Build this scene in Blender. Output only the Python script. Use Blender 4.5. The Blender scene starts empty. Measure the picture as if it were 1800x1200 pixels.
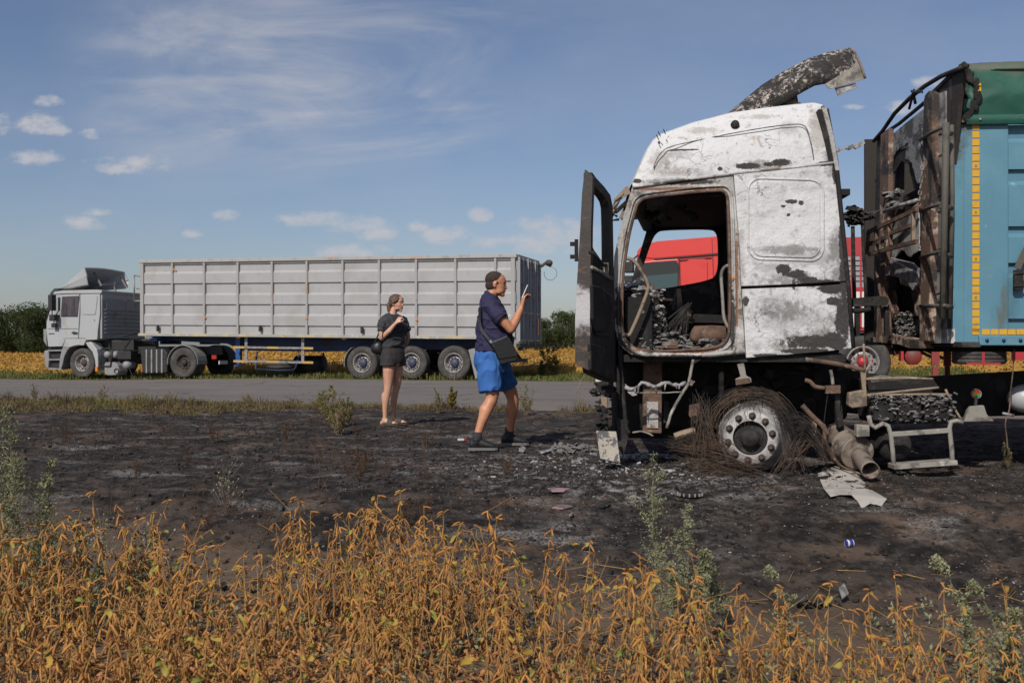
import bpy, bmesh, math, random
from mathutils import Vector, Matrix, noise
from mathutils.geometry import tessellate_polygon
R = math.radians
random.seed(7)
rnd = random.random
def ru(a, b): return a + (b - a) * random.random()
C = bpy.context.scene.collection
scene = bpy.context.scene

# ---------------------------------------------------------------- camera
FPX, CX, HY, CAMZ = 1750.0, 900.0, 608.0, 1.05
cam_d = bpy.data.cameras.new('camera'); cam = bpy.data.objects.new('camera', cam_d); C.objects.link(cam)
cam.location = (0, 0, CAMZ); cam.rotation_euler = (R(90), 0, 0)
cam_d.lens = 35.0; cam_d.sensor_width = 36.0; cam_d.shift_y = 8 / 1800.0
cam_d.clip_start = 0.05; cam_d.clip_end = 5000
cam_d.dof.use_dof = True; cam_d.dof.focus_distance = 9.5; cam_d.dof.aperture_fstop = 5.6
scene.camera = cam

# ---------------------------------------------------------------- world + sun
SUN_EL, SUN_AZ = 40.0, 24.0      # sun behind the camera, a little to its left; shadows run away and to the right
to_sun = Vector((-math.sin(R(SUN_AZ)) * math.cos(R(SUN_EL)), -math.cos(R(SUN_AZ)) * math.cos(R(SUN_EL)), math.sin(R(SUN_EL))))
sd = bpy.data.lights.new('sun', 'SUN'); sun = bpy.data.objects.new('sun', sd); C.objects.link(sun)
sd.energy = 3.9; sd.angle = R(0.53); sd.color = (1.0, 0.93, 0.84)
sun.rotation_euler = to_sun.to_track_quat('Z', 'Y').to_euler()
scene.view_settings.view_transform = 'Standard'; scene.view_settings.look = 'None'
scene.view_settings.exposure = -0.02; scene.view_settings.gamma = 1.0

world = bpy.data.worlds.new('World'); scene.world = world; world.use_nodes = True
class NT:
    """small helper round a node tree"""
    def __init__(s, tree): s.t = tree; s.n = tree.nodes; s.l = tree.links
    def new(s, kind, **kw):
        nd = s.n.new(kind)
        for k, v in kw.items(): setattr(nd, k, v)
        return nd
    def put(s, sock, v):
        if isinstance(v, bpy.types.NodeSocket): s.l.new(v, sock)
        else:
            if hasattr(sock.default_value, '__len__') and not hasattr(v, '__len__'): v = [v] * len(sock.default_value)
            if hasattr(v, '__len__') and len(v) == 3 and len(sock.default_value) == 4: v = (*v, 1)
            sock.default_value = v
    def m(s, op, a, b=0.0, c=0.0, clamp=False):
        nd = s.new('ShaderNodeMath', operation=op, use_clamp=clamp)
        s.put(nd.inputs[0], a); s.put(nd.inputs[1], b); s.put(nd.inputs[2], c)
        return nd.outputs[0]
    def vm(s, op, a, b=(0, 0, 0)):
        nd = s.new('ShaderNodeVectorMath', operation=op); s.put(nd.inputs[0], a); s.put(nd.inputs[1], b)
        return nd.outputs['Vector']
    def sep(s, v): nd = s.new('ShaderNodeSeparateXYZ'); s.put(nd.inputs[0], v); return nd.outputs
    def comb(s, x, y, z):
        nd = s.new('ShaderNodeCombineXYZ'); s.put(nd.inputs[0], x); s.put(nd.inputs[1], y); s.put(nd.inputs[2], z); return nd.outputs[0]
    def noise(s, vec, scale, detail=4.0, rough=0.55, dist=0.0):
        nd = s.new('ShaderNodeTexNoise'); s.put(nd.inputs['Vector'], vec); s.put(nd.inputs['Scale'], scale)
        s.put(nd.inputs['Detail'], detail); s.put(nd.inputs['Roughness'], rough); s.put(nd.inputs['Distortion'], dist)
        return nd.outputs[0]
    def vor(s, vec, scale, feature='F1', out='Distance'):
        nd = s.new('ShaderNodeTexVoronoi', feature=feature); s.put(nd.inputs['Vector'], vec); s.put(nd.inputs['Scale'], scale)
        return nd.outputs[out]
    def step(s, v, a, b):
        nd = s.new('ShaderNodeMapRange', interpolation_type='SMOOTHSTEP'); s.put(nd.inputs[0], v)
        s.put(nd.inputs[1], a); s.put(nd.inputs[2], b); return nd.outputs[0]
    def mix(s, f, a, b):
        nd = s.new('ShaderNodeMix', data_type='RGBA'); s.put(nd.inputs[0], f); s.put(nd.inputs[6], a); s.put(nd.inputs[7], b)
        return nd.outputs[2]
    def scale(s, v, k): nd = s.new('ShaderNodeMapping'); s.put(nd.inputs[0], v); nd.inputs[3].default_value = k; return nd.outputs[0]

w = NT(world.node_tree); w.n.clear()
sky = w.new('ShaderNodeTexSky', sky_type='NISHITA'); sky.sun_disc = False
sky.sun_elevation = R(SUN_EL); sky.sun_rotation = R(180 + SUN_AZ); sky.altitude = 0; sky.air_density = 1.0; sky.dust_density = 1.1; sky.ozone_density = 3.5
tc = w.new('ShaderNodeTexCoord'); dx, dy, dz = w.sep(tc.outputs['Generated'])
ya = w.m('MAXIMUM', w.m('ABSOLUTE', dy), 0.05)
U = w.m('DIVIDE', dx, ya); V = w.m('DIVIDE', dz, ya)            # direction on the sky: tangent of azimuth and of height
UV = w.comb(U, V, w.m('MULTIPLY', w.m('SIGN', dy), 3.0))
wob = w.m('SUBTRACT', w.noise(w.scale(UV, (1, 1.7, 1)), 34, 9, 0.66), 0.5)
field = None
for (px, py, a, b) in [(70,216,46,20),(98,228,26,12),(62,276,46,17),(2,214,18,20),(158,236,18,10),(85,178,26,11),(225,290,80,17),(148,391,38,16),(172,374,40,8),
                       (392,379,26,11),(340,411,20,9),(560,386,70,15),(625,392,70,17),(668,412,40,12),(605,442,74,14),(735,398,24,11),(785,412,48,17),
                       (842,377,22,15),(872,422,48,15),(1000,408,60,22),(945,428,62,20),(960,392,60,14),(1010,430,40,20),(1592,188,36,16),(1640,145,30,14),(1500,188,20,5)]:
    du = w.m('MULTIPLY', w.m('SUBTRACT', U, (px - CX) / FPX), FPX / a); dv = w.m('MULTIPLY', w.m('SUBTRACT', V, (HY - py) / FPX), FPX / b)
    e = w.m('SUBTRACT', 1.0, w.m('ADD', w.m('MULTIPLY', du, du), w.m('MULTIPLY', dv, dv)))
    e = w.m('MAXIMUM', e, -1.5)
    field = e if field is None else w.m('MAXIMUM', field, e)
den = w.step(w.m('ADD', field, w.m('MULTIPLY', wob, 5.0)), -0.30, 1.5)
den = w.m('MULTIPLY', den, w.m('ADD', 0.52, w.m('MULTIPLY', w.noise(UV, 9, 3), 0.45)))
# cirrus: streaks fanning out of the upper left
rot = w.new('ShaderNodeMapping'); w.put(rot.inputs[0], UV); rot.inputs[2].default_value = (0, 0, R(-24)); rot.inputs[3].default_value = (1.8, 6.0, 1)
rot2 = w.new('ShaderNodeMapping'); w.put(rot2.inputs[0], UV); rot2.inputs[2].default_value = (0, 0, R(38)); rot2.inputs[3].default_value = (1.6, 5.5, 1)
ci = w.step(w.noise(rot.outputs[0], 2.2, 8, 0.6, 0.9), 0.40, 0.86); ci2 = w.step(w.noise(rot2.outputs[0], 2.0, 8, 0.62, 0.9), 0.36, 0.82)
def blobm(px, py, a, b):
    du = w.m('MULTIPLY', w.m('SUBTRACT', U, (px - CX) / FPX), FPX / a); dv = w.m('MULTIPLY', w.m('SUBTRACT', V, (HY - py) / FPX), FPX / b)
    return w.step(w.m('SUBTRACT', 1.0, w.m('ADD', w.m('MULTIPLY', du, du), w.m('MULTIPLY', dv, dv))), 0.0, 0.9)
cir = w.m('ADD', w.m('MULTIPLY', ci, w.m('ADD', blobm(560, 110, 520, 220), w.m('MULTIPLY', blobm(620, 215, 300, 110), 0.9))), w.m('MULTIPLY', ci2, blobm(400, 150, 330, 220)))
cir = w.m('MULTIPLY', cir, 0.62)
veil = w.m('MULTIPLY', w.step(w.noise(w.scale(UV, (1, 2.4, 1)), 3.0, 5, 0.6), 0.25, 0.75), 0.16)
tot = w.m('ADD', w.m('ADD', cir, veil), den, clamp=True)
col = w.mix(tot, w.vm('MULTIPLY', sky.outputs[0], (1.03, 0.965, 0.995)), (6.2, 6.2, 6.6))
bg = w.new('ShaderNodeBackground'); w.put(bg.inputs[0], col); bg.inputs[1].default_value = 0.084
wo = w.new('ShaderNodeOutputWorld'); w.l.new(bg.outputs[0], wo.inputs[0])

# ---------------------------------------------------------------- material helpers
MATS = {}
def mat(name, base, layers=(), rough=0.6, metal=0.0, bump=0.0, bscale=30.0, blobs=(), coord='Object', bdetail=6, extra=None, spec=0.5):
    """base colour + noise-masked layers: (colour, scale, lo, hi[, stretch]) ; blobs: (colour, [(x,z,rx,rz)..], ragged)"""
    m = bpy.data.materials.new(name); m.use_nodes = True; g = NT(m.node_tree); b = g.n['Principled BSDF']
    co = g.new('ShaderNodeTexCoord').outputs[coord] if coord != 'World' else g.new('ShaderNodeNewGeometry').outputs['Position']
    col = base
    for i, L in enumerate(layers):
        v = g.vm('ADD', co, (i * 13.7 + 1.3, i * 5.1, i * 3.3))
        if len(L) > 4: v = g.scale(v, L[4])
        f = g.step(g.noise(v, L[1], 7, 0.62, 0.3), L[2], L[3]); col = g.mix(f, col, L[0])
    for (bc, els, rag, *sf) in blobs:
        x, y, z = g.sep(co); f = None
        wb = g.m('MULTIPLY', g.m('ADD', g.m('SUBTRACT', g.noise(g.vm('ADD', co, (31.0, 7, 2)), 5.0, 9, 0.78), 0.5), g.m('MULTIPLY', g.m('SUBTRACT', g.noise(g.vm('ADD', co, (3.0, 17, 2)), 28.0, 6, 0.75), 0.5), 0.7)), rag * 2.6)
        for (ex, ez, rx, rz) in els:
            du = g.m('MULTIPLY', g.m('SUBTRACT', x, ex), 1 / rx); dv = g.m('MULTIPLY', g.m('SUBTRACT', z, ez), 1 / rz)
            e = g.m('SUBTRACT', 1.0, g.m('ADD', g.m('MULTIPLY', du, du), g.m('MULTIPLY', dv, dv)))
            f = e if f is None else g.m('MAXIMUM', f, e)
        f = g.step(g.m('ADD', g.m('MAXIMUM', f, -2.0), wb), 0.0, sf[0] if sf else 0.35); col = g.mix(g.m('MULTIPLY', f, sf[1] if sf else 1.0), col, bc)
    if extra: col = extra(g, co, col)
    g.put(b.inputs['Base Color'], col); b.inputs['Roughness'].default_value = rough; b.inputs['Metallic'].default_value = metal
    b.inputs['Specular IOR Level'].default_value = spec
    if bump:
        bp = g.new('ShaderNodeBump'); bp.inputs['Strength'].default_value = bump; bp.inputs['Distance'].default_value = 0.02
        g.put(bp.inputs['Height'], g.noise(co, bscale, bdetail, 0.65)); g.put(b.inputs['Normal'], bp.outputs[0])
    MATS[name] = m
    return m

# ---------------------------------------------------------------- mesh builder
class MB:
    def __init__(s): s.v = []; s.f = []; s.sm = []; s.mi = []
    def add(s, vs, fs, smooth=False, mi=0):
        o = len(s.v); s.v += [tuple(v) for v in vs]
        for f in fs: s.f.append(tuple(i + o for i in f)); s.sm.append(smooth); s.mi.append(mi)
    def box(s, c, size, rz=0.0, rx=0.0, ry=0.0, mi=0):
        hx, hy, hz = [k / 2 for k in size]; M = Matrix.Rotation(rz, 3, 'Z') @ Matrix.Rotation(ry, 3, 'Y') @ Matrix.Rotation(rx, 3, 'X')
        vs = [Vector(c) + M @ Vector((x * hx, y * hy, z * hz)) for x in (-1, 1) for y in (-1, 1) for z in (-1, 1)]
        s.add(vs, [(0,1,3,2),(4,6,7,5),(0,4,5,1),(2,3,7,6),(0,2,6,4),(1,5,7,3)], mi=mi)
    def bar(s, p, q, wd, ht, up=(0, 0, 1), mi=0):
        p = Vector(p); q = Vector(q); d = (q - p); L = d.length
        if L < 1e-6: return
        d /= L; upv = Vector(up); sx = d.cross(upv)
        if sx.length < 1e-3: sx = d.cross(Vector((0, 1, 0)))
        sx.normalize(); uz = sx.cross(d)
        vs = [e + sx * (a * wd / 2) + uz * (b * ht / 2) for e in (p, q) for a in (-1, 1) for b in (-1, 1)]
        s.add(vs, [(0,1,3,2),(4,6,7,5),(0,4,5,1),(2,3,7,6),(0,2,6,4),(1,5,7,3)], mi=mi)
    def tube(s, pts, r, n=8, caps=True, smooth=True, mi=0):
        pts = [Vector(p) for p in pts]; k = len(pts); rs = r if hasattr(r, '__len__') else [r] * k
        vs = []; prev = None
        for i, p in enumerate(pts):
            d = (pts[min(i + 1, k - 1)] - pts[max(i - 1, 0)])
            if d.length < 1e-9: d = Vector((0, 0, 1))
            d.normalize()
            if prev is None: a = d.orthogonal().normalized()
            else:
                a = prev - d * prev.dot(d)
                a = a.normalized() if a.length > 1e-6 else d.orthogonal().normalized()
            prev = a; b = d.cross(a)
            for j in range(n): t = 2 * math.pi * j / n; vs.append(p + (a * math.cos(t) + b * math.sin(t)) * rs[i])
        fs = [(i * n + j, i * n + (j + 1) % n, (i + 1) * n + (j + 1) % n, (i + 1) * n + j) for i in range(k - 1) for j in range(n)]
        if caps: fs += [tuple(range(n - 1, -1, -1)), tuple(range((k - 1) * n, k * n))]
        s.add(vs, fs, smooth, mi)
    def prism(s, outer, t, holes=(), mi=0):
        """outer/holes: 3D point loops; t: thickness vector"""
        loops = [[Vector(p) for p in outer]] + [[Vector(p) for p in h] for h in holes]; t = Vector(t)
        flat = [p for L in loops for p in L]; n = len(flat)
        # tessellate in the plane most square to t
        ax = max(range(3), key=lambda i: abs(t[i])); keep = [i for i in range(3) if i != ax]
        tri = tessellate_polygon([[Vector((p[keep[0]], p[keep[1]], 0)) for p in L] for L in loops])
        fs = [tuple(q) for q in tri] + [tuple(i + n for i in reversed(q)) for q in tri]; o = 0
        for L in loops:
            k = len(L)
            for j in range(k): fs.append((o + j, o + (j + 1) % k, o + (j + 1) % k + n, o + j + n))
            o += k
        s.add(flat + [p + t for p in flat], fs, mi=mi)
    def lathe(s, prof, c, axis='Y', n=32, smooth=True, mi=0, closed=False):
        """prof: (axial, radius)"""
        c = Vector(c); vs = []; ax = {'X': 0, 'Y': 1, 'Z': 2}[axis]; o1, o2 = [i for i in range(3) if i != ax]
        for (a, r) in prof:
            for j in range(n):
                t = 2 * math.pi * j / n; p = [0, 0, 0]; p[ax] = a; p[o1] = r * math.cos(t); p[o2] = r * math.sin(t); vs.append(c + Vector(p))
        k = len(prof); fs = [(i * n + j, i * n + (j + 1) % n, (i + 1) * n + (j + 1) % n, (i + 1) * n + j) for i in range(k - 1) for j in range(n)]
        if closed: fs += [((k - 1) * n + j, (k - 1) * n + (j + 1) % n, (j + 1) % n, j) for j in range(n)]
        s.add(vs, fs, smooth, mi)
    def ell(s, c, ax, ay, az, n=12, m=8):
        """ellipsoid from three half-axis vectors"""
        c = Vector(c); ax = Vector(ax); ay = Vector(ay); az = Vector(az); vs = [c + az]
        for i in range(1, m):
            th = math.pi * i / m
            for j in range(n): ph = 2 * math.pi * j / n; vs.append(c + az * math.cos(th) + ax * (math.sin(th) * math.cos(ph)) + ay * (math.sin(th) * math.sin(ph)))
        vs.append(c - az); fs = [(0, 1 + j, 1 + (j + 1) % n) for j in range(n)]
        for i in range(m - 2): fs += [(1 + i * n + j, 1 + (i + 1) * n + j, 1 + (i + 1) * n + (j + 1) % n, 1 + i * n + (j + 1) % n) for j in range(n)]
        o = 1 + (m - 2) * n; e = len(vs) - 1; fs += [(o + j, e, o + (j + 1) % n) for j in range(n)]
        s.add(vs, fs, True)
    def loft(s, secs, n=20, caps=True):
        """secs: (centre, a vector, b vector)"""
        vs = []
        for (c, a, b) in secs:
            c = Vector(c); a = Vector(a); b = Vector(b)
            for j in range(n): t = 2 * math.pi * j / n; vs.append(c + a * math.cos(t) + b * math.sin(t))
        k = len(secs); fs = [(i * n + j, i * n + (j + 1) % n, (i + 1) * n + (j + 1) % n, (i + 1) * n + j) for i in range(k - 1) for j in range(n)]
        if caps: fs += [tuple(range(n - 1, -1, -1)), tuple(range((k - 1) * n, k * n))]
        s.add(vs, fs, True)
    def limb(s, pts, rs, n=14):
        """tapered limb with ball ends"""
        s.tube(pts, rs, n)
        for p, r in zip(pts, rs): s.ell(p, (r, 0, 0), (0, r, 0), (0, 0, r), 12, 8)
    def grid(s, fn, nu, nv, smooth=True, mi=0):
        vs = [fn(i / nu, j / nv) for i in range(nu + 1) for j in range(nv + 1)]
        s.add(vs, [(i * (nv + 1) + j, (i + 1) * (nv + 1) + j, (i + 1) * (nv + 1) + j + 1, i * (nv + 1) + j + 1) for i in range(nu) for j in range(nv)], smooth, mi)
    def build(s, name, m, parent=None, bevel=0.0, label=None, cat=None, group=None, kind=None, smooth=None):
        me = bpy.data.meshes.new(name); me.from_pydata(s.v, [], s.f)
        me.polygons.foreach_set('use_smooth', s.sm if smooth is None else [smooth] * len(s.f))
        for x in (m if isinstance(m, (list, tuple)) else [m]): me.materials.append(x)
        if isinstance(m, (list, tuple)): me.polygons.foreach_set('material_index', s.mi)
        me.update(); o = bpy.data.objects.new(name, me); C.objects.link(o)
        bm = bmesh.new(); bm.from_mesh(me); bmesh.ops.recalc_face_normals(bm, faces=bm.faces); bm.to_mesh(me); bm.free()
        if parent: o.parent = parent
        if bevel:
            bv = o.modifiers.new('bevel', 'BEVEL'); bv.width = bevel; bv.segments = 2; bv.limit_method = 'ANGLE'; bv.angle_limit = R(40)
        tag(o, label, cat, group, kind); return o

def tag(o, label=None, cat=None, group=None, kind=None):
    if label: o['label'] = label
    if cat: o['category'] = cat
    if group: o['group'] = group
    if kind: o['kind'] = kind
    return o
def empty(name, loc=(0, 0, 0), rz=0.0, **kw):
    o = bpy.data.objects.new(name, None); C.objects.link(o); o.location = loc; o.rotation_euler = (0, 0, rz); o.empty_display_size = 0.2
    return tag(o, **kw)
def kids(o): return [c for c in bpy.data.objects if c.parent == o]
def copy_tree(o, parent=None, memo=None):
    c = o.copy(); C.objects.link(c); c.parent = parent
    for ch in KID.get(o.name, []): copy_tree(ch, c)
    return c
KID = {}
def reg(o):
    """remember the children so copies are quick"""
    KID[o.name] = kids(o)
    for c in KID[o.name]: reg(c)
def wpt(px, py, d): return Vector(((px - CX) * d / FPX, d, CAMZ + (HY - py) * d / FPX))
class Frame:
    """a vehicle's own axes: X runs to its rear, Y into its width, Z up; px() finds where a sight line meets the plane Y = w"""
    def __init__(s, ox, oy, yaw):
        s.o = Vector((ox, oy, 0)); s.yaw = yaw; s.X = Vector((math.cos(yaw), math.sin(yaw), 0)); s.Y = Vector((-math.sin(yaw), math.cos(yaw), 0))
    def loc(s, P): q = Vector(P) - s.o; return Vector((q.dot(s.X), q.dot(s.Y), q.z))
    def px(s, px, py, w=0.0):
        d = Vector(((px - CX) / FPX, 1, (HY - py) / FPX)); c = Vector((0, 0, CAMZ))
        t = (w - (c - s.o).dot(s.Y)) / d.dot(s.Y); return s.loc(c + d * t)
    def P(s, pts, w=0.0): return [s.px(p[0], p[1], p[2] if len(p) > 2 else w) for p in pts]
def voxelise(o, voxel, smooth_it=4, disp=None):
    md = o.modifiers.new('r', 'REMESH'); md.mode = 'VOXEL'; md.voxel_size = voxel; md.use_smooth_shade = True
    if smooth_it: sm = o.modifiers.new('s', 'SMOOTH'); sm.factor = 0.5; sm.iterations = smooth_it
    dg = bpy.context.evaluated_depsgraph_get(); me = bpy.data.meshes.new_from_object(o.evaluated_get(dg), depsgraph=dg)
    old = o.data; o.modifiers.clear(); o.data = me; me.name = old.name
    if disp:
        me.calc_loop_triangles if False else None
        ns = [v.normal.copy() for v in me.vertices]
        for v, nn in zip(me.vertices, ns): v.co = disp(v.co.copy(), nn)
        me.update()
    me.polygons.foreach_set('use_smooth', [True] * len(me.polygons))
    return o
def ss(a, b, x):
    t = max(0.0, min(1.0, (x - a) / (b - a))); return t * t * (3 - 2 * t)
def nz(x, y, z=0.0, s=1.0): return noise.noise(Vector((x * s, y * s, z * s)))
# ================================================================ setting
TAN = math.tan(R(16.5))
def road_c(x, y): return (y - (16.37 - TAN * x), (29.75 - TAN * x) - y)      # how far past the near edge / before the far edge
def hh(x, y):
    h = -0.40 * (1 - ss(4.9, 7.7, y))
    h += 0.22 * ss(3.5, 7, x) * ss(13.5, 18, y)
    h -= 0.12 * ss(-7, -15, x) * ss(19, 29, y) if x < -7 and y > 19 else 0
    return h
def hdet(x, y):
    a, b = road_c(x, y)
    k = max(ss(0.0, 0.5, -a), ss(0.0, 0.6, -b)); k *= 1 - ss(40, 60, y)
    n = nz(x, y, 0, 0.9) * 0.035 + nz(x, y, 3, 2.7) * 0.022 + abs(nz(x, y, 7, 6.0)) * 0.034 + (nz(x, y, 11, 15) * 0.014 if y < 20 else 0) - 0.008
    d = 0.03 * ss(0, 0.35, a) * ss(0, 0.35, b)                               # the soil drops under the asphalt
    d2 = 0.03 if (a > 0.3 and b > 0.3) else 0
    return hh(x, y) + n * k - d - d2 * 0
def H(x, y): return hdet(x, y)

def soil_extra(g, co, col):
    x, y, z = g.sep(co)
    n1 = g.noise(co, 0.55, 6, 0.6); n2 = g.noise(g.vm('ADD', co, (9, 4, 0)), 1.9, 8, 0.65); n3 = g.noise(g.vm('ADD', co, (3, 8, 0)), 9.0, 8, 0.7); n4 = g.noise(g.vm('ADD', co, (3, 1, 5)), 55.0, 6, 0.7)
    dry = g.mix(n3, (0.085, 0.060, 0.043), (0.17, 0.125, 0.09))
    char = g.mix(g.step(n3, 0.35, 0.7), (0.012, 0.0108, 0.010), (0.058, 0.050, 0.045))
    # brown bare patches inside the burn
    bp = g.m('MULTIPLY', g.step(n2, 0.49, 0.60), g.step(n1, 0.46, 0.58)); ring = g.mix(g.m('MULTIPLY', bp, g.m('ADD', 0.35, g.m('MULTIPLY', n3, 0.7))), char, (0.150, 0.102, 0.074))
    # grey ash drifts
    ash = g.m('MULTIPLY', g.step(g.noise(g.scale(g.vm('ADD', co, (5, 5, 5)), (0.6, 1.5, 1)), 1.4, 9, 0.72, 0.5), 0.52, 0.66), g.step(n4, 0.40, 0.60)); mott = g.step(g.noise(g.vm('ADD', co, (15, 2, 0)), 4.2, 9, 0.72), 0.46, 0.62); ring = g.mix(g.m('MULTIPLY', mott, 0.55), ring, (0.105, 0.082, 0.066)); blk = g.step(g.noise(g.vm('ADD', co, (1, 22, 0)), 3.1, 9, 0.72), 0.50, 0.60); ring = g.mix(g.m('MULTIPLY', blk, 0.75), ring, (0.010, 0.009, 0.009))
    ring = g.mix(g.m('MULTIPLY', ash, 0.8), ring, (0.30, 0.29, 0.28))
    # heavy ash round the wreck's nose and wheel
    dx_ = g.m('MULTIPLY', g.m('SUBTRACT', x, 1.0), 0.5); dy_ = g.m('MULTIPLY', g.m('SUBTRACT', y, 8.6), 0.55)
    near = g.m('SUBTRACT', 1.0, g.m('ADD', g.m('MULTIPLY', dx_, dx_), g.m('MULTIPLY', dy_, dy_)))
    na = g.m('MULTIPLY', g.step(g.m('ADD', near, g.m('MULTIPLY', g.m('SUBTRACT', n2, 0.5), 2.2)), 0.0, 0.9), g.step(n3, 0.46, 0.66))
    ring = g.mix(g.m('MULTIPLY', na, 0.9), ring, (0.34, 0.33, 0.325))
    # fine pale flecks
    v = g.vor(co, 26.0); fl = g.m('MULTIPLY', g.m('LESS_THAN', v, g.m('MULTIPLY', g.noise(co, 3.1, 3), 0.30)), g.step(g.noise(co, 1.3, 5), 0.50, 0.66)); ring = g.mix(g.m('MULTIPLY', fl, 0.8), ring, (0.42, 0.41, 0.40))
    # burn outline: open field towards the camera, grass at the left by the road
    e1 = g.m('ADD', g.m('SUBTRACT', y, 5.1), g.m('MULTIPLY', g.m('SUBTRACT', n1, 0.5), 2.4)); b1 = g.step(e1, 0.0, 0.9)
    e1b = g.m('ADD', g.m('SUBTRACT', y, g.m('SUBTRACT', 5.6, g.m('MULTIPLY', x, 0.25))), g.m('MULTIPLY', g.m('SUBTRACT', n2, 0.5), 2.2)); b1 = g.step(e1b, -0.2, 0.7)
    e2 = g.m('ADD', g.m('SUBTRACT', g.m('ADD', 15.9, g.m('MULTIPLY', x, -TAN)), y), g.m('MULTIPLY', g.m('SUBTRACT', n2, 0.5), 1.6))
    lf = g.step(g.m('ADD', x, g.m('MULTIPLY', n1, 3)), -5.5, -0.5)
    b2 = g.step(g.m('ADD', e2, g.m('MULTIPLY', lf, 1.3)), 0.5, 1.4)
    return g.mix(g.m('MULTIPLY', b1, b2), dry, ring)
m_soil = mat('burnt_soil', (0.1, 0.1, 0.1), rough=0.95, bump=0.9, bscale=38, coord='World', bdetail=8, extra=soil_extra, spec=0.15)
m_verge = mat('verge_soil', (0.14, 0.10, 0.06), [((0.07, 0.08, 0.03), 0.8, 0.45, 0.6), ((0.20, 0.15, 0.09), 3.0, 0.5, 0.7)], rough=0.95, bump=0.5, coord='World', spec=0.15)
m_fieldg = mat('crop_soil', (0.36, 0.21, 0.05), [((0.24, 0.15, 0.04), 0.5, 0.5, 0.7)], rough=0.95, coord='World', spec=0.1)
def road_extra(g, co, col):
    n = g.noise(co, 1.2, 6); f = g.noise(co, 90.0, 3, 0.8)
    sc = g.noise(g.scale(co, (0.35, 1.6, 1)), 0.8, 6, 0.7, 0.6)
    c = g.mix(n, (0.125, 0.113, 0.103), (0.20, 0.182, 0.165)); c = g.mix(g.m('MULTIPLY', g.step(f, 0.5, 0.8), 0.6), c, (0.30, 0.28, 0.26))
    c = g.mix(g.m('MULTIPLY', g.step(sc, 0.50, 0.66), 0.65), c, (0.10, 0.092, 0.086))
    cr = g.m('LESS_THAN', g.vor(g.vm('ADD', g.scale(co, (0.5, 0.9, 1)), g.comb(g.m('MULTIPLY', n, 0.8), g.m('MULTIPLY', sc, 0.9), 0.0)), 0.55, 'DISTANCE_TO_EDGE'), 0.006)
    return g.mix(g.m('MULTIPLY', cr, 0.75), c, (0.04, 0.037, 0.035))
m_road = mat('asphalt', (0.1, 0.1, 0.1), rough=0.9, bump=0.5, bscale=70, coord='World', extra=road_extra, spec=0.25)

b = MB()
def axis(segs):
    out = []
    for (a, c, st) in segs:
        n = max(1, round((c - a) / st)); out += [a + (c - a) * i / n for i in range(n)]
    return out + [segs[-1][1]]
xs = axis([(-900, -80, 60), (-80, -24, 4), (-24, -8, 0.45), (-8, 8.5, 0.055), (8.5, 24, 0.6), (24, 90, 5), (90, 900, 60)])
ys = axis([(-60, -6, 9), (-6, 1.5, 0.8), (1.5, 12.5, 0.055), (12.5, 20, 0.12), (20, 48, 0.5), (48, 100, 4), (100, 1500, 70)])
vs = [(x, y, H(x, y) if -60 < x < 60 and y < 120 else hh(x, y)) for x in xs for y in ys]; n = len(ys)
fs = []; 
for i in range(len(xs) - 1):
    for j in range(n - 1): fs.append((i * n + j, (i + 1) * n + j, (i + 1) * n + j + 1, i * n + j + 1))
b.add(vs, fs, True)
def fieldmask(x, y): return y > 44 - TAN * x * 0.9
for k, f in enumerate(fs):
    v = vs[f[0]]; a, c = road_c(v[0], v[1]); 
    b.mi[k] = 2 if c < -4.3 else (1 if (c < 0.4) else 0)
g_ob = b.build('ground', [m_soil, m_verge, m_fieldg], kind='structure', smooth=True)
tag(g_ob, 'burnt black soil and bare earth running from the field edge to the road and beyond')
# road
b = MB(); us = axis([(-90, -30, 5), (-30, 15, 0.6), (15, 90, 5)]); vn = 26
def road_edge(x, which):
    k = nz(x, 2.0 + which * 9, 0, 0.7) * 0.22 + nz(x, 5 + which * 9, 0, 2.8) * 0.09
    return (16.37 - TAN * x + k) if which == 0 else (29.75 - TAN * x + k * 0.8)
vs = []
for x in us:
    a, c = road_edge(x, 0), road_edge(x, 1)
    for j in range(vn + 1):
        t = j / vn; y = a + (c - a) * t; e = 0.018 if 0 < j < vn else -0.012
        vs.append((x, y, hh(x, y) + e + nz(x, y, 0, 0.35) * 0.006))
n = vn + 1
b.add(vs, [(i * n + j, (i + 1) * n + j, (i + 1) * n + j + 1, i * n + j + 1) for i in range(len(us) - 1) for j in range(vn)], True)
b.build('road', m_road, kind='structure')

# ---------------- leaves / stuff materials
def leafmat(name, c1, c2, sc=6.0, rough=0.7, tr=0.25):
    m = bpy.data.materials.new(name); m.use_nodes = True; g = NT(m.node_tree); p = g.n['Principled BSDF']
    co = g.new('ShaderNodeNewGeometry'); oi = g.new('ShaderNodeObjectInfo')
    f = g.m('ADD', g.m('MULTIPLY', g.noise(co.outputs['Position'], sc, 3), 0.6), g.m('MULTIPLY', g.m('ADD', co.outputs['Random Per Island'], oi.outputs['Random']), 0.3))
    col = g.mix(g.step(f, 0.3, 0.85), c1, c2); g.put(p.inputs['Base Color'], col); p.inputs['Roughness'].default_value = rough; p.inputs['Specular IOR Level'].default_value = 0.25
    if tr:
        t = g.new('ShaderNodeBsdfTranslucent'); g.put(t.inputs[0], col); mx = g.new('ShaderNodeMixShader'); mx.inputs[0].default_value = tr
        out = g.n['Material Output']; g.l.new(p.outputs[0], mx.inputs[1]); g.l.new(t.outputs[0], mx.inputs[2]); g.l.new(mx.outputs[0], out.inputs[0])
    return m
m_crop = leafmat('dry_crop', (0.44, 0.25, 0.055), (0.34, 0.20, 0.05), 0.35)
m_grass = leafmat('grass_green', (0.075, 0.11, 0.025), (0.24, 0.20, 0.07), 1.2)
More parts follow.
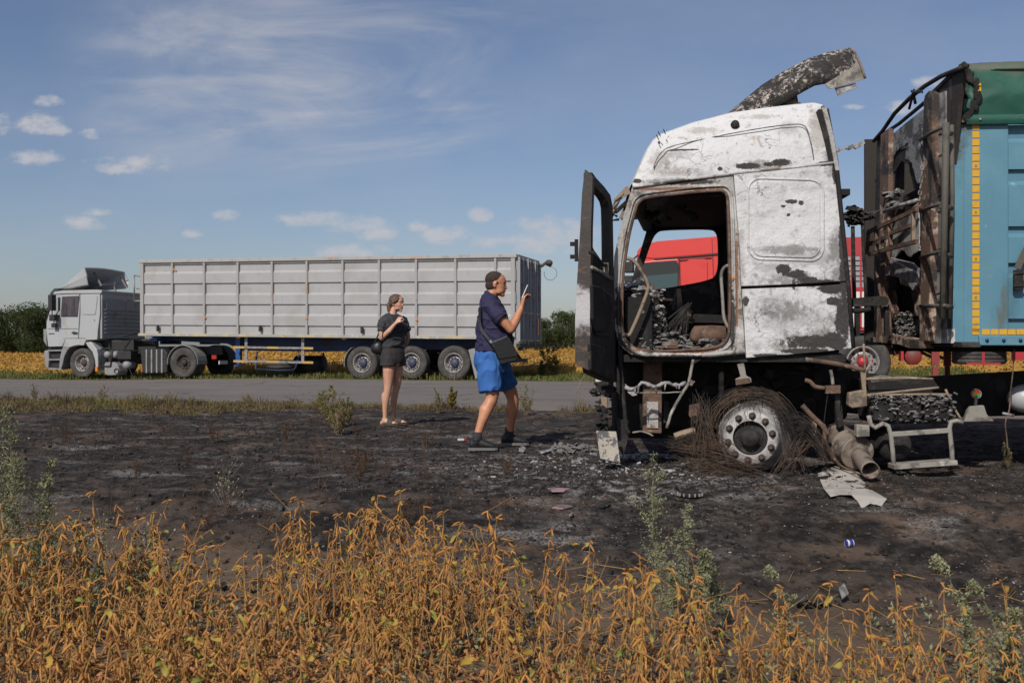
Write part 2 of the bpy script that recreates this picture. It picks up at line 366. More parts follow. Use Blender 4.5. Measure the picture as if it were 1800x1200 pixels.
m_dry = leafmat('dry_grass', (0.14, 0.11, 0.05), (0.26, 0.20, 0.10), 2.0)
m_tree = leafmat('tree_leaf', (0.018, 0.036, 0.010), (0.060, 0.080, 0.024), 0.35)
m_tree2 = leafmat('tree_leaf_pale', (0.035, 0.055, 0.018), (0.11, 0.125, 0.045), 0.4)
m_bark = mat('bark', (0.07, 0.055, 0.042), [((0.13, 0.11, 0.09), 8, 0.45, 0.65)], rough=0.9, bump=0.5)

def leaf_tri(b, c, s, up=0.3):
    a = Vector((ru(-1, 1), ru(-1, 1), ru(-1, 1) + up)); a.normalize(); t = a.orthogonal().normalized(); t = Matrix.Rotation(ru(0, 6.28), 3, a) @ t; u = a.cross(t); c = Vector(c)
    b.add([c - t * s, c + u * s * 0.45, c + t * s, c - u * s * 0.45], [(0, 1, 2, 3)])
# far crop field
b = MB()
def cropf(x, y): return hh(x, y) + 0.36 + 0.07 * nz(x, y, 0, 0.5) + 0.09 * nz(x, y, 2, 2.0)
fx = axis([(-70, 40, 0.8)]); 
vs = []; rows = [0, 0.25, 0.6, 1.1, 1.7, 2.5, 3.5, 5, 7, 10, 14, 20, 28, 40, 60, 90, 130]
for x in fx:
    for j, r in enumerate(rows):
        X = x * (1 + r / 45); y = 35.6 - TAN * x + r + nz(x, 0, 4, 0.5) * 0.5; vs.append((X, y, cropf(X, y) - (0.40 if j == 0 else 0.04)))
n = len(rows); b.add(vs, [(i * n + j, (i + 1) * n + j, (i + 1) * n + j + 1, i * n + j + 1) for i in range(len(fx) - 1) for j in range(n - 1)], True)
for i in range(60000):
    x = ru(-60, 34); r = (rnd() ** 2.6) * 110; X = x * (1 + r / 45); y = 35.4 - TAN * x + r + nz(x, 0, 4, 0.5) * 0.5
    s = 0.05 + 0.0022 * r + ru(0, 0.04); z = cropf(X, y) + (ru(-0.38, 0.08) if r < 1.5 else ru(-0.05, 0.06)); leaf_tri(b, (X, y, z), s, 0.0)
tag(b.build('crop_field', m_crop), kind='stuff')
# grass strip behind the grey truck and weeds round it
b = MB()
def blade(b, x, y, z, h, wd, lean=0.35):
    a = ru(0, 6.28); d = Vector((math.cos(a), math.sin(a), 0)); s = Vector((-d.y, d.x, 0)) * wd; p = Vector((x, y, z)); l = ru(0, lean) * h
    b.add([p - s, p + s, p + s * 0.7 + d * l * 0.35 + Vector((0, 0, h * 0.6)), p - s * 0.7 + d * l * 0.35 + Vector((0, 0, h * 0.6)), p + d * l + Vector((0, 0, h))], [(0, 1, 2, 3), (3, 2, 4)])
for i in range(34000):
    x = ru(-30, 14); t = ru(0.15, 5.8); y = 29.9 - TAN * x + t
    g_ = nz(x, y, 1, 0.5)
    if g_ < -0.15 and rnd() < 0.75: continue
    hgt = ru(0.05, 0.16) * (1 + 1.3 * max(0, g_) + 0.7 * ss(3, 5, t))
    blade(b, x, y, hh(x, y) - 0.01, hgt, ru(0.006, 0.014) * 1.5, 0.8)
    if rnd() < 0.35: leaf_tri(b, (x, y, hh(x, y) + hgt * 0.7), ru(0.02, 0.05))
tag(b.build('grass_strip', m_grass), kind='stuff')
# undergrowth along the near road edge: ragged clumps, thick at the left and almost gone at the right
b = MB(); b2 = MB(); b3 = MB()
for i in range(1250):
    x = ru(-13.0, 2.2); lf = 1 - ss(-6.5, -1.5, x); t = -0.1 + (rnd() ** 1.5) * (0.45 + 3.3 * lf * (0.45 + 1.5 * abs(nz(x, 3, 3, .7)))); y = 16.32 - TAN * x - t
    if rnd() > 0.22 + lf * .9: continue
    rr = ru(.06, .24); hh2 = ru(.04, .14) * (1.0 + (1.3 if rnd() < .15 else 0)); kind_ = rnd(); gr = kind_ < .30 * lf * (1 - .25 * t); tgt = b2 if gr else (b if kind_ < .72 else b3)
    for k in range(int(ru(25, 80))):
        a = ru(0, 6.28); q = rr * math.sqrt(rnd()); X, Y = x + math.cos(a) * q, y + math.sin(a) * q; z = H(X, Y) - .01; hk = hh2 * ru(.4, 1.2) * (1.1 - .5 * q / rr)
        blade(tgt, X, Y, z, hk, ru(.002, .005), 1.3)
        if rnd() < .7: leaf_tri(tgt, (X + ru(-.03, .03), Y, z + hk * ru(0.2, 1)), ru(.007, .022))
tag(b.build('dry_weeds', m_dry), kind='stuff'); tag(b2.build('green_weeds', m_grass), kind='stuff')
# scorched stubble all over the burn
m_scorch = leafmat('scorched_stubble', (0.020, 0.015, 0.012), (0.12, 0.075, 0.045), 3.0, 0.9, 0.0)
for i in range(15000):
    x = ru(-8.5, 5.5); y = 5.6 + 10.5 * rnd(); a_, c_ = road_c(x, y)
    if a_ > -.1: continue
    den_ = nz(x, y, 4, 1.1) + .5 * nz(x, y, 9, 3.3) + .25 * (x < -1.5)
    if den_ < .05 and rnd() < .9: continue
    blade(b3, x, y, H(x, y) - .006, ru(.012, .06) * (1 + (1.5 if rnd() < .05 else 0)), ru(.0015, .0035), 1.6)
tag(b3.build('scorched_stubble', m_scorch), kind='stuff')

# trees --------------------------------------------------------
def tree_proto(hgt, wdt, mleaf, seed, name, label, n=5200):
    random.seed(seed); root = empty(name, label=label, cat='tree')
    t = MB(); top = Vector((ru(-.3, .3), ru(-.3, .3), hgt * 0.7)); t.tube([(0, 0, -0.3), (ru(-.1, .1), 0, hgt * 0.3), top], [hgt * 0.028, hgt * 0.02, hgt * 0.008], 7)
    cl = []
    for k in range(15):
        a = ru(0, 6.28); zz = hgt * ru(0.16, 0.9); rr = wdt * ru(0.12, 0.40) * (1.25 - abs(zz / hgt - 0.5)); c = Vector((math.cos(a) * rr, math.sin(a) * rr, zz)); cl.append((c, wdt * ru(0.15, 0.27)))
        s0 = Vector((0, 0, zz * 0.55)); t.tube([s0, (s0 + c) / 2 + Vector((0, 0, 0.2)), c], [hgt * 0.009, hgt * 0.006, hgt * 0.003], 5)
    cl.append((Vector((0, 0, hgt * 0.86)), wdt * 0.18))
    t.build('trunk', m_bark, root); cr = MB()
    for i in range(n):
        c, r = cl[i % len(cl)]; v = Vector((random.gauss(0, 1), random.gauss(0, 1), random.gauss(0, 1))); v.normalize(); v *= r * (0.55 + 0.55 * rnd() ** 0.6) * (1 + 0.35 * noise.noise(v * 2 + c)); v.z *= 0.85
        leaf_tri(cr, c + v, ru(0.10, 0.24) * hgt / 9, 0.4)
    cr.build('crown', mleaf, root); reg(root); return root
T = [tree_proto(9.0, 8.0, m_tree, 11, 'tree', 'dark'), tree_proto(9.0, 6.2, m_tree, 12, 'tree', 'dark'), tree_proto(9.0, 7.0, m_tree2, 13, 'tree', 'pale'), tree_proto(9, 9.5, m_tree2, 14, 'tree', 'low')]
random.seed(21); used = [False] * 4
def put_tree(k, px, d, h, label, group, wsc=1.0):
    o = T[k] if not used[k] else copy_tree(T[k]); used[k] = True; x = (px - CX) * d / FPX
    o.location = (x, d, hh(x, d) - 0.1); o.rotation_euler.z = ru(0, 6.28); s = h / 9.0; o.scale = (s * wsc, s * wsc, s)
    tag(o, label, 'tree', group)
LG = 'trees of the shelter belt left of the grey truck'; RG = 'trees beyond the field between the grey trailer and the burnt cab'
LL = 'dark tree of the merged belt at the left, behind the grey truck cab'
for i, (px, d, h, k) in enumerate([(-70,118,6.2,0),(-46,124,7.0,1),(-20,116,6.0,3),(-4,122,6.6,1),(12,114,6.0,0),(28,122,6.2,1),(44,116,5.8,3),(58,112,6.4,0),(74,120,6.6,1),(90,114,6.6,0),(106,120,6.3,1),(124,116,5.9,0),(150,120,5.6,3),(185,122,5.2,0)]):
    put_tree(k, px, d, h * .88, LL, LG, 1.1)
RL = 'green tree of the row beyond the crop, beside the grey trailer tail'
for i, (px, d, h, k) in enumerate([(925,150,4.2,2),(943,152,5.0,2),(960,150,5.1,0),(976,156,6.4,1),(990,150,6.2,2),(1004,155,6.2,3),(1018,150,5.8,2),(1036,156,5.6,0),(1060,158,5.3,3),(1090,160,5.0,2),(880,156,3.2,3),(850,158,2.8,3)]):
    put_tree(k, px, d, h, RL, RG, 0.95)
# ================================================================ vehicle materials
m_black = mat('black_iron', (0.018, 0.018, 0.019), [((0.04, 0.038, 0.036), 12, 0.5, 0.7)], rough=0.7, bump=0.2)
m_rubber = mat('rubber', (0.045, 0.043, 0.042), [((0.085, 0.078, 0.070), 3.5, 0.42, 0.68), ((0.03, 0.03, 0.03), 20, 0.5, 0.7)], rough=0.85, bump=0.25)
m_gcab = mat('cab_grey_paint', (0.36, 0.375, 0.385), [((0.30, 0.30, 0.295), 1.6, 0.5, 0.75), ((0.22, 0.21, 0.19), 5.0, 0.62, 0.85)], rough=0.42, bump=0.03)
m_gcab2 = mat('cab_bumper_plastic', (0.23, 0.235, 0.24), [((0.17, 0.165, 0.16), 3, 0.45, 0.7)], rough=0.6)
def rust_extra(g, co, col):
    x, y, z = g.sep(co)
    # vertical rust runs and dirty splashes
    st = g.noise(g.comb(g.m('MULTIPLY', x, 2.6), g.m('MULTIPLY', z, 0.35), 0.0), 1.0, 8, 0.7)
    fine = g.noise(g.comb(g.m('MULTIPLY', x, 22.0), g.m('MULTIPLY', z, 2.5), 0.0), 1.0, 6, 0.7)
    col = g.mix(g.m('MULTIPLY', g.m('MULTIPLY', g.step(st, 0.55, 0.72), g.step(fine, 0.42, 0.7)), 0.45), col, (0.30, 0.19, 0.11))
    sp = g.m('MULTIPLY', g.m('LESS_THAN', g.vor(co, 9.0), 0.10), g.step(g.noise(co, 0.9, 3), 0.48, 0.6)); col = g.mix(g.m('MULTIPLY', sp, 0.8), col, (0.03, 0.03, 0.03))
    du = g.m('MULTIPLY', g.m('SUBTRACT', x, 2.6), 0.55); dv = g.m('MULTIPLY', g.m('SUBTRACT', z, 1.8), 1.5)
    e = g.m('SUBTRACT', 1.0, g.m('ADD', g.m('MULTIPLY', du, du), g.m('MULTIPLY', dv, dv)))
    s2 = g.m('MULTIPLY', g.step(e, 0.0, 0.8), g.step(g.noise(co, 16, 8, 0.7), 0.52, 0.62)); return g.mix(g.m('MULTIPLY', s2, 0.6), col, (0.10, 0.095, 0.09))
m_tr = mat('trailer_grey_paint', (0.335, 0.34, 0.345), [((0.29, 0.285, 0.275), 0.9, 0.45, 0.7), ((0.25, 0.24, 0.225), 3.4, 0.58, 0.8)], rough=0.55, bump=0.05, extra=rust_extra)
m_trpost = mat('trailer_post_paint', (0.30, 0.30, 0.30), [((0.34, 0.20, 0.11), 3.0, 0.57, 0.74, (1, 1, 0.4)), ((0.20, 0.19, 0.175), 6, 0.55, 0.75)], rough=0.6)
m_trail = mat('trailer_rail_paint', (0.30, 0.295, 0.27), [((0.42, 0.36, 0.20), 2.2, 0.50, 0.62), ((0.50, 0.50, 0.47), 4.5, 0.58, 0.68), ((0.30, 0.14, 0.06), 3.3, 0.62, 0.72)], rough=0.7, bump=0.1)
m_top = mat('trailer_top_rail_paint', (0.34, 0.335, 0.32), [((0.45, 0.22, 0.09), 0.8, 0.55, 0.68), ((0.25, 0.24, 0.22), 4, 0.5, 0.7)], rough=0.7)
m_bluech = mat('blue_chassis_paint', (0.006, 0.028, 0.105), [((0.010, 0.014, 0.028), 1.8, 0.45, 0.7), ((0.05, 0.04, 0.035), 6, 0.62, 0.8)], rough=0.6)
m_bluel = mat('bright_blue_paint', (0.012, 0.07, 0.27), [((0.01, 0.03, 0.12), 5, 0.5, 0.7)], rough=0.5)
m_yel = mat('yellow_tape', (0.60, 0.33, 0.02), [((0.45, 0.25, 0.03), 20, 0.5, 0.7)], rough=0.5)
m_alu = mat('worn_aluminium', (0.27, 0.265, 0.255), [((0.14, 0.13, 0.12), 14, 0.46, 0.62), ((0.36, 0.355, 0.35), 25, 0.6, 0.7)], rough=0.5, metal=0.25)
m_orange = mat('orange_reflector', (0.65, 0.20, 0.02), rough=0.35)
m_redl = mat('red_lens', (0.35, 0.02, 0.01), rough=0.3)
m_yeld = mat('dusty_yellow_tape', (0.42, 0.28, 0.07), rough=.7)
m_white = mat('white_paint', (0.62, 0.62, 0.60), [((0.45, 0.44, 0.42), 4, 0.55, 0.75)], rough=0.5)
m_glass = mat('dark_glass', (0.010, 0.012, 0.013), rough=0.06, spec=0.7)
m_glassb = mat('tinted_glass', (0.02, 0.035, 0.04), rough=0.05, spec=0.9)
m_curt = mat('purple_grey_curtain', (0.075, 0.062, 0.072), [((0.03, 0.026, 0.032), 6, 0.45, 0.6, (1, 1, 0.15))], rough=0.35)
m_mirror = mat('mirror_glass', (0.55, 0.62, 0.68), rough=0.08, metal=0.9)
m_rimd = mat('rusty_rim', (0.075, 0.055, 0.045), [((0.03, 0.028, 0.027), 9, 0.45, 0.65), ((0.18, 0.12, 0.08), 14, 0.6, 0.75)], rough=0.8)
m_gsh = mat('shaded_grey_paint', (0.27, 0.28, 0.29), [((0.16, 0.155, 0.15), 3.5, 0.5, 0.75)], rough=0.6)  # darkened cab grey: shade of the rear faces put into the colour, plus dirt

def tyre(b_, c, r, rim, wd, flat=0.0, side=-1, n=48):
    """tyre with rounded shoulders; flat = how much of the bottom is squashed"""
    prof = [(-wd/2*0.80, rim), (-wd/2*0.98, rim+(r-rim)*0.25), (-wd/2*1.04, rim+(r-rim)*0.55), (-wd/2*0.97, r-0.035), (-wd/2*0.82, r-0.010), (-wd/2*0.6, r), (-wd/2*0.30, r), (-wd/2*0.28, r-0.012), (-wd/2*0.24, r-0.012), (-wd/2*0.22, r),
            (wd/2*0.22, r), (wd/2*0.24, r-0.012), (wd/2*0.28, r-0.012), (wd/2*0.30, r), (wd/2*0.6, r), (wd/2*0.82, r-0.01), (wd/2*0.97, r-0.035), (wd/2*1.04, rim+(r-rim)*0.55), (wd/2*0.98, rim+(r-rim)*0.25), (wd/2*0.8, rim)]
    k0 = len(b_.v); b_.lathe(prof, c, 'Y', n)
    lo = c[2] - r + flat
    for i in range(k0, len(b_.v)):
        x, y, z = b_.v[i]
        if z < lo + 0.05:
            k = max(0.0, (lo + 0.05 - z)); nz_ = max(z, lo); bul = min(k, 0.14) * 0.55
            b_.v[i] = (x + (x - c[0]) * min(k, .1) * 0.45, y + (1 if y > c[1] else -1) * bul * (1 if abs(y - c[1]) > wd * 0.3 else 0), nz_)
def rim(b_, c, rr, y0, depth=0.11, hub=0.14, bolts=10, dish=True, faces=True):
    """steel rim whose outer lip is at y0 (towards -Y)"""
    b_.lathe([(y0 + 0.01, rr + 0.012), (y0 - 0.012, rr + 0.012), (y0 - 0.012, rr - 0.012), (y0 + 0.03, rr - 0.03), (y0 + depth, rr - 0.05), (y0 + depth, rr * 0.72), (y0 + depth - 0.035, rr * 0.62), (y0 + depth - 0.03, hub), (y0 + depth + 0.02, hub - 0.01), (y0 + depth + 0.06, 0.0)], (c[0], 0, c[2]), 'Y', 40)
def nuts(b_, c, rad, y0, nn=10, r=0.017, L=0.04):
    for k in range(nn):
        a = 2 * math.pi * (k + 0.3) / nn; p = Vector((c[0] + math.cos(a) * rad, y0, c[2] + math.sin(a) * rad)); b_.tube([p, p + Vector((0, -L, 0))], [r, r * 0.8], 6, smooth=False)
def wheel(parent, c, r, wd, y_out, flat, mt, mr, mh, rr=0.29, dark_hub=None, hubr=0.10, label=None, holes=True):
    """wheel with tyre, rim and hub; y_out = outer face of the tyre"""
    w0 = MB(); cc = (c[0], y_out + wd / 2, c[2]); tyre(w0, cc, r, rr + 0.015, wd, flat)
    T_ = w0.build('wheel', mt, parent, label=label)
    rm = MB(); rim(rm, c, rr, y_out + 0.03, 0.12, hubr + 0.02); R_ = rm.build('rim', mr, T_)
    h = MB(); yo = y_out + 0.13
    h.lathe([(yo + 0.04, hubr + 0.03), (yo, hubr + 0.02), (yo - 0.07, hubr), (yo - 0.09, hubr * 0.8), (yo - 0.10, 0.0)], (c[0], 0, c[2]), 'Y', 20)
    nuts(h, c, rr * 0.60, yo - 0.005); h.build('hub', mh, T_)
    if holes:
        hb = MB()
        for k in range(10):
            a = 2 * math.pi * (k + 0.8) / 10; p = Vector((c[0] + math.cos(a) * rr * 0.76, yo + 0.0, c[2] + math.sin(a) * rr * 0.76)); hb.tube([p + Vector((0, 0.02, 0)), p + Vector((0, -0.012, 0))], 0.022, 8)
        hb.build('vent_holes', m_black, T_)
    return T_

# ================================================================ grey tipper trailer + grey tractor
GF = Frame(0.14, 30.2, -R(16.5))
def mirror_yaw(F): return F.yaw
def groot(name, label, cat): return empty(name, GF.o, GF.yaw, label=label, cat=cat)
# X runs to the rear, so fronts have negative X
tr = groot('semi_trailer', 'long grey ribbed tipper trailer on a blue chassis standing beyond the road', 'trailer')
g = GF.px
A = g(248, 461); Bp = g(908, 451); Cp = g(908, 594); D = g(248, 588)          # side panel corners
W = 2.5
def on(px, py): return g(px, py)
def side_z(t, x):  # height at fraction t from bottom to top at length x
    k = (x - A.x) / (Bp.x - A.x); zb = D.z + (Cp.z - D.z) * k; zt = A.z + (Bp.z - A.z) * k; return zb + (zt - zb) * t
xL, xR = A.x, Bp.x
b = MB()
b.prism([(xL, 0, side_z(0, xL)), (xR, 0, side_z(0, xR)), (xR, 0, side_z(1, xR)), (xL, 0, side_z(1, xL))], (0, 0.05, 0))
b.prism([(xL, W - .05, side_z(0, xL)), (xR, W - .05, side_z(0, xR)), (xR, W - .05, side_z(1, xR)), (xL, W - .05, side_z(1, xL))], (0, 0.05, 0))
b.prism([(xL, 0.05, side_z(0, xL)), (xL, W - .05, side_z(0, xL)), (xL, W - .05, side_z(1, xL)), (xL, .05, side_z(1, xL))], (0.05, 0, 0))
b.prism([(xL, 0.05, side_z(0, xL)), (xR, .05, side_z(0, xR)), (xR, .05, side_z(0.02, xR)), (xL, .05, side_z(.02, xL))], (0, W - .1, 0))
body = b.build('tipper_body', m_tr, tr)
# pressed side sheet: proud bands with a sloped upper edge and an overhanging lower one
b = MB(); prof = [(1, 0), (1, -.05), (.962, -.05), (.958, 0), (.865, 0), (.835, -.05), (.704, -.05), (.698, 0), (.57, 0), (.54, -.05), (.419, -.05), (.413, 0), (.292, 0), (.262, -.05), (.137, -.05), (.131, 0), (.01, -0.001)]
vs = [(x, y - 0.004, side_z(t, x)) for x in (xL, xR) for (t, y) in prof]; n = len(prof); b.add(vs, [(k, k + 1, k + 1 + n, k + n) for k in range(n - 1)])
b.build('side_ribs', m_tr, tr)
for px_ in (252, 305, 361, 420, 480, 541, 604, 668, 733, 802, 872, 903):
    b = MB(); x = g(px_, 520).x; wd = 0.075 if 255 < px_ < 900 else 0.13
    b.prism([(x - wd/2, -0.095, side_z(0.01, x)), (x + wd/2, -0.095, side_z(0.01, x)), (x + wd/2, -0.095, side_z(0.985, x)), (x - wd/2, -0.095, side_z(.985, x))], (0, 0.095, 0))
    b.build('side_post', m_trpost, tr, bevel=0.006)
b = MB()
for yy in (-0.11, W - 0.06): b.bar((xL - .03, yy + .08, side_z(1, xL) + 0.02), (xR + .03, yy + .08, side_z(1, xR) + 0.02), 0.17, 0.11)
b.bar((xL, 0, side_z(1, xL) + .02), (xL, W, side_z(1, xL) + .02), 0.1, 0.1); b.bar((xR, 0, side_z(1, xR) + .02), (xR, W, side_z(1, xR) + .02), 0.1, 0.1)
b.build('top_rail', m_top, tr, bevel=0.01)
b = MB(); b.bar((xL - .02, -0.03, side_z(0, xL)), (xR - .9, -0.03, side_z(0, xR - .9)), 0.22, 0.09); b.build('bottom_rail', m_trail, tr, bevel=0.008)
# rear doors
b = MB(); zt, zb = side_z(1, xR), side_z(0, xR) - 0.12
b.prism([(xR, 0, zb), (xR, W, zb), (xR, W, zt), (xR, 0, zt)], (0.04, 0, 0)); b.build('rear_door', m_gsh, tr)
b = MB()
for k in range(7):
    y = 0.04 + k * (W - 0.08) / 6; b.box((xR + 0.07, y, (zb + zt) / 2), (0.08, 0.07, zt - zb - 0.02))
for z in (zb + 0.05, zb + 0.9, zt - 0.05): b.box((xR + 0.065, W / 2, z), (0.05, W, 0.07))
for y in (0.85, 1.7): b.tube([(xR + 0.13, y, zb - 0.1), (xR + 0.13, y, zt)], 0.022, 6)
b.build('door_frame', m_gsh, tr, bevel=0.005)
b = MB(); b.box((xR + 0.05, W / 2, zb - 0.1), (0.12, W, 0.12)); b.box((xR + 0.02, 0.35, zb - 0.2), (0.1, 0.3, 0.12)); b.build('rear_sill', m_black, tr)
b = MB(); b.tube([(xR + .15, W - .15, zt - .12), (xR + .32, W + .0, zt + .04), (xR + .4, W + .1, zt - .1)], 0.05, 8); b.ell((xR + .36, W + .05, zt + .0), (0.13, 0, 0), (0, .13, 0), (0, 0, .11)); b.build('tarp_winch', m_rimd, tr)
b = MB(); b.tube([(xR + .4 + .22 * math.sin(a * .5), W + .1, zt - .12 - .22 * (1 - math.cos(a * .5))) for a in range(0, 11)], 0.008, 4); b.build('cable', m_black, tr)
b = MB(); b.box((xR + 0.125, 2.05, zb + .5), (.02, .10, .55)); b.build('rear_marker', m_orange, tr)
# latches
for px_, py_ in ((277, 577), (457, 577), (636, 580), (838, 581)):
    b = MB(); p = g(px_, py_, -0.1); b.box((p.x, -0.09, p.z), (0.09, .04, 0.20)); b.box((p.x + .02, -.12, p.z + .03), (0.05, .05, 0.14)); b.build('side_latch', m_black, tr)
for px_, py_ in ((306, 473), (360, 558), (538, 560), (732, 562)):
    b = MB(); p = g(px_, py_, -.11); b.box((p.x, -.105, p.z), (0.06, .02, .06)); b.build('side_reflector', m_orange, tr)
for px_, py_ in ((419, 593), (605, 595), (262, 590)):
    b = MB(); p = g(px_, py_, 0.0); b.box((p.x, 0.01, p.z), (0.15, .05, .06)); b.build('marker_lamp', m_orange, tr)
# chassis
b = MB()
for yy in (0.62, 1.80):
    p = [g(265, 590, yy), g(842, 596, yy), g(842, 613, yy), g(560, 618, yy), g(425, 616, yy), g(400, 604, yy), g(268, 597, yy)]
    b.prism([(q.x, yy, q.z) for q in p], (0, 0.10, 0))
for px_ in (280, 350, 430, 500, 570, 640, 720, 800, 838): 
    q = g(px_, 602, .6); b.box((q.x, 1.25, q.z + .02), (0.10, 1.1, 0.16))
b.build('chassis_beam', m_bluech, tr)
for yy in (0.30, 2.0):
    b = MB(); q = g(418, 600, yy); b.box((q.x, yy + .07, q.z - 0.25), (0.17, .14, .75)); b.box((q.x, yy + .07, q.z - .66), (.11, .1, .2)); b.box((q.x, yy + .07, q.z - .80), (.25, .22, .04)); b.build('landing_leg', m_bluel, tr)
b = MB(); q = g(272, 597, .2); b.box((q.x, .5, q.z), (.3, .8, .10)); b.build('kingpin_plate', m_bluel, tr)
# side guard
for py_a, py_b in ((610, 612), (634.5, 637)):
    p = g(411, py_a, .05); q = g(551, py_b, .05)
    b = MB(); b.bar(p, q, 0.04, 0.07); G_ = b.build('side_guard_bar', m_alu, tr)
    for f0, f1 in ((0, .14), (.43, .57), (.87, 1.0)):
        b = MB(); b.bar(p.lerp(q, f0) + Vector((0, -.024, 0)), p.lerp(q, f1) + Vector((0, -.024, 0)), 0.006, 0.072); b.build('reflective_tape', m_yeld, G_)
for px_ in (433, 532.5):
    b = MB(); b.bar(g(px_, 592, .09), g(px_, 637, .09), 0.10, 0.04, up=(0, 1, 0)); b.build('guard_post', m_alu, tr)
# spare tyre under the trailer, on its carrier
b = MB(); q = g(492, 640, 0.75); n0 = len(b.v); tyre(b, (0, 0, 0), 0.50, 0.3, 0.27)
for i in range(n0, len(b.v)): x, y, z = b.v[i]; b.v[i] = (q.x + x, 0.95 + z, q.z + y)
sp = b.build('spare_wheel', m_rubber, tr)
b = MB(); b.lathe([(0.10, 0.31), (0.07, .28), (0.02, .2), (0.02, 0)], (q.x, .95, q.z), 'Z', 24); b.build('rim', m_alu, sp)
b = MB(); b.tube([g(452, 618, .5), g(449, 648, .45), g(462, 650, .45), g(490, 651, .5), g(515, 651, .45), g(520, 646, .45), g(526, 622, .5)], 0.03, 6); b.build('spare_carrier', m_bluech, tr)
b = MB(); c0 = g(545, 640, 1.5); b.tube([(c0.x - .55, 1.6, c0.z), (c0.x + .45, 1.6, c0.z)], 0.30, 20); b.build('air_tank', m_black, tr)
b = MB(); b.bar(g(568, 620, 1.4), g(574, 652, 1.4), .05, .05); b.bar(g(548, 654, 1.4), g(575, 652, 1.4), .04, .04); b.build('bracket', m_black, tr)
# wheels
m_hubb = mat('blue_hub_paint', (0.035, 0.04, 0.085), [((0.08, 0.08, 0.10), 14, .5, .7)], rough=0.6)
for k, (px_, py_, r) in enumerate(((635.5, 638.5, 0.53), (722, 637.5, 0.53), (797, 638, .54))):
    q = g(px_, py_, -0.02); q.z = max(q.z, hh(GF.o.x + q.x, 32) + 0.51)
    wheel(tr, q, r, 0.38, -0.02, 0.035 if k < 2 else .02, m_rubber, m_alu, m_hubb, 0.30, hubr=.13)
    q2 = Vector(q); wheel(tr, q2, r, 0.38, W - .40, 0.03, m_rubber, m_black, m_black, 0.30, holes=False)
    b = MB(); b.tube([(q.x, 0.1, q.z), (q.x, W - .1, q.z)], 0.09, 10); b.build('axle', m_black, tr)
def arc_strip(b, c, r, a0, a1, y0, y1, t=0.02, n=14):
    vs = []
    for k in range(n + 1):
        a = R(a0 + (a1 - a0) * k / n)
        for rr_ in (r, r + t):
            for y in (y0, y1): vs.append((c[0] + math.cos(a) * rr_, y, c[2] + math.sin(a) * rr_))
    fs = []
    for k in range(n):
        o = k * 4; p = o + 4; fs += [(o, o + 1, p + 1, p), (o + 2, p + 2, p + 3, o + 3), (o, p, p + 2, o + 2), (o + 1, o + 3, p + 3, p + 1)]
    fs += [(0, 2, 3, 1), (n * 4, n * 4 + 1, n * 4 + 3, n * 4 + 2)]
    b.add(vs, fs, False)
q = g(635.5, 638.5, 0); b = MB(); arc_strip(b, q, 0.60, 125, 190, 0.0, .42); b.build('mudguard', m_gcab2, tr)
b = MB(); b.bar(g(829, 613, 0.0), g(841, 664, 0.0), .03, .20, up=(1, 0, 0)); b.build('mudflap_bracket', m_gcab2, tr)
b = MB(); q = g(842, 640, .2); b.box((q.x, 1.25, q.z), (.04, 2.2, .5)); b.box((q.x + .9, 1.25, q.z + .1), (.1, 2.3, .12)); b.bar((q.x + .9, .7, q.z + .1), (q.x + .5, .7, q.z + .6), .1, .1); b.bar((q.x + .9, 1.8, q.z + .1), (q.x + .5, 1.8, q.z + .6), .1, .1); b.build('rear_underrun', m_black, tr)
b = MB(); b.bar(g(287, 601, .4), g(300, 611, .4), .1, .1)
# ladder frame on the trailer front
b = MB(); P = lambda x, y, w_=0.0: g(x, y, w_)
for s_, e_ in (((236, 484), (236, 530)), ((236, 484), (248, 486)), ((236, 529), (248, 529)), ((240, 507), (248, 507))): b.tube([P(*s_, .1), P(*e_, .1)], 0.025, 6)
b.build('front_ladder', m_alu, tr)
reg(tr)

# ---- grey tractor
ct = groot('tractor_truck', 'dusty grey tractor unit with open roof spoiler hitched to the grey trailer', 'truck')
cabw = 2.45
def cabpart(name, pts, w0, m, t=0.06, par=ct, bev=0.0, holes=(), label=None):
    b = MB(); L = [Vector((q.x, w0, q.z)) for q in GF.P(pts, w0)]; hs = [[Vector((q.x, w0, q.z)) for q in GF.P(h_, w0)] for h_ in holes]
    b.prism(L, (0, t, 0), hs); return b.build(name, m, par, bevel=bev, label=label)
O = (50, 440); s5 = 1 / 5.0
def z5(pts): return [(50 + x * s5, 440 + y * s5) for x, y in pts]
side = z5([(212, 385), (232, 352), (632, 350), (640, 380), (628, 560), (612, 690), (605, 785), (505, 790), (495, 772), (325, 775), (300, 845), (172, 848), (150, 700), (155, 630), (185, 520), (195, 430)])
# solid inner volume of the cab
inn = GF.P(side, 0.0); b = MB(); b.prism([(q.x, 0.05, q.z) for q in inn], (0, cabw - 0.1, 0)); cabin = b.build('cab', m_gcab, ct, bevel=0.05)
b = MB(); b.prism([(q.x, cabw - .05, q.z) for q in inn], (0, 0.05, 0)); b.build('far_side_panel', m_gcab, ct, bevel=.02)
cabpart('door', z5([(205, 400), (225, 390), (445, 385), (452, 470), (436, 772), (325, 773), (298, 842), (172, 846), (158, 700), (158, 630), (190, 525), (200, 440)]), 0.0, m_gcab, 0.05, bev=.012)
cabpart('sleeper_panel', z5([(455, 385), (628, 382), (628, 560), (611, 690), (603, 782), (508, 786), (498, 772), (442, 771), (456, 560)]), 0.0, m_gcab, 0.05, bev=.012)
cabpart('door_window', z5([(300, 412), (438, 405), (440, 430), (428, 577), (292, 577), (292, 540)]), -0.012, m_curt, 0.012)
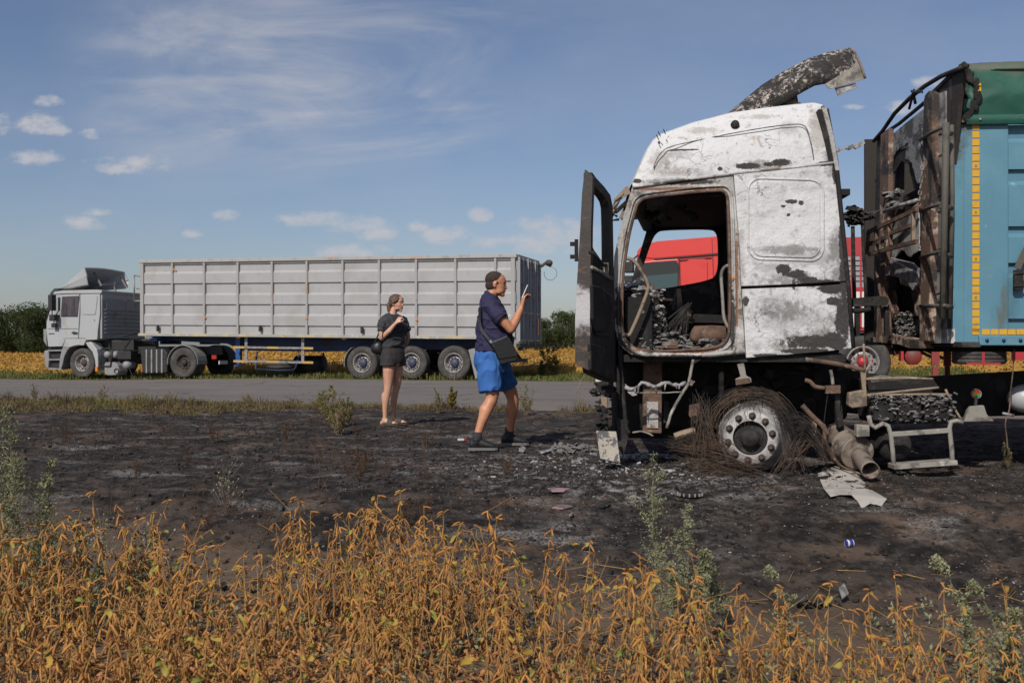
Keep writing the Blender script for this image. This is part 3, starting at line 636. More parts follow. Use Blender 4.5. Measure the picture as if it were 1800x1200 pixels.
cabpart('window_frame', z5([(296, 407), (443, 400), (446, 430), (433, 584), (286, 584), (286, 540)]), -0.008, m_black, 0.008, holes=[z5([(302, 414), (436, 407), (438, 430), (426, 575), (294, 575), (294, 540)])])
cabpart('quarter_window', z5([(238, 420), (275, 408), (282, 420), (276, 560), (268, 585), (222, 575), (228, 480)]), -0.010, m_mirror, 0.012)
cabpart('sleeper_inset', z5([(484, 398), (600, 395), (604, 420), (588, 555), (580, 564), (480, 563), (470, 550), (478, 410)]), -0.022, m_gcab, 0.022, bev=.02)
cabpart('roof_edge', z5([(212, 388), (225, 362), (300, 352), (600, 345), (645, 350), (640, 378), (300, 382)]), -0.02, m_gcab, cabw + .04, bev=.04)
cabpart('front_grille', z5([(130, 692), (150, 690), (160, 700), (160, 848), (132, 800)]), 0.15, m_gcab2, cabw - .3, bev=.03)
cabpart('windscreen', z5([(183, 440), (203, 420), (158, 625), (150, 632)]), 0.2, m_glass, cabw - .4, bev=.01)
cabpart('sun_visor', z5([(185, 400), (190, 375), (225, 335), (265, 332), (268, 345), (225, 362), (205, 400)]), 0.0, m_glassb, cabw, bev=.02)
cabpart('bumper', z5([(136, 880), (175, 875), (180, 960), (172, 1036), (150, 1036), (137, 960)]), 0.0, m_gcab2, cabw, bev=.03)
cabpart('step_well', z5([(168, 858), (300, 848), (290, 1042), (170, 1036)]), 0.12, m_black, .5, bev=.01)
for yy in (875, 955): cabpart('step', z5([(170, yy), (292, yy - 2), (292, yy + 10), (170, yy + 12)]), 0.0, m_gcab2, .3, bev=.008)
cabpart('lower_trim', z5([(165, 1030), (292, 1040), (290, 1048), (180, 1042)]), 0.0, m_gcab2, .3)
cabpart('fender', z5([(300, 848), (365, 848), (340, 880), (315, 930), (300, 1000), (285, 1040), (268, 1040), (275, 950), (285, 900)]), 0.0, m_gcab2, .45, bev=.02)
cabpart('fender_top', z5([(325, 775), (497, 775), (505, 790), (485, 835), (440, 832), (400, 838), (365, 850), (302, 848)]), -0.01, m_gcab, .45, bev=.02)
cabpart('rear_fender', z5([(500, 810), (540, 802), (560, 815), (600, 870), (610, 920), (612, 1055), (590, 1030), (583, 960), (560, 890), (520, 845)]), 0.0, m_gcab, .45, bev=.02)
b = MB(); q = g(*z5([(600, 1042)])[0], -.02); b.box((q.x, -.02, q.z), (.09, .04, .16)); b.build('indicator', m_orange, ct)
cabpart('door_handle', z5([(375, 722), (395, 712), (430, 720), (430, 735), (395, 738)]), -0.02, m_black, .03)
cabpart('door_badge', z5([(178, 728), (228, 728), (228, 736), (178, 736)]), -0.006, m_black, .006)
cabpart('belt_line', z5([(172, 688), (436, 686), (436, 690), (172, 692)]), -0.003, m_black, .004)
cabpart('rust_spot', z5([(574, 610), (582, 608), (586, 616), (578, 622)]), -0.003, m_rimd, .004)
# mirrors
b = MB(); b.box(tuple(GF.px(*z5([(208, 460)])[0], -.25)), (.16, .22, 0.42 * 1.3)); b.box(tuple(GF.px(*z5([(222, 592)])[0], -.2)), (.22, .2, .22)); b.box(tuple(GF.px(*z5([(226, 660)])[0], -.12)), (.17, .1, .15))
for p0, p1 in (((208, 520), (208, 570)), ((222, 610), (228, 650)), ((205, 400), (235, 400))): b.tube([GF.px(*z5([p0])[0], -.18), GF.px(*z5([p1])[0], -.1)], .02, 6)
b.build('door_mirror', m_black, ct, bevel=.03)
# rear wall of the cab
xr = GF.px(*z5([(632, 500)])[0]).x; zt_ = GF.px(*z5([(632, 380)])[0]).z; zb_ = GF.px(*z5([(605, 780)])[0]).z
b = MB(); b.box((xr - .02, cabw / 2, (zt_ + zb_) / 2), (.08, cabw - .12, zt_ - zb_ - .04))
for k in range(7): b.box((xr + 0.03, cabw / 2, zb_ + .22 + k * .135), (.05, cabw - .35, .035))
b.build('rear_wall', m_gsh, ct, bevel=.015)
for y0_, y1_ in ((.25, 1.15), (1.35, 2.2)):
    b = MB(); b.box((xr + .03, (y0_ + y1_) / 2, zt_ - .36), (.04, y1_ - y0_, .42)); b.build('rear_inset', m_gsh, ct, bevel=.02)
# roof spoiler: curved shell open to the rear
def spoiler_shell():
    b = MB(); kx = [z5([q])[0] for q in ((268, 340), (320, 292), (380, 240), (440, 190), (485, 148))]; base = z5([(268, 342), (330, 335), (390, 322), (450, 310), (512, 300)])
    rows = []
    for i in range(5):
        k = i / 4; y0 = .42 * (1 - k) + .12; q = GF.px(*kx[i], y0); bq = GF.px(*base[i], y0); mid = GF.px(kx[i][0] * .55 + base[i][0] * .45 + 1.2 * k, kx[i][1] * .50 + base[i][1] * .50, y0 - .05 * k)
        near = [(bq.x, y0 + .03, bq.z), (mid.x, y0 - .04 * k, mid.z), (mid.x - .01, y0, mid.z + .02), (q.x, y0 + .03, q.z - .02)]
        top_ = [(q.x - .03 * math.sin(math.pi * t), y0 + .06 + (cabw - 2 * y0 - .12) * t, q.z + .05 * math.sin(math.pi * t)) for t in (0, .1, .3, .5, .7, .9, 1)]
        rows.append(near + top_ + [(x, cabw - y, z) for x, y, z in reversed(near)])
    n = len(rows[0]); ins_ = [[(x + .02, y + (.03 if y < cabw / 2 else -.03), z - .03) for x, y, z in r] for r in rows]
    for R_, o_ in ((rows, 0), (ins_, 1)): b.add([p for r in R_ for p in r], [(i * n + j, (i + 1) * n + j, (i + 1) * n + j + 1, i * n + j + 1) for i in range(4) for j in range(n - 1)], False)
    b.add(rows[4] + ins_[4], [(j, j + 1, j + 1 + n, j + n) for j in range(n - 1)]); return b
spoiler_shell().build('roof_spoiler', m_gcab, ct)
b = MB(); b.bar(GF.px(*z5([(578, 198)])[0], 1.0), GF.px(*z5([(632, 295)])[0], .7), .05, .05); b.build('spoiler_strut', m_alu, ct)
b = MB(); b.bar(GF.px(*z5([(815, 240)])[0], 2.1), GF.px(*z5([(868, 330)])[0], 2.1), .05, .05); b.build('spoiler_strut', m_alu, ct)
b = MB(); b.bar(GF.px(*z5([(635, 303)])[0], .3), GF.px(*z5([(765, 296)])[0], 1.2), .06, .06); b.bar(GF.px(*z5([(762, 285)])[0], 1.2), GF.px(*z5([(762, 390)])[0], 1.2), .06, .06)
b.build('lamp_bar', m_alu, ct)
# chassis & underbody
b = MB(); f0 = GF.px(*z5([(300, 880)])[0], .7); 
for yy in (.75, 1.60): p = GF.px(112, 632, yy); q = GF.px(392, 628, yy); p.z = q.z = GF.px(320, 616, .7).z; b.bar(p, q, .09, .28)
b.build('chassis_rail', m_black, ct)
b = MB(); p = GF.px(330, 612, .9); b.box((p.x, 1.2, p.z + .02), (1.3, .9, .10)); b.build('fifth_wheel', m_black, ct)
cabpart('engine_block', [(160, 600), (235, 598), (235, 640), (150, 640)], .5, m_black, 1.4)
cabpart('battery_box', [(206, 617), (230, 617), (230, 631), (206, 631)], 0.05, m_black, .4, bev=.01)
cabpart('fuel_tank', [(246, 620), (250, 614), (287, 612), (294, 620), (293, 655), (250, 656)], 0.1, m_black, .6, bev=.05)
for px_ in (256, 265, 274, 283): cabpart('tank_strap', [(px_, 614), (px_ + 2.5, 614), (px_ + 2.5, 655), (px_, 655)], .075, m_gcab2, .03)
for px_ in (186, 199):
    b = MB(); q = GF.px(px_, 623, .05); b.lathe([(-.06, 0), (-.04, .08), (0, .12), (.1, .13), (.5, .13), (.5, 0)], (q.x, .1, q.z), 'Y', 18); b.build('air_tank', m_gcab2, ct)
cabpart('exhaust_silencer', z5([(665, 1000), (680, 982), (755, 982), (785, 1010), (800, 1060), (790, 1095), (700, 1098), (668, 1090)]), 0.05, m_gcab2, .45, bev=.03)
b = MB(); q = GF.px(*z5([(853, 1008)])[0], .05); b.lathe([(-.02, 0), (0, .13), (.4, .13), (.4, 0)], (q.x, .05, q.z), 'Y', 18); b.build('filter_canister', m_gcab2, ct)
b = MB(); q = GF.px(*z5([(770, 1060)])[0], 0); b.lathe([(-.05, .09), (.1, .09), (.1, 0)], (q.x, .05, q.z), 'Y', 16); b.build('tail_pipe', m_black, ct)
b = MB()
for a_, c_ in (((637, 865), (637, 1015)), ((637, 1015), (720, 1018)), ((720, 1018), (738, 870)), ((650, 860), (735, 862)), ((640, 865), (975, 880)), ((750, 765), (975, 725))): b.tube([GF.px(*z5([a_])[0], .02), GF.px(*z5([c_])[0], .02 if c_[0] < 900 else .6)], .022, 5)
b.tube([GF.px(*z5([(882, 1030)])[0], .1), GF.px(*z5([(910, 1090)])[0], .1), GF.px(*z5([(930, 1145)])[0], -.1)], .012, 5)
b.build('pipe_frame', m_black, ct)
b = MB()
for k in range(3):
    pts = []
    for t in range(60): 
        u = t / 59; a = t * 1.9; q = GF.px(220 + 50 * u, 606 - 5 * math.sin(u * 3) - k * 3, .9); pts.append((q.x, 1.0 + .04 * math.cos(a), q.z + .04 * math.sin(a)))
    b.tube(pts, .012, 4)
b.build('suzi_hose', m_black, ct)
for (px_, py_, dk) in ((143, 638, 0), (320.5, 637.5, 1)):
    q = GF.px(px_, py_, 0); q.z = max(q.z, hh(GF.o.x + q.x * .96, 34) + .49)
    wheel(ct, q, 0.52, 0.30, 0.02, 0.05, m_rubber, m_alu if not dk else m_rimd, m_black if dk else m_rimd, 0.29, hubr=.10)
    wheel(ct, q, 0.52, 0.30, cabw - .32, 0.05, m_rubber, m_black, m_black, 0.29, holes=False)
    b = MB(); b.tube([(q.x, 0.2, q.z), (q.x, cabw - .2, q.z)], 0.09, 10); b.build('axle', m_black, ct)
    if dk:
        wheel(ct, q, 0.52, 0.28, 0.35, 0.04, m_rubber, m_black, m_black, 0.29, holes=False)
        for y0_ in (0.0, cabw - .55): b = MB(); arc_strip(b, q, .58, -5, 185, y0_, y0_ + .55); b.build('mudguard', m_gcab2 if y0_ == 0 else m_black, ct)
cabpart('tail_lamp', [(423 / 1 - 0, 0)] * 0 or [(372, 624), (380, 624), (380, 631), (372, 631)], .35, m_redl, .05)
b = MB(); q = GF.px(385, 637, .3); b.box((q.x, .55, q.z), (.03, .5, .12)); b.build('number_plate', m_white, ct)
reg(ct)
# ================================================================ burnt tractor unit
BF = Frame(0.875, 8.28, -R(4)); bp = BF.px
S_ = 1 / 213.0
def BL(lst): return [(bp(x, y).x, bp(x, y).z, rx * S_, ry * S_) for x, y, rx, ry in lst]
def char_extra(g, co, col):
    # blistered paint: fine cracks and flakes
    v = g.vor(g.vm('ADD', co, g.vm('MULTIPLY', g.comb(g.noise(co, 5.0), g.noise(g.vm('ADD', co, (4, 4, 4)), 5.0), 0.0), (0.25, 0.25, 0.25))), 7.0, 'DISTANCE_TO_EDGE')
    ck = g.m('MULTIPLY', g.m('LESS_THAN', v, 0.013), g.step(g.noise(co, 2.2, 4), 0.50, 0.60)); col = g.mix(g.m('MULTIPLY', ck, 0.7), col, (0.10, 0.10, 0.10))
    f = g.step(g.noise(co, 34, 5, 0.75), 0.66, 0.72); f = g.m('MULTIPLY', f, g.step(g.noise(g.vm('ADD', co, (7, 0, 2)), 2.6, 4), 0.48, 0.62)); return g.mix(g.m('MULTIPLY', f, 0.85), col, (0.045, 0.042, 0.04))
m_ash = mat('scorched_white_panel', (0.60, 0.61, 0.62), [((0.44, 0.45, 0.46), 1.6, 0.46, 0.70), ((0.62, 0.625, 0.63), 3.2, 0.45, 0.66), ((0.33, 0.33, 0.33), 8.5, 0.56, 0.70), ((0.63, 0.63, 0.62), 17, 0.55, 0.66), ((0.22, 0.215, 0.21), 27, 0.62, 0.72), ((0.36, 0.27, 0.19), 5.1, 0.62, 0.74), ((0.10, 0.095, 0.09), 11, 0.68, 0.74)],
    rough=0.72, bump=0.95, bscale=11, bdetail=10, extra=char_extra, spec=0.3, blobs=[
    ((0.33, 0.335, 0.34), BL([(1200, 305, 70, 6), (1380, 622, 90, 5), (1305, 560, 5, 70), (1420, 455, 60, 22), (1355, 470, 40, 10), (1390, 560, 85, 28), (1350, 545, 40, 30), (1190, 270, 26, 14), (1385, 225, 26, 18), (1440, 215, 14, 16), (1475, 440, 22, 60)]), 1.2, 1.1, .75),
    ((0.30, 0.27, 0.235), BL([(1180, 300, 80, 8), (1160, 285, 24, 30), (1300, 470, 12, 90), (1400, 612, 90, 10), (1440, 230, 18, 50), (1240, 225, 40, 8), (1330, 200, 50, 6)]), 1.6, .9, .6),
    ((0.62, 0.63, 0.64), BL([(1335, 590, 26, 14), (1345, 420, 40, 18), (1428, 474, 22, 11), (1400, 350, 26, 18), (1250, 255, 50, 14), (1330, 585, 14, 8)]), 1.4, .9, .85),
    ((0.16, 0.155, 0.15), BL([(1478, 470, 26, 75), (1480, 560, 24, 60), (1425, 598, 85, 24), (1400, 492, 70, 16), (1345, 290, 60, 10), (1462, 280, 16, 34), (1385, 440, 70, 10), (1380, 545, 60, 20), (1200, 318, 60, 6), (1150, 320, 30, 8)]), 1.5, .9, .72),
    ((0.045, 0.042, 0.04), BL([(1350, 625, 30, 4), (1420, 617, 50, 6), (1120, 318, 8, 5), (1310, 292, 26, 6), (1372, 286, 22, 7), (1352, 289, 10, 4), (1266, 297, 6, 4), (1378, 474, 16, 11), (1400, 482, 20, 9), (1420, 492, 22, 6), (1430, 601, 58, 13), (1470, 600, 20, 18), (1478, 560, 12, 40), (1483, 462, 9, 62), (1480, 415, 7, 30), (1484, 560, 10, 50), (1432, 497, 42, 7), (1460, 508, 26, 9), (1385, 378, 4, 3), (1468, 300, 6, 26), (1452, 288, 20, 5), (1466, 530, 16, 8)]), 1.1),
    ((0.06, 0.055, 0.05), BL([(1390, 355, 12, 4), (1408, 357, 6, 5), (1376, 363, 5, 3), (1160, 247, 3, 5), (1293, 219, 4, 4), (1310, 530, 6, 10), (1395, 500, 4, 12), (1200, 262, 30, 2)]), 1.6)])
m_frame = mat('scorched_door_frame', (0.38, 0.37, 0.355), [((0.16, 0.12, 0.09), 7, 0.50, 0.62), ((0.55, 0.54, 0.52), 5, 0.52, 0.66), ((0.05, 0.045, 0.04), 4, 0.58, 0.70)], rough=0.8, bump=0.6, bscale=40,
    blobs=[((0.05, 0.047, 0.045), BL([(1180, 628, 70, 5), (1090, 600, 14, 18), (1287, 560, 5, 60), (1200, 320, 70, 5), (1088, 540, 8, 40)]), 1.8), ((0.22, 0.12, 0.07), BL([(1200, 616, 80, 5), (1295, 500, 3, 90), (1180, 332, 80, 3)]), 2.2)])
m_char = mat('charred_metal', (0.013, 0.012, 0.012), [((0.045, 0.040, 0.037), 5, 0.48, 0.66), ((0.10, 0.075, 0.055), 9, 0.60, 0.72), ((0.24, 0.235, 0.23), 26, 0.66, 0.72)], rough=0.85, bump=0.7, bscale=30)
m_char2 = mat('charred_black', (0.008, 0.0078, 0.0078), [((0.028, 0.025, 0.023), 6, 0.5, 0.68)], rough=0.85, bump=0.5, bscale=25)
m_rust = mat('burnt_rust', (0.14, 0.085, 0.06), [((0.06, 0.04, 0.032), 6, 0.45, 0.62), ((0.26, 0.17, 0.12), 11, 0.55, 0.68), ((0.20, 0.19, 0.18), 8, 0.6, 0.72)], rough=0.9, bump=0.5, bscale=50)
m_tan = mat('bare_scorched_tube', (0.24, 0.185, 0.13), [((0.10, 0.08, 0.065), 9, 0.5, 0.65), ((0.36, 0.31, 0.24), 6, 0.58, 0.7)], rough=0.7, bump=0.3)
m_gtube = mat('pale_scorched_tube', (0.25, 0.235, 0.205), [((0.11, 0.10, 0.09), 9, 0.48, 0.62), ((0.40, 0.38, 0.34), 5, 0.58, 0.7)], rough=0.75, bump=0.3)
m_alur = mat('scorched_alloy_rim', (0.42, 0.41, 0.40), [((0.24, 0.23, 0.22), 8, 0.46, 0.62), ((0.50, 0.49, 0.48), 14, 0.55, 0.68), ((0.10, 0.08, 0.07), 10, 0.66, 0.76)], rough=0.6, metal=0.15, bump=0.4, bscale=40)
m_wire = mat('rusty_wire', (0.095, 0.060, 0.038), [((0.022, 0.019, 0.017), 2.4, 0.42, 0.6), ((0.20, 0.135, 0.08), 4, 0.6, 0.75)], rough=0.7)
m_melt = mat('melted_aluminium', (0.34, 0.335, 0.34), [((0.12, 0.115, 0.115), 14, 0.45, 0.62), ((0.48, 0.47, 0.46), 22, 0.55, 0.68)], rough=0.6, bump=0.7, bscale=60)
m_ashgrey = mat('ash_grey', (0.19, 0.185, 0.18), [((0.07, 0.065, 0.06), 14, 0.45, 0.62), ((0.34, 0.33, 0.32), 22, 0.56, 0.68)], rough=0.95, bump=0.8, bscale=50)
m_doorin = mat('charred_door_inside', (0.022, 0.021, 0.020), [((0.07, 0.06, 0.045), 4, 0.52, 0.7), ((0.16, 0.155, 0.15), 13, 0.62, 0.72)], rough=0.8, bump=0.5)
def edge_extra(g, co, col):
    x, y, z = g.sep(co); n = g.noise(co, 7, 8, 0.7)
    f = g.m('MULTIPLY', g.step(g.m('ADD', g.m('SUBTRACT', 0.22, g.m('ABSOLUTE', g.m('SUBTRACT', z, 1.33))), g.m('MULTIPLY', g.m('SUBTRACT', n, 0.5), 0.5)), 0.0, 0.12), 1.0)
    col = g.mix(f, col, (0.42, 0.42, 0.43))
    return g.mix(g.step(g.noise(g.scale(co, (1, 1, 5)), 3.0, 5), 0.55, 0.7), col, (0.13, 0.08, 0.055))
m_dooredge = mat('charred_door_edge', (0.04, 0.033, 0.03), [((0.10, 0.065, 0.05), 3, 0.5, 0.7)], rough=0.7, bump=0.4, extra=edge_extra)

bt = empty('burnt_truck', BF.o, BF.yaw, label='burnt-out white high-roof truck cab with its door hanging open, on its rims', cat='truck')
CW = 2.32
def bpoly(name, pts, w0, t, m, par=None, bev=0.0, holes=(), label=None):
    b = MB(); b.prism(BF.P(pts, w0), (0, t, 0), [BF.P(h_, w0) for h_ in holes]); return b.build(name, m, par or bt, bevel=bev, label=label)
def btube(name, pts, r, m, w0=0.0, par=None, n=8, wob=0.0):
    b = MB(); P = BF.P(pts, w0); Q = []
    for i in range(len(P) - 1):
        for k in range(4): Q.append(P[i].lerp(P[i + 1], k / 4))
    Q.append(P[-1])
    for _ in range(2): Q = [Q[0]] + [(Q[i - 1] + Q[i] * 2 + Q[i + 1]) / 4 for i in range(1, len(Q) - 1)] + [Q[-1]]
    if wob: Q = [q + Vector((ru(-wob, wob), ru(-wob, wob), ru(-wob, wob))) for q in Q]
    b.tube(Q, r, n); return b.build(name, m, par or bt)
def rpoly(cx, cy, hw, hh_, r, sk=0.0, n=5):
    out = []
    for (sx, sy, a0) in ((1, -1, -90), (1, 1, 0), (-1, 1, 90), (-1, -1, 180)):
        for k in range(n + 1):
            a = R(a0 + 90 * k / n); x = cx + sx * (hw - r) + math.cos(a) * r; y = cy + sy * (hh_ - r) + math.sin(a) * r; out.append((x, y + (x - cx) * sk))
    return out
def smooth_loop(pts, it=2):
    for _ in range(it): pts = [q for i in range(len(pts)) for q in ((pts[i][0] * .75 + pts[(i + 1) % len(pts)][0] * .25, pts[i][1] * .75 + pts[(i + 1) % len(pts)][1] * .25), (pts[i][0] * .25 + pts[(i + 1) % len(pts)][0] * .75, pts[i][1] * .25 + pts[(i + 1) % len(pts)][1] * .75))]
    return pts
# --- roof side panel with rounded top, carried over to the far side as the roof
def rel(px_, py_, w_): return (px_, py_, w_)
roofprof = [(1112, 325, 0), (1118, 308, .03), (1128, 286, .05), (1139, 262, .08), (1149, 247, .10), (1162, 237, .12), (1220, 216, .14), (1290, 198, .15), (1345, 190, .15), (1400, 184, .15), (1432, 181, .15), (1445, 184, .15), (1450, 192, .14)]
b = MB(); top = [bp(*q) for q in roofprof]; bot = [bp(x, y, 0.0) for x, y in [(1112, 327), (1135, 325), (1165, 321), (1195, 316), (1225, 312), (1250, 309), (1275, 306), (1300, 303), (1340, 299), (1380, 294), (1415, 291), (1440, 288), (1467, 284)]]
n = len(top); NV = 12
def sidept(i, v):
    a, c = bot[i], top[i]; p = a.lerp(c, v); p.y = a.y + (c.y - a.y) * (v ** 2.2); return p
vs = [sidept(i, v / NV) for i in range(n) for v in range(NV + 1)]
b.add(vs, [(i * (NV + 1) + v, (i + 1) * (NV + 1) + v, (i + 1) * (NV + 1) + v + 1, i * (NV + 1) + v + 1) for i in range(n - 1) for v in range(NV)], True)
# rounded shoulder and roof skin
vs = []; NR = 18
for i in range(n):
    t_ = top[i]
    for v in range(NR + 1):
        u = v / NR; y = t_.y + (CW - 2 * t_.y) * u; vs.append((t_.x, y, t_.z + 0.07 * math.sin(math.pi * u) ** 0.5))
b.add(vs, [(i * (NR + 1) + v, (i + 1) * (NR + 1) + v, (i + 1) * (NR + 1) + v + 1, i * (NR + 1) + v + 1) for i in range(n - 1) for v in range(NR)], True)
# far side
vs = [(sidept(i, v / NV).x, CW - sidept(i, v / NV).y, sidept(i, v / NV).z) for i in range(n) for v in range(NV + 1)]
b.add(vs, [(i * (NV + 1) + v, (i + 1) * (NV + 1) + v, (i + 1) * (NV + 1) + v + 1, i * (NV + 1) + v + 1) for i in range(n - 1) for v in range(NV)], True)
roof = b.build('roof', m_ash, bt)
# raised seam line pressed into the roof side
def on_side(px_, py_):
    # point on the curved roof side under this sight line
    w_ = 0.0
    for _ in range(6):
        q = bp(px_, py_, w_); i = min(range(n - 1), key=lambda k: abs((bot[k].x + bot[k + 1].x) / 2 - q.x)); zb_, zt2 = (bot[i].z + bot[i + 1].z) / 2, (top[i].z + top[i + 1].z) / 2
        v = max(0, min(1, (q.z - zb_) / (zt2 - zb_))); w_ = (top[i].y) * v ** 2.2
    return bp(px_, py_, w_ - 0.028)
b = MB(); seam = [(1148, 300), (1152, 285), (1160, 270), (1175, 258), (1230, 246), (1300, 232), (1360, 222), (1400, 218), (1413, 220), (1420, 229), (1424, 245), (1428, 262), (1430, 280)]
b.tube([on_side(*q) for q in smooth_loop(seam, 1)[:-2]], 0.0045, 5); b.build('pressed_seam', m_ashgrey, roof)
b = MB(); q = on_side(1292, 219); b.tube([q + Vector((0, .02, 0)), q + Vector((0, -.012, 0))], .035, 16); b.build('marker_socket', m_char, roof)
b = MB()
for (x, y) in ((1158, 246), (1161, 240), (1170, 236)): q = on_side(x, y); b.tube([q, q + Vector((-.02, -.01, .04))], .005, 4)
b.build('burnt_clips', m_char2, roof)
# gutter between roof and side
btube('gutter', [(1112, 329), (1200, 317), (1290, 305), (1380, 296), (1468, 286)], 0.011, m_frame, -.008)
# --- door surround
hole = smooth_loop([(1122, 352), (1150, 345), (1262, 334), (1276, 338), (1280, 352), (1283, 455), (1283, 570), (1280, 596), (1264, 611), (1200, 616), (1126, 618), (1101, 602), (1093, 575), (1094, 490), (1104, 420), (1114, 380)], 2)
surround = [(1111, 330), (1288, 306), (1293, 360), (1298, 420), (1302, 500), (1306, 560), (1310, 622), (1240, 629), (1140, 628), (1108, 622), (1088, 606), (1081, 575), (1078, 520), (1080, 450), (1087, 415), (1098, 372)]
bpoly('door_surround', surround, 0.0, .05, m_frame, holes=[hole])
b = MB(); hp = BF.P(hole, -.006); b.tube(hp + [hp[0]], .013, 7, caps=False); b.build('door_seal', m_rust, bt)
h2 = smooth_loop([(1116, 344), (1150, 337), (1266, 325), (1283, 330), (1288, 350), (1291, 455), (1292, 570), (1289, 600), (1270, 618), (1200, 623), (1122, 624), (1094, 606), (1086, 575), (1087, 490), (1096, 420), (1107, 376)], 2)
b = MB(); hp = BF.P(h2, -.008); b.tube(hp + [hp[0]], .010, 7, caps=False); b.build('door_frame_flange', m_frame, bt)
# inner reveal of the opening (depth of the frame)
b = MB(); A_ = BF.P(hole, .0); vs = [p for p in A_] + [p + Vector((0, .14, 0)) for p in A_]; k = len(A_); b.add(vs, [(i, (i + 1) % k, (i + 1) % k + k, i + k) for i in range(k)], True); b.build('door_reveal', m_char, bt)
# --- rear side panels
sp_ = bpoly('sleeper_panel', [(1290, 306), (1330, 301), (1400, 293), (1464, 286), (1470, 330), (1476, 385), (1482, 440), (1487, 494), (1430, 498), (1303, 503), (1300, 430)], -.012, .05, m_ash, bev=.006)
lp_ = bpoly('lower_side_panel', [(1304, 508), (1430, 503), (1488, 499), (1492, 555), (1497, 612), (1440, 619), (1312, 629), (1308, 565)], -.012, .05, m_ash, bev=.006)
ins = rpoly(1381, 386, 66, 71, 22, 0.03)
b = MB(); P_ = BF.P(ins, -.012); b.tube(P_ + [P_[0]], .010, 6, caps=False); b.build('sleeper_inset_rim', m_ash, sp_)
ins2 = rpoly(1381, 386, 61, 66, 20, 0.03); bpoly('sleeper_inset', ins2, -.022, .012, m_ash, sp_, bev=.008)
bpoly('inner_wall', [(1286, 310), (1462, 290), (1484, 495), (1492, 610), (1312, 624), (1300, 500)], .05, .03, m_char2)
b = MB(); P_ = BF.P(rpoly(1398, 475, 88, 17, 16, 0.06), -.012)
# rear wall and corner post
xr2 = [bp(x, y).x for x, y in ((1450, 192), (1467, 284), (1488, 497), (1497, 612))]; zr = [bp(x, y).z for x, y in ((1450, 192), (1467, 284), (1488, 497), (1497, 612))]
b = MB(); vs = []
for x, z in zip(xr2, zr): vs += [(x, 0.0, z), (x, CW, z), (x - .05, 0.0, z), (x - .05, CW, z)]
fs = []
for i in range(3): o = i * 4; p = o + 4; fs += [(o, o + 1, p + 1, p), (o + 2, p + 2, p + 3, o + 3), (o, p, p + 2, o + 2), (o + 1, o + 3, p + 3, p + 1)]
b.add(vs, fs + [(0, 2, 3, 1), (12, 13, 15, 14)]); b.build('rear_wall', m_char, bt)
b = MB(); b.tube([Vector((x + .012, 0.0, z)) for x, z in zip(xr2, zr)], .020, 7); b.build('corner_post', m_char, bt)
bpoly('body_drain_channel', [(1444, 186), (1452, 186), (1466, 240), (1476, 300), (1469, 300), (1458, 240)], -.02, .03, m_frame, bev=.004)
# --- far side of the cab
farhole = smooth_loop([(1122, 496), (1136, 452), (1148, 418), (1156, 408), (1165, 404), (1250, 402), (1260, 408), (1263, 425), (1263, 484), (1240, 494), (1190, 503), (1150, 510), (1125, 512)], 2)
farout = [(1109, 498), (1122, 455), (1136, 408), (1142, 385), (1150, 370), (1460, 345), (1475, 620), (1100, 625), (1095, 560), (1098, 512)]
bpoly('far_side_panel', farout, CW - .08, .06, m_char, holes=[farhole])
# header beam, ceiling and inner lining
zc = bp(1200, 345).z; x0 = bp(1122, 352).x; x1 = bp(1470, 345).x
b = MB(); b.box(((x0 + x1) / 2 + .2, CW / 2, zc + .03), (x1 - x0 - .15, CW - .1, .05)); b.build('headliner', m_char2, bt)
b = MB(); b.tube([Vector((x0 + .02, .03, bp(1115, 345).z)), Vector((x0 + .05, .8, zc + .02)), Vector((x0 + .22, CW - .1, bp(1142, 398, CW - .1).z))], .06, 8); b.build('windscreen_header', m_char, bt)
b = MB(); p = bp(1150, 362, .5); 
for k in range(12): q = p + Vector((ru(-.12, .35), ru(-.2, .7), ru(-.10, .09))); b.ell(q, (ru(.03, .09), 0, ru(-.03, .03)), (0, ru(.03, .1), 0), (ru(-.02, .02), 0, ru(.02, .06)), 8, 5)
b.build('hanging_header_wreckage', m_char, bt, kind='stuff')
b = MB(); b.box((x1 - .3 - .05, CW / 2, 1.9), (.04, CW - .14, 1.5)); b.build('bunk_bulkhead', m_char2, bt)
# floor
zf = bp(1200, 619).z; xa = bp(1090, 610).x; xb = bp(1495, 612).x
b = MB(); b.box(((xa + xb) / 2, CW / 2, zf - .05), (xb - xa - .06, CW - .06, .06)); b.build('cab_floor', m_char, bt)
# sill: bright folded lip under the door
btube('sill', [(1100, 607), (1118, 618), (1140, 624), (1240, 624), (1308, 617)], .022, m_frame, -.012)
# front lower panel + dashboard front wall
b = MB(); b.prism([(xa - .02, .02, zf - .1), (xa - .02, CW - .02, zf - .1), (xa + .0, CW - .02, bp(1088, 498).z), (xa + .0, .02, bp(1088, 498).z)], (.04, 0, 0)); b.build('front_panel', m_char, bt)
b = MB(); 
for k in range(4): b.tube([bp(1096 - k * 4, 340 + k * 6, -.02 + k * .05), bp(1082 - k * 3, 352 + k * 12, .02), bp(1078 + k * 3, 368 + k * 6, .1)], .012, 5)
b.prism(BF.P([(1104, 326), (1098, 330), (1078, 352), (1084, 356), (1100, 345), (1108, 340)], .05), (0, .01, 0)); b.prism(BF.P([(1102, 350), (1080, 370), (1084, 376), (1102, 360)], .12), (0, .01, 0)); b.prism(BF.P([(1096, 366), (1088, 382), (1092, 386), (1100, 376)], .1), (0, .02, 0))
b.build('twisted_visor_bracket', m_tan, bt)
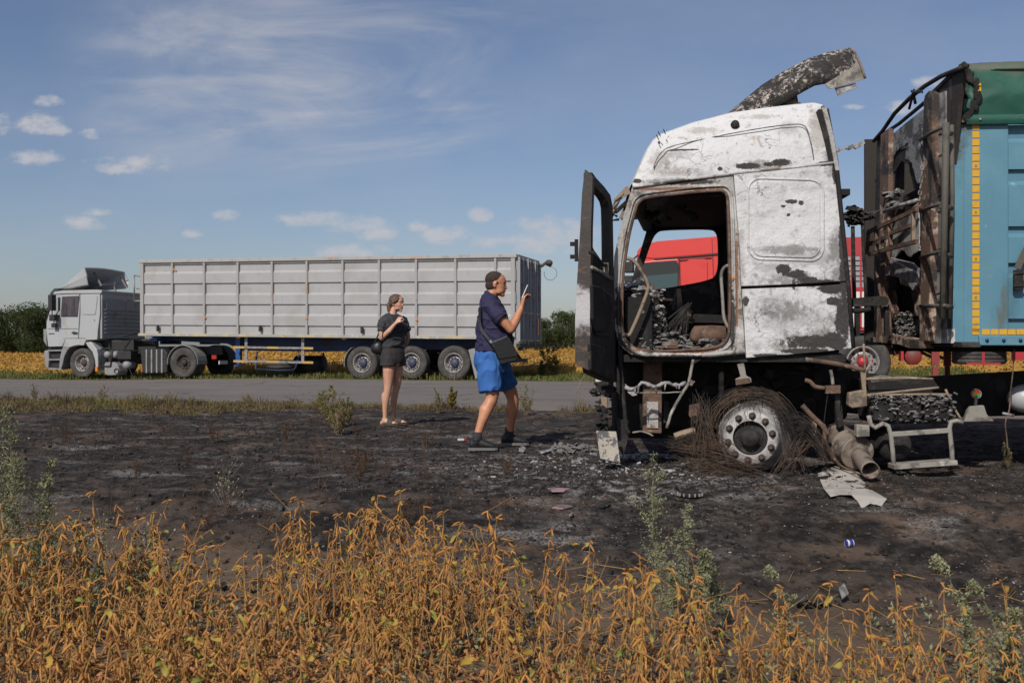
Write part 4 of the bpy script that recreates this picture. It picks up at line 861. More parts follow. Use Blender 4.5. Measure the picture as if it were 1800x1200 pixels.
# --- interior wreckage
def rubble(b, c, sx, sy, sz, n_, smin, smax, flat=.5):
    for _ in range(n_):
        p = Vector(c) + Vector((ru(-sx, sx), ru(-sy, sy), ru(-sz, sz))); s = ru(smin, smax); M = Matrix.Rotation(ru(0, 6.28), 3, 'Z') @ Matrix.Rotation(ru(-1, 1), 3, 'X')
        pts = [(math.cos(a) * s * ru(.6, 1.1), math.sin(a) * s * ru(.4, 1.0), 0) for a in [j * 6.283 / 5 for j in range(5)]]; h_ = s * ru(.08, flat)
        lo = [p + M @ Vector(q) for q in pts]; hi = [p + M @ Vector((q[0] * .8, q[1] * .8, h_)) for q in pts]
        b.add(lo + hi, [(4, 3, 2, 1, 0), (5, 6, 7, 8, 9)] + [(j, (j + 1) % 5, (j + 1) % 5 + 5, j + 5) for j in range(5)])
random.seed(5)
b = MB(); zf2 = zf - .01
rubble(b, ((xa + xb) / 2 - .45, .5, zf2 + .04), .45, .45, .07, 420, .012, .055)
rubble(b, (xa + .22, .8, zf2 + .2), .17, .7, .2, 300, .015, .06)
rubble(b, (xa + .45, 1.0, zf2 + .08), .3, .8, .10, 200, .02, .07)
b.build('floor_rubble', m_ashgrey, bt, kind='stuff')
b = MB(); rubble(b, (xa + .14, 1.0, bp(1110, 510, 1).z - .04), .10, .9, .07, 120, .02, .09); rubble(b, (xa + .24, .5, bp(1130, 545, .6).z), .16, .35, .18, 170, .012, .05)
b.build('dashboard_remains', m_melt, bt, kind='stuff')
b = MB(); b.box((xa + .16, 1.1, (zf + bp(1110, 520, 1).z) / 2 - .03), (.22, 2.0, bp(1110, 520, 1).z - zf - .05)); b.build('dashboard_frame', m_char2, bt)
# dashboard lumps
b = MB(); q = bp(1128, 560, .45)
for pts in ([(1130, 505), (1132, 540), (1128, 575), (1130, 600)], [(1146, 500), (1148, 525), (1144, 545)], [(1118, 530), (1124, 552), (1140, 560)]): b.tube(BF.P(pts, .5), .018, 6)
b.bar(bp(1136, 524, .5), bp(1180, 527, .8), .03, .02); b.build('steering_column', m_rust, bt)
# strands of a burnt harness / gear lever cluster
b = MB()
for k in range(26):
    x_ = ru(1172, 1206); b.tube([bp(x_ - ru(0, 22), 600 + ru(-6, 8), .55 + ru(-.1, .1)), bp(x_ + ru(-4, 8), 570 + ru(-10, 10), .6), bp(1214 + ru(-14, 4), 535 + ru(-4, 34), .62)], ru(.004, .009), 5)
b.build('burnt_harness', m_char, bt, kind='stuff')
# far wall lining and engine tunnel
bpoly('seat_back_remains', [(1190, 512), (1262, 492), (1268, 545), (1262, 556), (1200, 560), (1184, 545)], 1.3, .3, m_char, bev=.02)
bpoly('lining_sheet', [(1189, 508), (1196, 507), (1203, 556), (1193, 560)], 1.25, .02, m_tan)
bpoly('seat_rail', [(1208, 551), (1282, 554), (1282, 568), (1208, 566)], .7, .5, m_char2)
b = MB(); b.tube([bp(1214, 586, .25), bp(1220, 588, .25), bp(1250, 588, .25), bp(1276, 588, .25), bp(1280, 592, .25)], [.04, .075, .08, .075, .04], 14); b.build('air_spring_canister', m_rust, bt)
b = MB(); q = bp(1177, 606, .12); b.box(q, (.13, .10, .055)); b.box(q + Vector((0, -.052, 0)), (.10, .006, .02)); b.build('lock_box', m_rust, bt, bevel=.006)
btube('grab_handle', [(1102, 454), (1112, 456), (1124, 470), (1139, 498), (1140, 508), (1130, 535), (1120, 560), (1110, 582), (1106, 590), (1096, 587)], .016, m_tan, -.02)
btube('grab_handle', [(1286, 466), (1274, 468), (1267, 480), (1270, 520), (1272, 560), (1280, 575), (1283, 578)], .014, m_gtube, .03)
b = MB(); q = bp(1289, 488, -.02); b.ell(q, (.011, 0, 0), (0, .008, 0), (0, 0, .02)); b.build('amber_stub', m_orange, bt)
# --- roof deflector, charred
m_defl = mat('flaking_deflector', (0.030, 0.028, 0.026), [((0.012, 0.011, 0.011), 9, 0.5, 0.65)], rough=0.85, bump=1.0, bscale=40,
    extra=lambda g, co, col: g.mix(g.m('MULTIPLY', g.step(g.noise(co, 26, 8, 0.8), 0.50, 0.56), g.step(g.noise(g.vm('ADD', co, (2, 2, 9)), 2.8, 5, 0.7), 0.46, 0.54)), col, (0.50, 0.44, 0.39)),
    blobs=[])
up = [(1270, 207), (1300, 182), (1338, 150), (1376, 126), (1420, 103), (1462, 90), (1494, 84), (1500, 86), (1512, 112), (1521, 137)]
lo = [(1272, 208), (1320, 199), (1358, 190), (1385, 178), (1408, 164), (1432, 151), (1455, 147), (1472, 150), (1500, 142), (1521, 138)]
def resamp(L, k):
    d = [0]; 
    for a_, c_ in zip(L, L[1:]): d.append(d[-1] + math.hypot(c_[0] - a_[0], c_[1] - a_[1]))
    out = []
    for i in range(k + 1):
        t = d[-1] * i / k; j = max(0, min(len(d) - 2, next((q for q in range(len(d) - 1) if d[q + 1] >= t - 1e-9), len(d) - 2))); f = (t - d[j]) / (d[j + 1] - d[j]); out.append((L[j][0] + (L[j + 1][0] - L[j][0]) * f, L[j][1] + (L[j + 1][1] - L[j][1]) * f))
    return out
KU = 26; U_ = resamp(up, KU); L_ = resamp(lo, KU)
b = MB()
def dfl(i, v, off):
    x = U_[i][0] * v + L_[i][0] * (1 - v); y = U_[i][1] * v + L_[i][1] * (1 - v); w_ = .22 + .16 * v ** 3 - .03 * math.sin(v * 3.1) + off + .012 * noise.noise(Vector((x * .05, y * .05, 3))); return bp(x, y, w_)
vs = [dfl(i, v / 6, 0) for i in range(KU + 1) for v in range(7)] + [dfl(i, v / 6, .03) for i in range(KU + 1) for v in range(7)]; o_ = 7 * (KU + 1)
fs = [(i * 7 + v, (i + 1) * 7 + v, (i + 1) * 7 + v + 1, i * 7 + v + 1) for i in range(KU) for v in range(6)]; fs += [tuple(q + o_ for q in reversed(f)) for f in fs]
for i in range(KU):
    for v in (0, 6): fs.append((i * 7 + v, (i + 1) * 7 + v, (i + 1) * 7 + v + o_, i * 7 + v + o_))
fs += [(KU * 7 + v, KU * 7 + v + 1, KU * 7 + v + 1 + o_, KU * 7 + v + o_) for v in range(6)]
b.add(vs, fs, True); df = b.build('roof_deflector', m_defl, bt)
bpoly('deflector_end_plate', [(1450, 148), (1500, 118), (1506, 105), (1514, 118), (1521, 138), (1498, 146), (1462, 156), (1456, 155)], .195, .01, m_gtube, df)
btube('deflector_lip', [(1499, 86), (1508, 103), (1516, 122), (1521, 138)], .010, m_tan, .19, df)
bpoly('deflector_hanging_shred', [(1468, 155), (1504, 146), (1507, 154), (1498, 158), (1488, 161), (1474, 169)], .21, .015, m_melt, df)
bpoly('deflector_strut', [(1356, 190), (1401, 167), (1403, 178), (1412, 184), (1356, 194)], .26, .04, m_char, df)
b = MB(); b.grid(lambda u, v: Vector((bp(1290 + 210 * u, 200 - 105 * math.sin(u * 1.45), .3).x, .42 + v * (CW - .9), bp(1290 + 210 * u, 200 - 105 * math.sin(u * 1.45), .3).z - .02 - .10 * (1 - abs(v * 2 - 1)) * u)), 10, 10)
# rear strips
bpoly('rear_bracket_strip', [(1464, 262), (1490, 257), (1519, 247), (1521, 252), (1513, 258), (1505, 262), (1502, 259), (1494, 263), (1486, 261), (1476, 266), (1466, 269)], .5, .03, m_melt)
# --- stacks and frame behind the cab
for pts, r_ in (([(1499, 398), (1500, 450), (1502, 530)], .018), ([(1516, 392), (1518, 450), (1523, 527)], .016), ([(1513, 378), (1530, 375), (1546, 371)], .014)): btube('stack_pipe', pts, r_, m_char, 1.0, n=8)
b = MB(); random.seed(9); 
for (x, y, s) in ((1490, 382, .07), (1500, 376, .10), (1508, 385, .09), (1497, 392, .07), (1518, 380, .07), (1526, 384, .06), (1503, 366, .05), (1532, 380, .05)):
    q = bp(x, y, 1.0); rubble(b, q, s * .4, s * .5, s * .4, 14, s * .3, s * .8)
b.build('burnt_air_intake', m_char, bt)
bpoly('rear_mount_frame', [(1500, 524), (1548, 520), (1562, 524), (1562, 536), (1500, 539)], .8, .1, m_char)
for px_ in (1504, 1556): bpoly('rear_mount_post', [(px_, 538), (px_ + 8, 538), (px_ + 8, 590), (px_, 590)], .85, .05, m_char2)
btube('latch_rod', [(1498, 546), (1515, 546), (1530, 543)], .022, m_char, .5)

# --- the open door: swings out about its front edge
hz = Vector((BF.px(1082, 500).x, 0, 0)); AL = R(23)
hW = BF.o + BF.X * hz.x; DF = Frame(hW.x, hW.y, 0.0)
dd = Vector((-math.sin(AL), -math.cos(AL), 0)); dn = Vector((math.cos(AL), -math.sin(AL), 0))  # along the door (hinge to latch) and its inner normal
DF.X = dd; DF.Y = -dn
def dloc(P):   # door coords -> truck coords
    W_ = DF.o + DF.X * P.x + DF.Y * P.y + Vector((0, 0, P.z)); return BF.loc(W_)
def dpx(x, y, w_=0.0): return dloc(DF.px(x, y, w_))
tn = -DF.Y; tt = Vector((tn.dot(BF.X), tn.dot(BF.Y), 0))   # inner normal in truck coords
dX = Vector((DF.X.dot(BF.X), DF.X.dot(BF.Y), 0))
door = empty('door', (0, 0, 0)); door.parent = bt
def dpoly(name, pts, w0, t, m, holes=(), bev=0.0):
    b = MB(); b.prism([dpx(x, y, w0) for x, y in pts], -tt * t, [[dpx(x, y, w0) for x, y in h_] for h_ in holes]); return b.build(name, m, door, bevel=bev)
shell = [(1041, 303), (1048, 313), (1062, 328), (1073, 343), (1077, 362), (1078, 420), (1080, 520), (1082, 600), (1082, 672), (1066, 668), (1040, 655), (1037, 640), (1037, 560), (1038, 440), (1040, 350)]
whole = [(1041, 324), (1050, 332), (1062, 344), (1070, 358), (1071, 385), (1072, 478), (1062, 476), (1050, 467), (1039, 460), (1039, 400)]
dpoly('door_shell', shell, 0.0, .07, m_doorin, holes=[smooth_loop(whole, 1)])
dpoly('door_trim', [(1040, 474), (1062, 486), (1080, 498), (1080, 570), (1074, 592), (1050, 590), (1041, 560)], -.02, .02, m_doorin, bev=.01)
dpoly('door_pocket', [(1042, 500), (1056, 503), (1068, 512), (1076, 520), (1076, 570), (1068, 583), (1050, 582), (1043, 560)], -.045, .03, m_char2, bev=.02)
dpoly('door_lower_flap', [(1038, 604), (1081, 612), (1081, 668), (1066, 664), (1040, 650)], -.03, .03, m_char, bev=.01)
# latch edge: the broad strip that faces the camera
b = MB(); vs = []
eo = [(1028, 298), (1023, 340), (1020, 400), (1014, 500), (1011, 560), (1011, 640)]; ei = [(1040, 311), (1039, 345), (1037, 400), (1036, 500), (1035, 560), (1036, 652)]
k = len(eo); dl = DF.px(1040, 450, 0.0).x
for (a_, c_) in zip(eo, ei):
    pa = dpx(a_[0], a_[1], .02); pc = dpx(c_[0], c_[1], .0); L0 = dpx(ei[3][0], a_[1], 0)
    zi = DF.px(c_[0], c_[1], 0.0); 
    inner = dloc(Vector((zi.x + .005, -.01, zi.z))); outer = None
    # outer edge: same length along the door, one door-thickness further out
    t_ = .10; 
    for _ in range(12):
        W_ = DF.o + DF.X * (zi.x + .005) + DF.Y * t_; pxx = CX + W_.x / W_.y * FPX; t_ += (pxx - a_[0]) * W_.y / FPX / .9
    zz = CAMZ + (HY - a_[1]) * W_.y / FPX; outer = dloc(Vector((zi.x + .005, t_, zz)))
    vs += [inner, outer, outer - dX * .05, inner - dX * .05]
fs = []
for i in range(k - 1): o = i * 4; p = o + 4; fs += [(o, o + 1, p + 1, p), (o + 1, o + 2, p + 2, p + 1), (o, p, p + 3, o + 3), (o + 2, o + 3, p + 3, p + 2)]
b.add(vs, fs + [(0, 3, 2, 1), (4 * k - 4, 4 * k - 3, 4 * k - 2, 4 * k - 1)]); b.build('door_edge', m_dooredge, door)
ot = [vs[i * 4 + 2] for i in range(k)]
# outer skin
hp_ = [dpx(x, y, .10) for x, y in ((1076, 352), (1078, 420), (1080, 520), (1082, 600), (1082, 640), (1082, 672))]
b = MB(); vs = [q for pr in zip(ot, hp_) for q in pr]; vs2 = [q + tt * .012 for q in vs]; b.add(vs + vs2, [(2 * i, 2 * i + 1, 2 * i + 3, 2 * i + 2) for i in range(2, 5)] + [(2 * i + 12, 2 * i + 14, 2 * i + 15, 2 * i + 13) for i in range(2, 5)]); b.build('door_outer_skin', m_doorin, door)
b = MB(); 
b.tube([dpx(1037, 444, -.04), dpx(1044, 444, -.10), dpx(1052, 456, -.10), dpx(1060, 466, -.04), dpx(1068, 466, -.03)], .014, 7); b.build('door_bar', m_char, door)
b = MB(); b.box(dpx(1064, 473, -.02), (.05, .05, .10)); b.tube([dpx(1040, 470, -.02), dpx(1062, 482, -.02), dpx(1078, 492, -.02)], .016, 6); b.build('window_channel', m_gtube, door)
b = MB(); q = dpx(1020, 440, .12); b.box(q + Vector((-.03, 0, .0)), (.03, .05, .17)); b.box(q + Vector((-.055, .0, .05)), (.05, .04, .03)); b.box(q + Vector((-.055, .0, -.05)), (.05, .04, .03)); b.build('mirror_bracket', m_char, door)
b = MB(); b.tube([dpx(1024, 302, .05), dpx(1033, 303, .0)], .02, 6)
# --- front structure below the cab
bpoly('front_post', [(1131, 632), (1164, 632), (1163, 762), (1130, 760)], .30, .10, m_rust, bev=.01)
bpoly('post_plate', [(1137, 706), (1157, 706), (1157, 752), (1137, 752)], .285, .015, m_frame)
for pts, r_, m_, w_ in (([(1089, 628), (1093, 660), (1095, 690), (1098, 720), (1100, 750), (1106, 762)], .017, m_char, .0), ([(1079, 690), (1080, 720), (1080, 757)], .022, m_char, .05),
    ([(1218, 632), (1214, 656), (1210, 675), (1200, 690), (1188, 710), (1178, 730), (1172, 752)], .013, m_gtube, .0),
    ([(1105, 690), (1130, 690), (1165, 690), (1203, 689)], .006, m_gtube, .02), ([(1112, 760), (1130, 757), (1148, 766)], .008, m_gtube, .1)): btube('bent_bar', pts, r_, m_, w_, wob=.002)
random.seed(12); b = MB(); P_ = [bp(1098 + 108 * k / 18, 676 + 4 * math.sin(k * .9) + (4 if k < 5 else 0) - (k > 14) * 3, .0) for k in range(19)]; b.tube(P_, [ru(.010, .022) for _ in P_], 6)
for k in (3, 4, 8, 9, 12, 15, 16): b.tube([P_[k], P_[k] + Vector((ru(-.01, .01), 0, -ru(.03, .07)))], [.012, .004], 5)
b.prism(BF.P([(1098, 674), (1112, 684), (1120, 694), (1112, 696), (1104, 690)], .0), (0, .01, 0)); b.build('melted_step', m_melt, bt)
bpoly('step_gusset', [(1216, 628), (1238, 628), (1219, 640)], .0, .02, m_char); bpoly('step_tab', [(1213, 667), (1222, 670), (1216, 678), (1210, 676)], .0, .01, m_tan)
bpoly('front_crossmember', [(1050, 672), (1078, 668), (1080, 690), (1068, 700), (1052, 690)], .15, 1.9, m_char, bev=.02)
bpoly('white_bumper_scrap', [(1047, 660), (1058, 662), (1074, 674), (1047, 676)], .35, .04, m_white)
b = MB(); random.seed(4)
for k in range(26): rubble(b, bp(ru(1048, 1078), ru(672, 756), ru(.15, .5)), .03, .08, .03, 3, .02, .06)
b.build('front_mount_wreckage', m_char, bt, kind='stuff')
b = MB(); rubble(b, bp(1062, 688, .2), .02, .02, .02, 2, .04, .06); b.prism(BF.P([(1056, 698), (1068, 698), (1068, 716), (1058, 716)], .12), (0, .02, 0)); b.build('scorched_tab', m_tan, bt)
b = MB(); b.grid(lambda u, v: bp(1048 + 35 * u + 7 * v, 757 + 1 * u + (48 + 7 * u) * v, -.10 - .07 * math.sin(u * 1.9) + .02 * v), 8, 8); b.grid(lambda u, v: bp(1048 + 35 * u + 7 * v, 757 + 1 * u + (48 + 7 * u) * v, -.10 - .07 * math.sin(u * 1.9) + .02 * v) + Vector((0, .012, 0)), 8, 8)
m_bump = mat('scorched_bumper', (0.46, 0.42, 0.36), [((0.36, 0.27, 0.17), 4, 0.5, 0.68), ((0.13, 0.13, 0.135), 8.5, 0.52, 0.55), ((0.08, 0.07, 0.06), 14, 0.62, 0.68)], rough=0.8, bump=0.5)
b.build('bumper_corner', m_bump, bt)
bpoly('bumper_support', [(1083, 735), (1104, 740), (1104, 770), (1096, 800), (1088, 790)], .0, .08, m_char)
# dark engine and chassis mass
bpoly('engine', [(1170, 628), (1480, 620), (1500, 640), (1490, 735), (1420, 762), (1180, 752)], .75, .9, m_char2, bev=.03)
bpoly('front_axle', [(1100, 745), (1300, 748), (1400, 748), (1400, 772), (1100, 770)], .9, .25, m_char2, bev=.02)
bpoly('radiator', [(1082, 628), (1170, 628), (1166, 756), (1086, 756)], .45, .12, m_char2)
for w_ in (.78, 1.55): bpoly('chassis_rail', [(1100, 640), (1480, 648), (1590, 664), (2250, 626), (2250, 720), (1590, 735), (1480, 725), (1100, 700)], w_, .08, m_char2)
random.seed(6)
b = MB(); 
for k in range(30):
    x_, y_ = ru(1180, 1480), ru(640, 740); q = bp(x_, y_, .68)
    if k % 2: b.tube([q, q + Vector((ru(-.3, .3), ru(-.05, .05), ru(-.12, .12)))], ru(.008, .03), 6)
    else: b.box(q, (ru(.05, .2), .1, ru(.05, .15)), ry=ru(-.5, .5))
b.build('engine_fittings', m_char, bt, kind='stuff')
def chain(name, p, q, sag=0.0, r=.018, m=m_char):
    b = MB(); L = (q - p).length; nn = max(3, int(L / (r * 2.3)))
    for k in range(nn):
        t = (k + .5) / nn; c = p.lerp(q, t) + Vector((sag * math.sin(math.pi * t), 0, 0)); a = (k % 2) * math.pi / 2
        ring = [c + Vector((math.cos(a) * math.cos(j * .785) * r * .6, math.sin(a) * math.cos(j * .785) * r * .6, math.sin(j * .785) * r)) for j in range(9)]; b.tube(ring, r * .22, 4, caps=False)
    return b.build(name, m, bt)
chain('hanging_chain', bp(1255, 632, .25), bp(1235, 712, .3), -.03); chain('hanging_chain', bp(1272, 630, .4), bp(1278, 700, .4)); chain('hanging_chain', bp(1283, 640, .3), bp(1290, 690, .3))
bpoly('rusty_hanging_plate', [(1212, 712), (1232, 708), (1232, 735), (1222, 745), (1211, 730)], .35, .03, m_rust)
bpoly('pale_damper', [(1264, 655), (1273, 650), (1273, 705), (1264, 712)], .42, .06, m_gtube, bev=.02)
bpoly('lamp_bracket', [(1296, 640), (1308, 638), (1312, 660), (1320, 664), (1322, 672), (1294, 676), (1293, 666), (1302, 662)], .02, .03, m_gtube, bev=.004)
bpoly('rusty_bracket_face', [(1293, 667), (1318, 664), (1319, 673), (1294, 677)], -.01, .03, m_rust, bev=.003)
btube('intake_log', [(1186, 768), (1200, 763), (1222, 757)], .035, m_tan, .1)
# --- front wheel on its bare rim with steel cord of the burnt tyre
wc = bp(1321, 768.5, 0.0); wr = .305; wc.z = max(wc.z, .30)
hub_ = empty('front_wheel', (0, 0, 0)); hub_.parent = bt; ST = -R(17); hub_.rotation_euler = (0, 0, ST); hub_.location = Vector((wc.x, 0, 0)) - Matrix.Rotation(ST, 3, 'Z') @ Vector((wc.x, 0, 0))
b = MB(); fr = .222
b.lathe([(-.085, .0), (-.085, .0)], wc, 'Y', 8)
b = MB(); b.lathe([(-.080, .140), (-.075, fr - .012), (-.060, fr), (-.02, fr + .008), (.05, fr + .015), (.10, .262), (.16, wr - .02), (.175, wr), (.19, wr), (.19, wr - .015), (.12, .25), (.0, .20), (-.03, .145), (-.080, .140)], wc, 'Y', 48)
b.build('alloy_rim', m_alur, hub_)
b = MB(); b.lathe([(-.05, .135), (-.03, .10), (-.09, .075), (-.12, .06), (-.13, .0)], wc, 'Y', 28); b.lathe([(-.03, .145), (.0, .0)], wc, 'Y', 28); b.build('hub', m_char, hub_)
b = MB(); b.lathe([(.15, wr), (.30, wr - .02), (.34, wr), (.36, wr), (.36, .2), (.2, .2)], wc, 'Y', 40); b.build('inner_rim', m_rimd, hub_)
for k in range(10):
    a = 2 * math.pi * (k + .35) / 10; p = Vector((wc.x + math.cos(a) * .182, -.078, wc.z + math.sin(a) * .182)); b = MB(); b.lathe([(0, .030), (-.006, .030), (-.008, .024), (-.006, .020)], p, 'Y', 14); b.lathe([(-.002, .021), (-.028, .019), (-.040, .013), (-.042, .0)], p, 'Y', 6, smooth=False); b.build('wheel_nut', m_rimd, hub_)
random.seed(31); b = MB()
def arcw(r0, a0, a1, y0, y1, r1, rad, sag=0.0):
    pts = []; nn = 12
    for k in range(nn + 1):
        t = k / nn; a = R(a0 + (a1 - a0) * t); rr_ = r0 + (r1 - r0) * t; x = wc.x + math.cos(a) * rr_; z = wc.z + math.sin(a) * rr_ ; y = y0 + (y1 - y0) * t; pts.append((x, y, max(.012 + ru(0, .01), z - sag * math.sin(math.pi * t))))
    b.tube(pts, rad * (1 if rnd() < .85 else 1.9), 3, caps=False)
for k in range(95):   # hoop of cord over the rim
    a0 = ru(-20, 60); a1 = a0 + ru(50, 140); r0 = ru(.30, .41); arcw(r0, a0, min(a1, 205), ru(-.10, .25), ru(-.10, .25), r0 + ru(-.05, .04), ru(.0012, .0024))
for k in range(70):   # radial cords drooping across the face
    a = R(ru(20, 175)); r0 = ru(.34, .43); p = Vector((wc.x + math.cos(a) * r0, ru(-.05, .15), wc.z + math.sin(a) * r0)); dr = ru(.10, .42); q = p + Vector((ru(-.06, .05), ru(-.13, -.02), -dr)); q.z = max(q.z, .02)
    b.tube([p, p.lerp(q, .35) + Vector((0, -.03, .03)), p.lerp(q, .7) + Vector((ru(-.02, .02), -.03, 0)), q], ru(.001, .0019), 3, caps=False)
def sheaf(x0_, y0_, x1_, y1_, n_, sp0, sp1, bow, w0_, w1_, rad=(.0012, .0026)):
    for k in range(int(n_ * .5)):
        p = bp(x0_, y0_, w0_) + Vector((ru(-sp0, sp0), ru(-.1, .1), ru(-sp0, sp0))); q = bp(x1_, y1_, w1_) + Vector((ru(-sp1, sp1), ru(-.14, .1), ru(-sp1, sp1) * .6)); bw = bow + ru(-.07, .07); pts = []
        for j in range(11):
            t = j / 10; c = p.lerp(q, t) + Vector((0, -.02 * math.sin(math.pi * t), bw * math.sin(math.pi * t))); c.z = max(c.z, .010 + ru(0, .01)); pts.append(c)
        b.tube(pts, ru(*rad), 3, caps=False)
sheaf(1375, 740, 1452, 800, 110, .07, .06, .10, -.05, -.12); sheaf(1360, 700, 1400, 820, 60, .05, .08, .05, .0, -.15)
sheaf(1195, 800, 1330, 826, 110, .10, .10, -.02, -.10, -.22); sheaf(1180, 780, 1270, 790, 100, .06, .10, .04, .05, -.1); sheaf(1230, 700, 1240, 800, 60, .08, .12, .02, .0, -.1); sheaf(1420, 770, 1370, 830, 80, .06, .08, .03, -.05, -.2)
sheaf(1400, 760, 1448, 812, 40, .03, .02, .16, -.1, -.15)
b.build('tyre_cord', m_wire, bt, kind='stuff')
# --- exhaust silencer lying against the chassis
ex = empty('exhaust_silencer', (0, 0, 0)); ex.parent = bt
def axcyl(name, p, q, prof, m, n=28, par=ex):
    """prof: (t along p->q, radius)"""
    b = MB(); d = q - p; L = d.length; d.normalize(); a_ = d.orthogonal().normalized(); c_ = d.cross(a_); vs = []
    for (t, r_) in prof:
        for j in range(n): th = 2 * math.pi * j / n; vs.append(p + d * (t * L) + (a_ * math.cos(th) + c_ * math.sin(th)) * r_)
    k = len(prof); b.add(vs, [(i * n + j, i * n + (j + 1) % n, (i + 1) * n + (j + 1) % n, (i + 1) * n + j) for i in range(k - 1) for j in range(n)], True); return b.build(name, m, par)
m_exh = mat('scorched_exhaust', (0.20, 0.165, 0.135), [((0.07, 0.048, 0.036), 5, 0.46, 0.58), ((0.33, 0.31, 0.28), 7, 0.55, 0.68)], rough=0.75, bump=0.4)
e0 = bp(1468, 768, .35); e1 = bp(1507, 796, -.05); e2 = bp(1530, 826, -.45)
axcyl('silencer_body', e0, e1, [(-.02, .0), (0, .08), (.08, .125), (.12, .13), (.5, .132), (.52, .139), (.58, .139), (.60, .133), (.96, .132), (.98, .139), (1.02, .137), (1.0, .12), (1.06, .055)], m_exh)
axcyl('tail_pipe', e1, e2, [(-.05, .058), (.0, .060), (.9, .066), (1.02, .070), (1.02, .064), (.9, .06), (.2, .05), (.2, 0)], m_exh)
b = MB(); b.tube([e0 + Vector((-.1, 0, .02)), e0 + Vector((-.14, -.1, -.14)), e1 + Vector((-.10, -.05, -.12)), e2 + Vector((-.02, .0, -.05))], .008, 5); b.build('clamp_strap', m_rust, ex)
bpoly('silencer_hanger', [(1467, 700), (1479, 700), (1483, 750), (1476, 760), (1470, 745)], .1, .03, m_char); 
for pts, r_, m_ in (([(1410, 712), (1428, 732), (1446, 748), (1456, 764)], .022, m_rust), ([(1455, 692), (1451, 720), (1448, 745)], .004, m_char), ([(1448, 745), (1450, 775), (1462, 800), (1480, 822)], .014, m_rust), ([(1416, 632), (1450, 636), (1490, 643), (1520, 651)], .020, m_rust), ([(1518, 604), (1520, 640), (1521, 680)], .010, m_tan), ([(1415, 668), (1424, 670), (1432, 680), (1450, 682)], .018, m_rust), ([(1460, 650), (1463, 664), (1464, 676)], .014, m_gtube)): btube('rusty_rod', pts, r_, m_, -.0)
bpoly('lamp_bracket', [(1452, 678), (1478, 677), (1478, 691), (1452, 692)], -.02, .06, m_rust, bev=.004)
bpoly('triangular_bracket', [(1512, 648), (1517, 648), (1523, 684), (1516, 684), (1514, 664)], -.01, .02, m_tan)
bpoly('box_bracket', [(1493, 690), (1524, 684), (1525, 714), (1498, 717), (1491, 712)], -.02, .08, m_tan, bev=.01)
bpoly('valve_box', [(1506, 746), (1529, 747), (1529, 767), (1506, 768)], -.15, .08, m_gtube, bev=.008)
bpoly('spring_leaf', [(1467, 690), (1477, 690), (1478, 722), (1484, 748), (1474, 752), (1470, 726)], .05, .04, m_char, bev=.005)
bpoly('hanging_tab', [(1426, 740), (1436, 738), (1435, 768), (1427, 770)], .0, .02, m_gtube)
# --- battery carrier, step frame, air tank
bpoly('battery_tray', [(1530, 700), (1660, 700), (1690, 735), (1684, 744), (1540, 745)], .02, .5, m_char, bev=.01)
random.seed(44)
for k in range(3): x_ = 1534 + k * 45; bpoly('burnt_battery', [(x_, 702), (x_ + 42, 702), (x_ + 42, 738), (x_ + 1, 740)], -.03, .45, m_char2, bev=.02)
b = MB()
for k in range(240): rubble(b, bp(ru(1530, 1678), ru(694, 742) if k % 3 else ru(694, 708), -.04), .01, .01, .01, 1, .004, .03)
b.build('battery_slag', m_ashgrey, bt, kind='stuff')
for pts in ([(1522, 666), (1600, 664), (1640, 666)], [(1524, 694), (1580, 688), (1650, 681)], [(1524, 695), (1600, 693), (1668, 693)], [(1662, 684), (1676, 715), (1690, 738)]): btube('tray_rail', pts, .010, m_tan, -.02)
bpoly('tray_lid', [(1524, 668), (1640, 664), (1652, 682), (1528, 688)], .1, .5, m_char2, bev=.01); bpoly('crumpled_sheet', [(1530, 666), (1560, 660), (1575, 664), (1604, 662), (1600, 666), (1532, 672)], .1, .2, m_gtube)
b = MB(); F_ = -.12
b.tube(BF.P([(1527, 730), (1530, 745), (1538, 752), (1552, 744), (1561, 748), (1566, 765), (1569, 790), (1571, 822)], F_), .019, 9); b.build('step_frame', m_gtube, bt); b = MB(); b.tube(BF.P([(1692, 743), (1682, 739), (1672, 741), (1669, 752), (1673, 790), (1675, 820)], F_), .019, 9)
b.build('step_frame', m_gtube, bt)
b = MB(); b.bar(bp(1566, 763, F_), bp(1670, 756, F_), .035, .038); b.build('step_rung', m_gtube, bt, bevel=.004)
b = MB(); b.bar(bp(1566, 819, F_), bp(1677, 811, F_), .16, .038); b.build('step_rung', m_gtube, bt, bevel=.004)
b = MB(); q = bp(1572, 783, .12); b.lathe([(-.07, 0), (-.06, .06), (-.03, .11), (0, .135), (.55, .135), (.6, 0)], (q.x, .1, q.z), 'Y', 28); b.lathe([(.0, .13), (.02, .142), (.04, .13)], (q.x, .1, q.z), 'Y', 28); b.build('air_tank', m_char, bt)
bpoly('rear_bracket', [(1701, 722), (1707, 714), (1730, 712), (1735, 728), (1748, 740), (1695, 741)], .25, .05, m_gtube, bev=.006)
b = MB(); q = bp(1716, 692, .30); b.lathe([(0, .0), (0, .036)], q, 'Y', 20); b.lathe([(-.004, .036), (-.012, .040), (.01, .042), (.02, .036), (.02, 0)], q, 'Y', 20); ga = b.build('dial_gauge', m_alu, bt); q.y -= .006
for k, (a0, m_) in enumerate(((0, m_redl), (120, MATS['yellow_tape']), (240, mat('gauge_green', (0.03, 0.22, 0.06), rough=.5)))):
    b = MB(); vs = [q] + [q + Vector((math.cos(R(a0 + 12 * j)) * .031, 0, math.sin(R(a0 + 12 * j)) * .031)) for j in range(11)]; vs += [v + Vector((0, .003, 0)) for v in vs]; b.add(vs, [tuple(range(12)), tuple(range(23, 11, -1))]); b.build('gauge_segment', m_, ga)
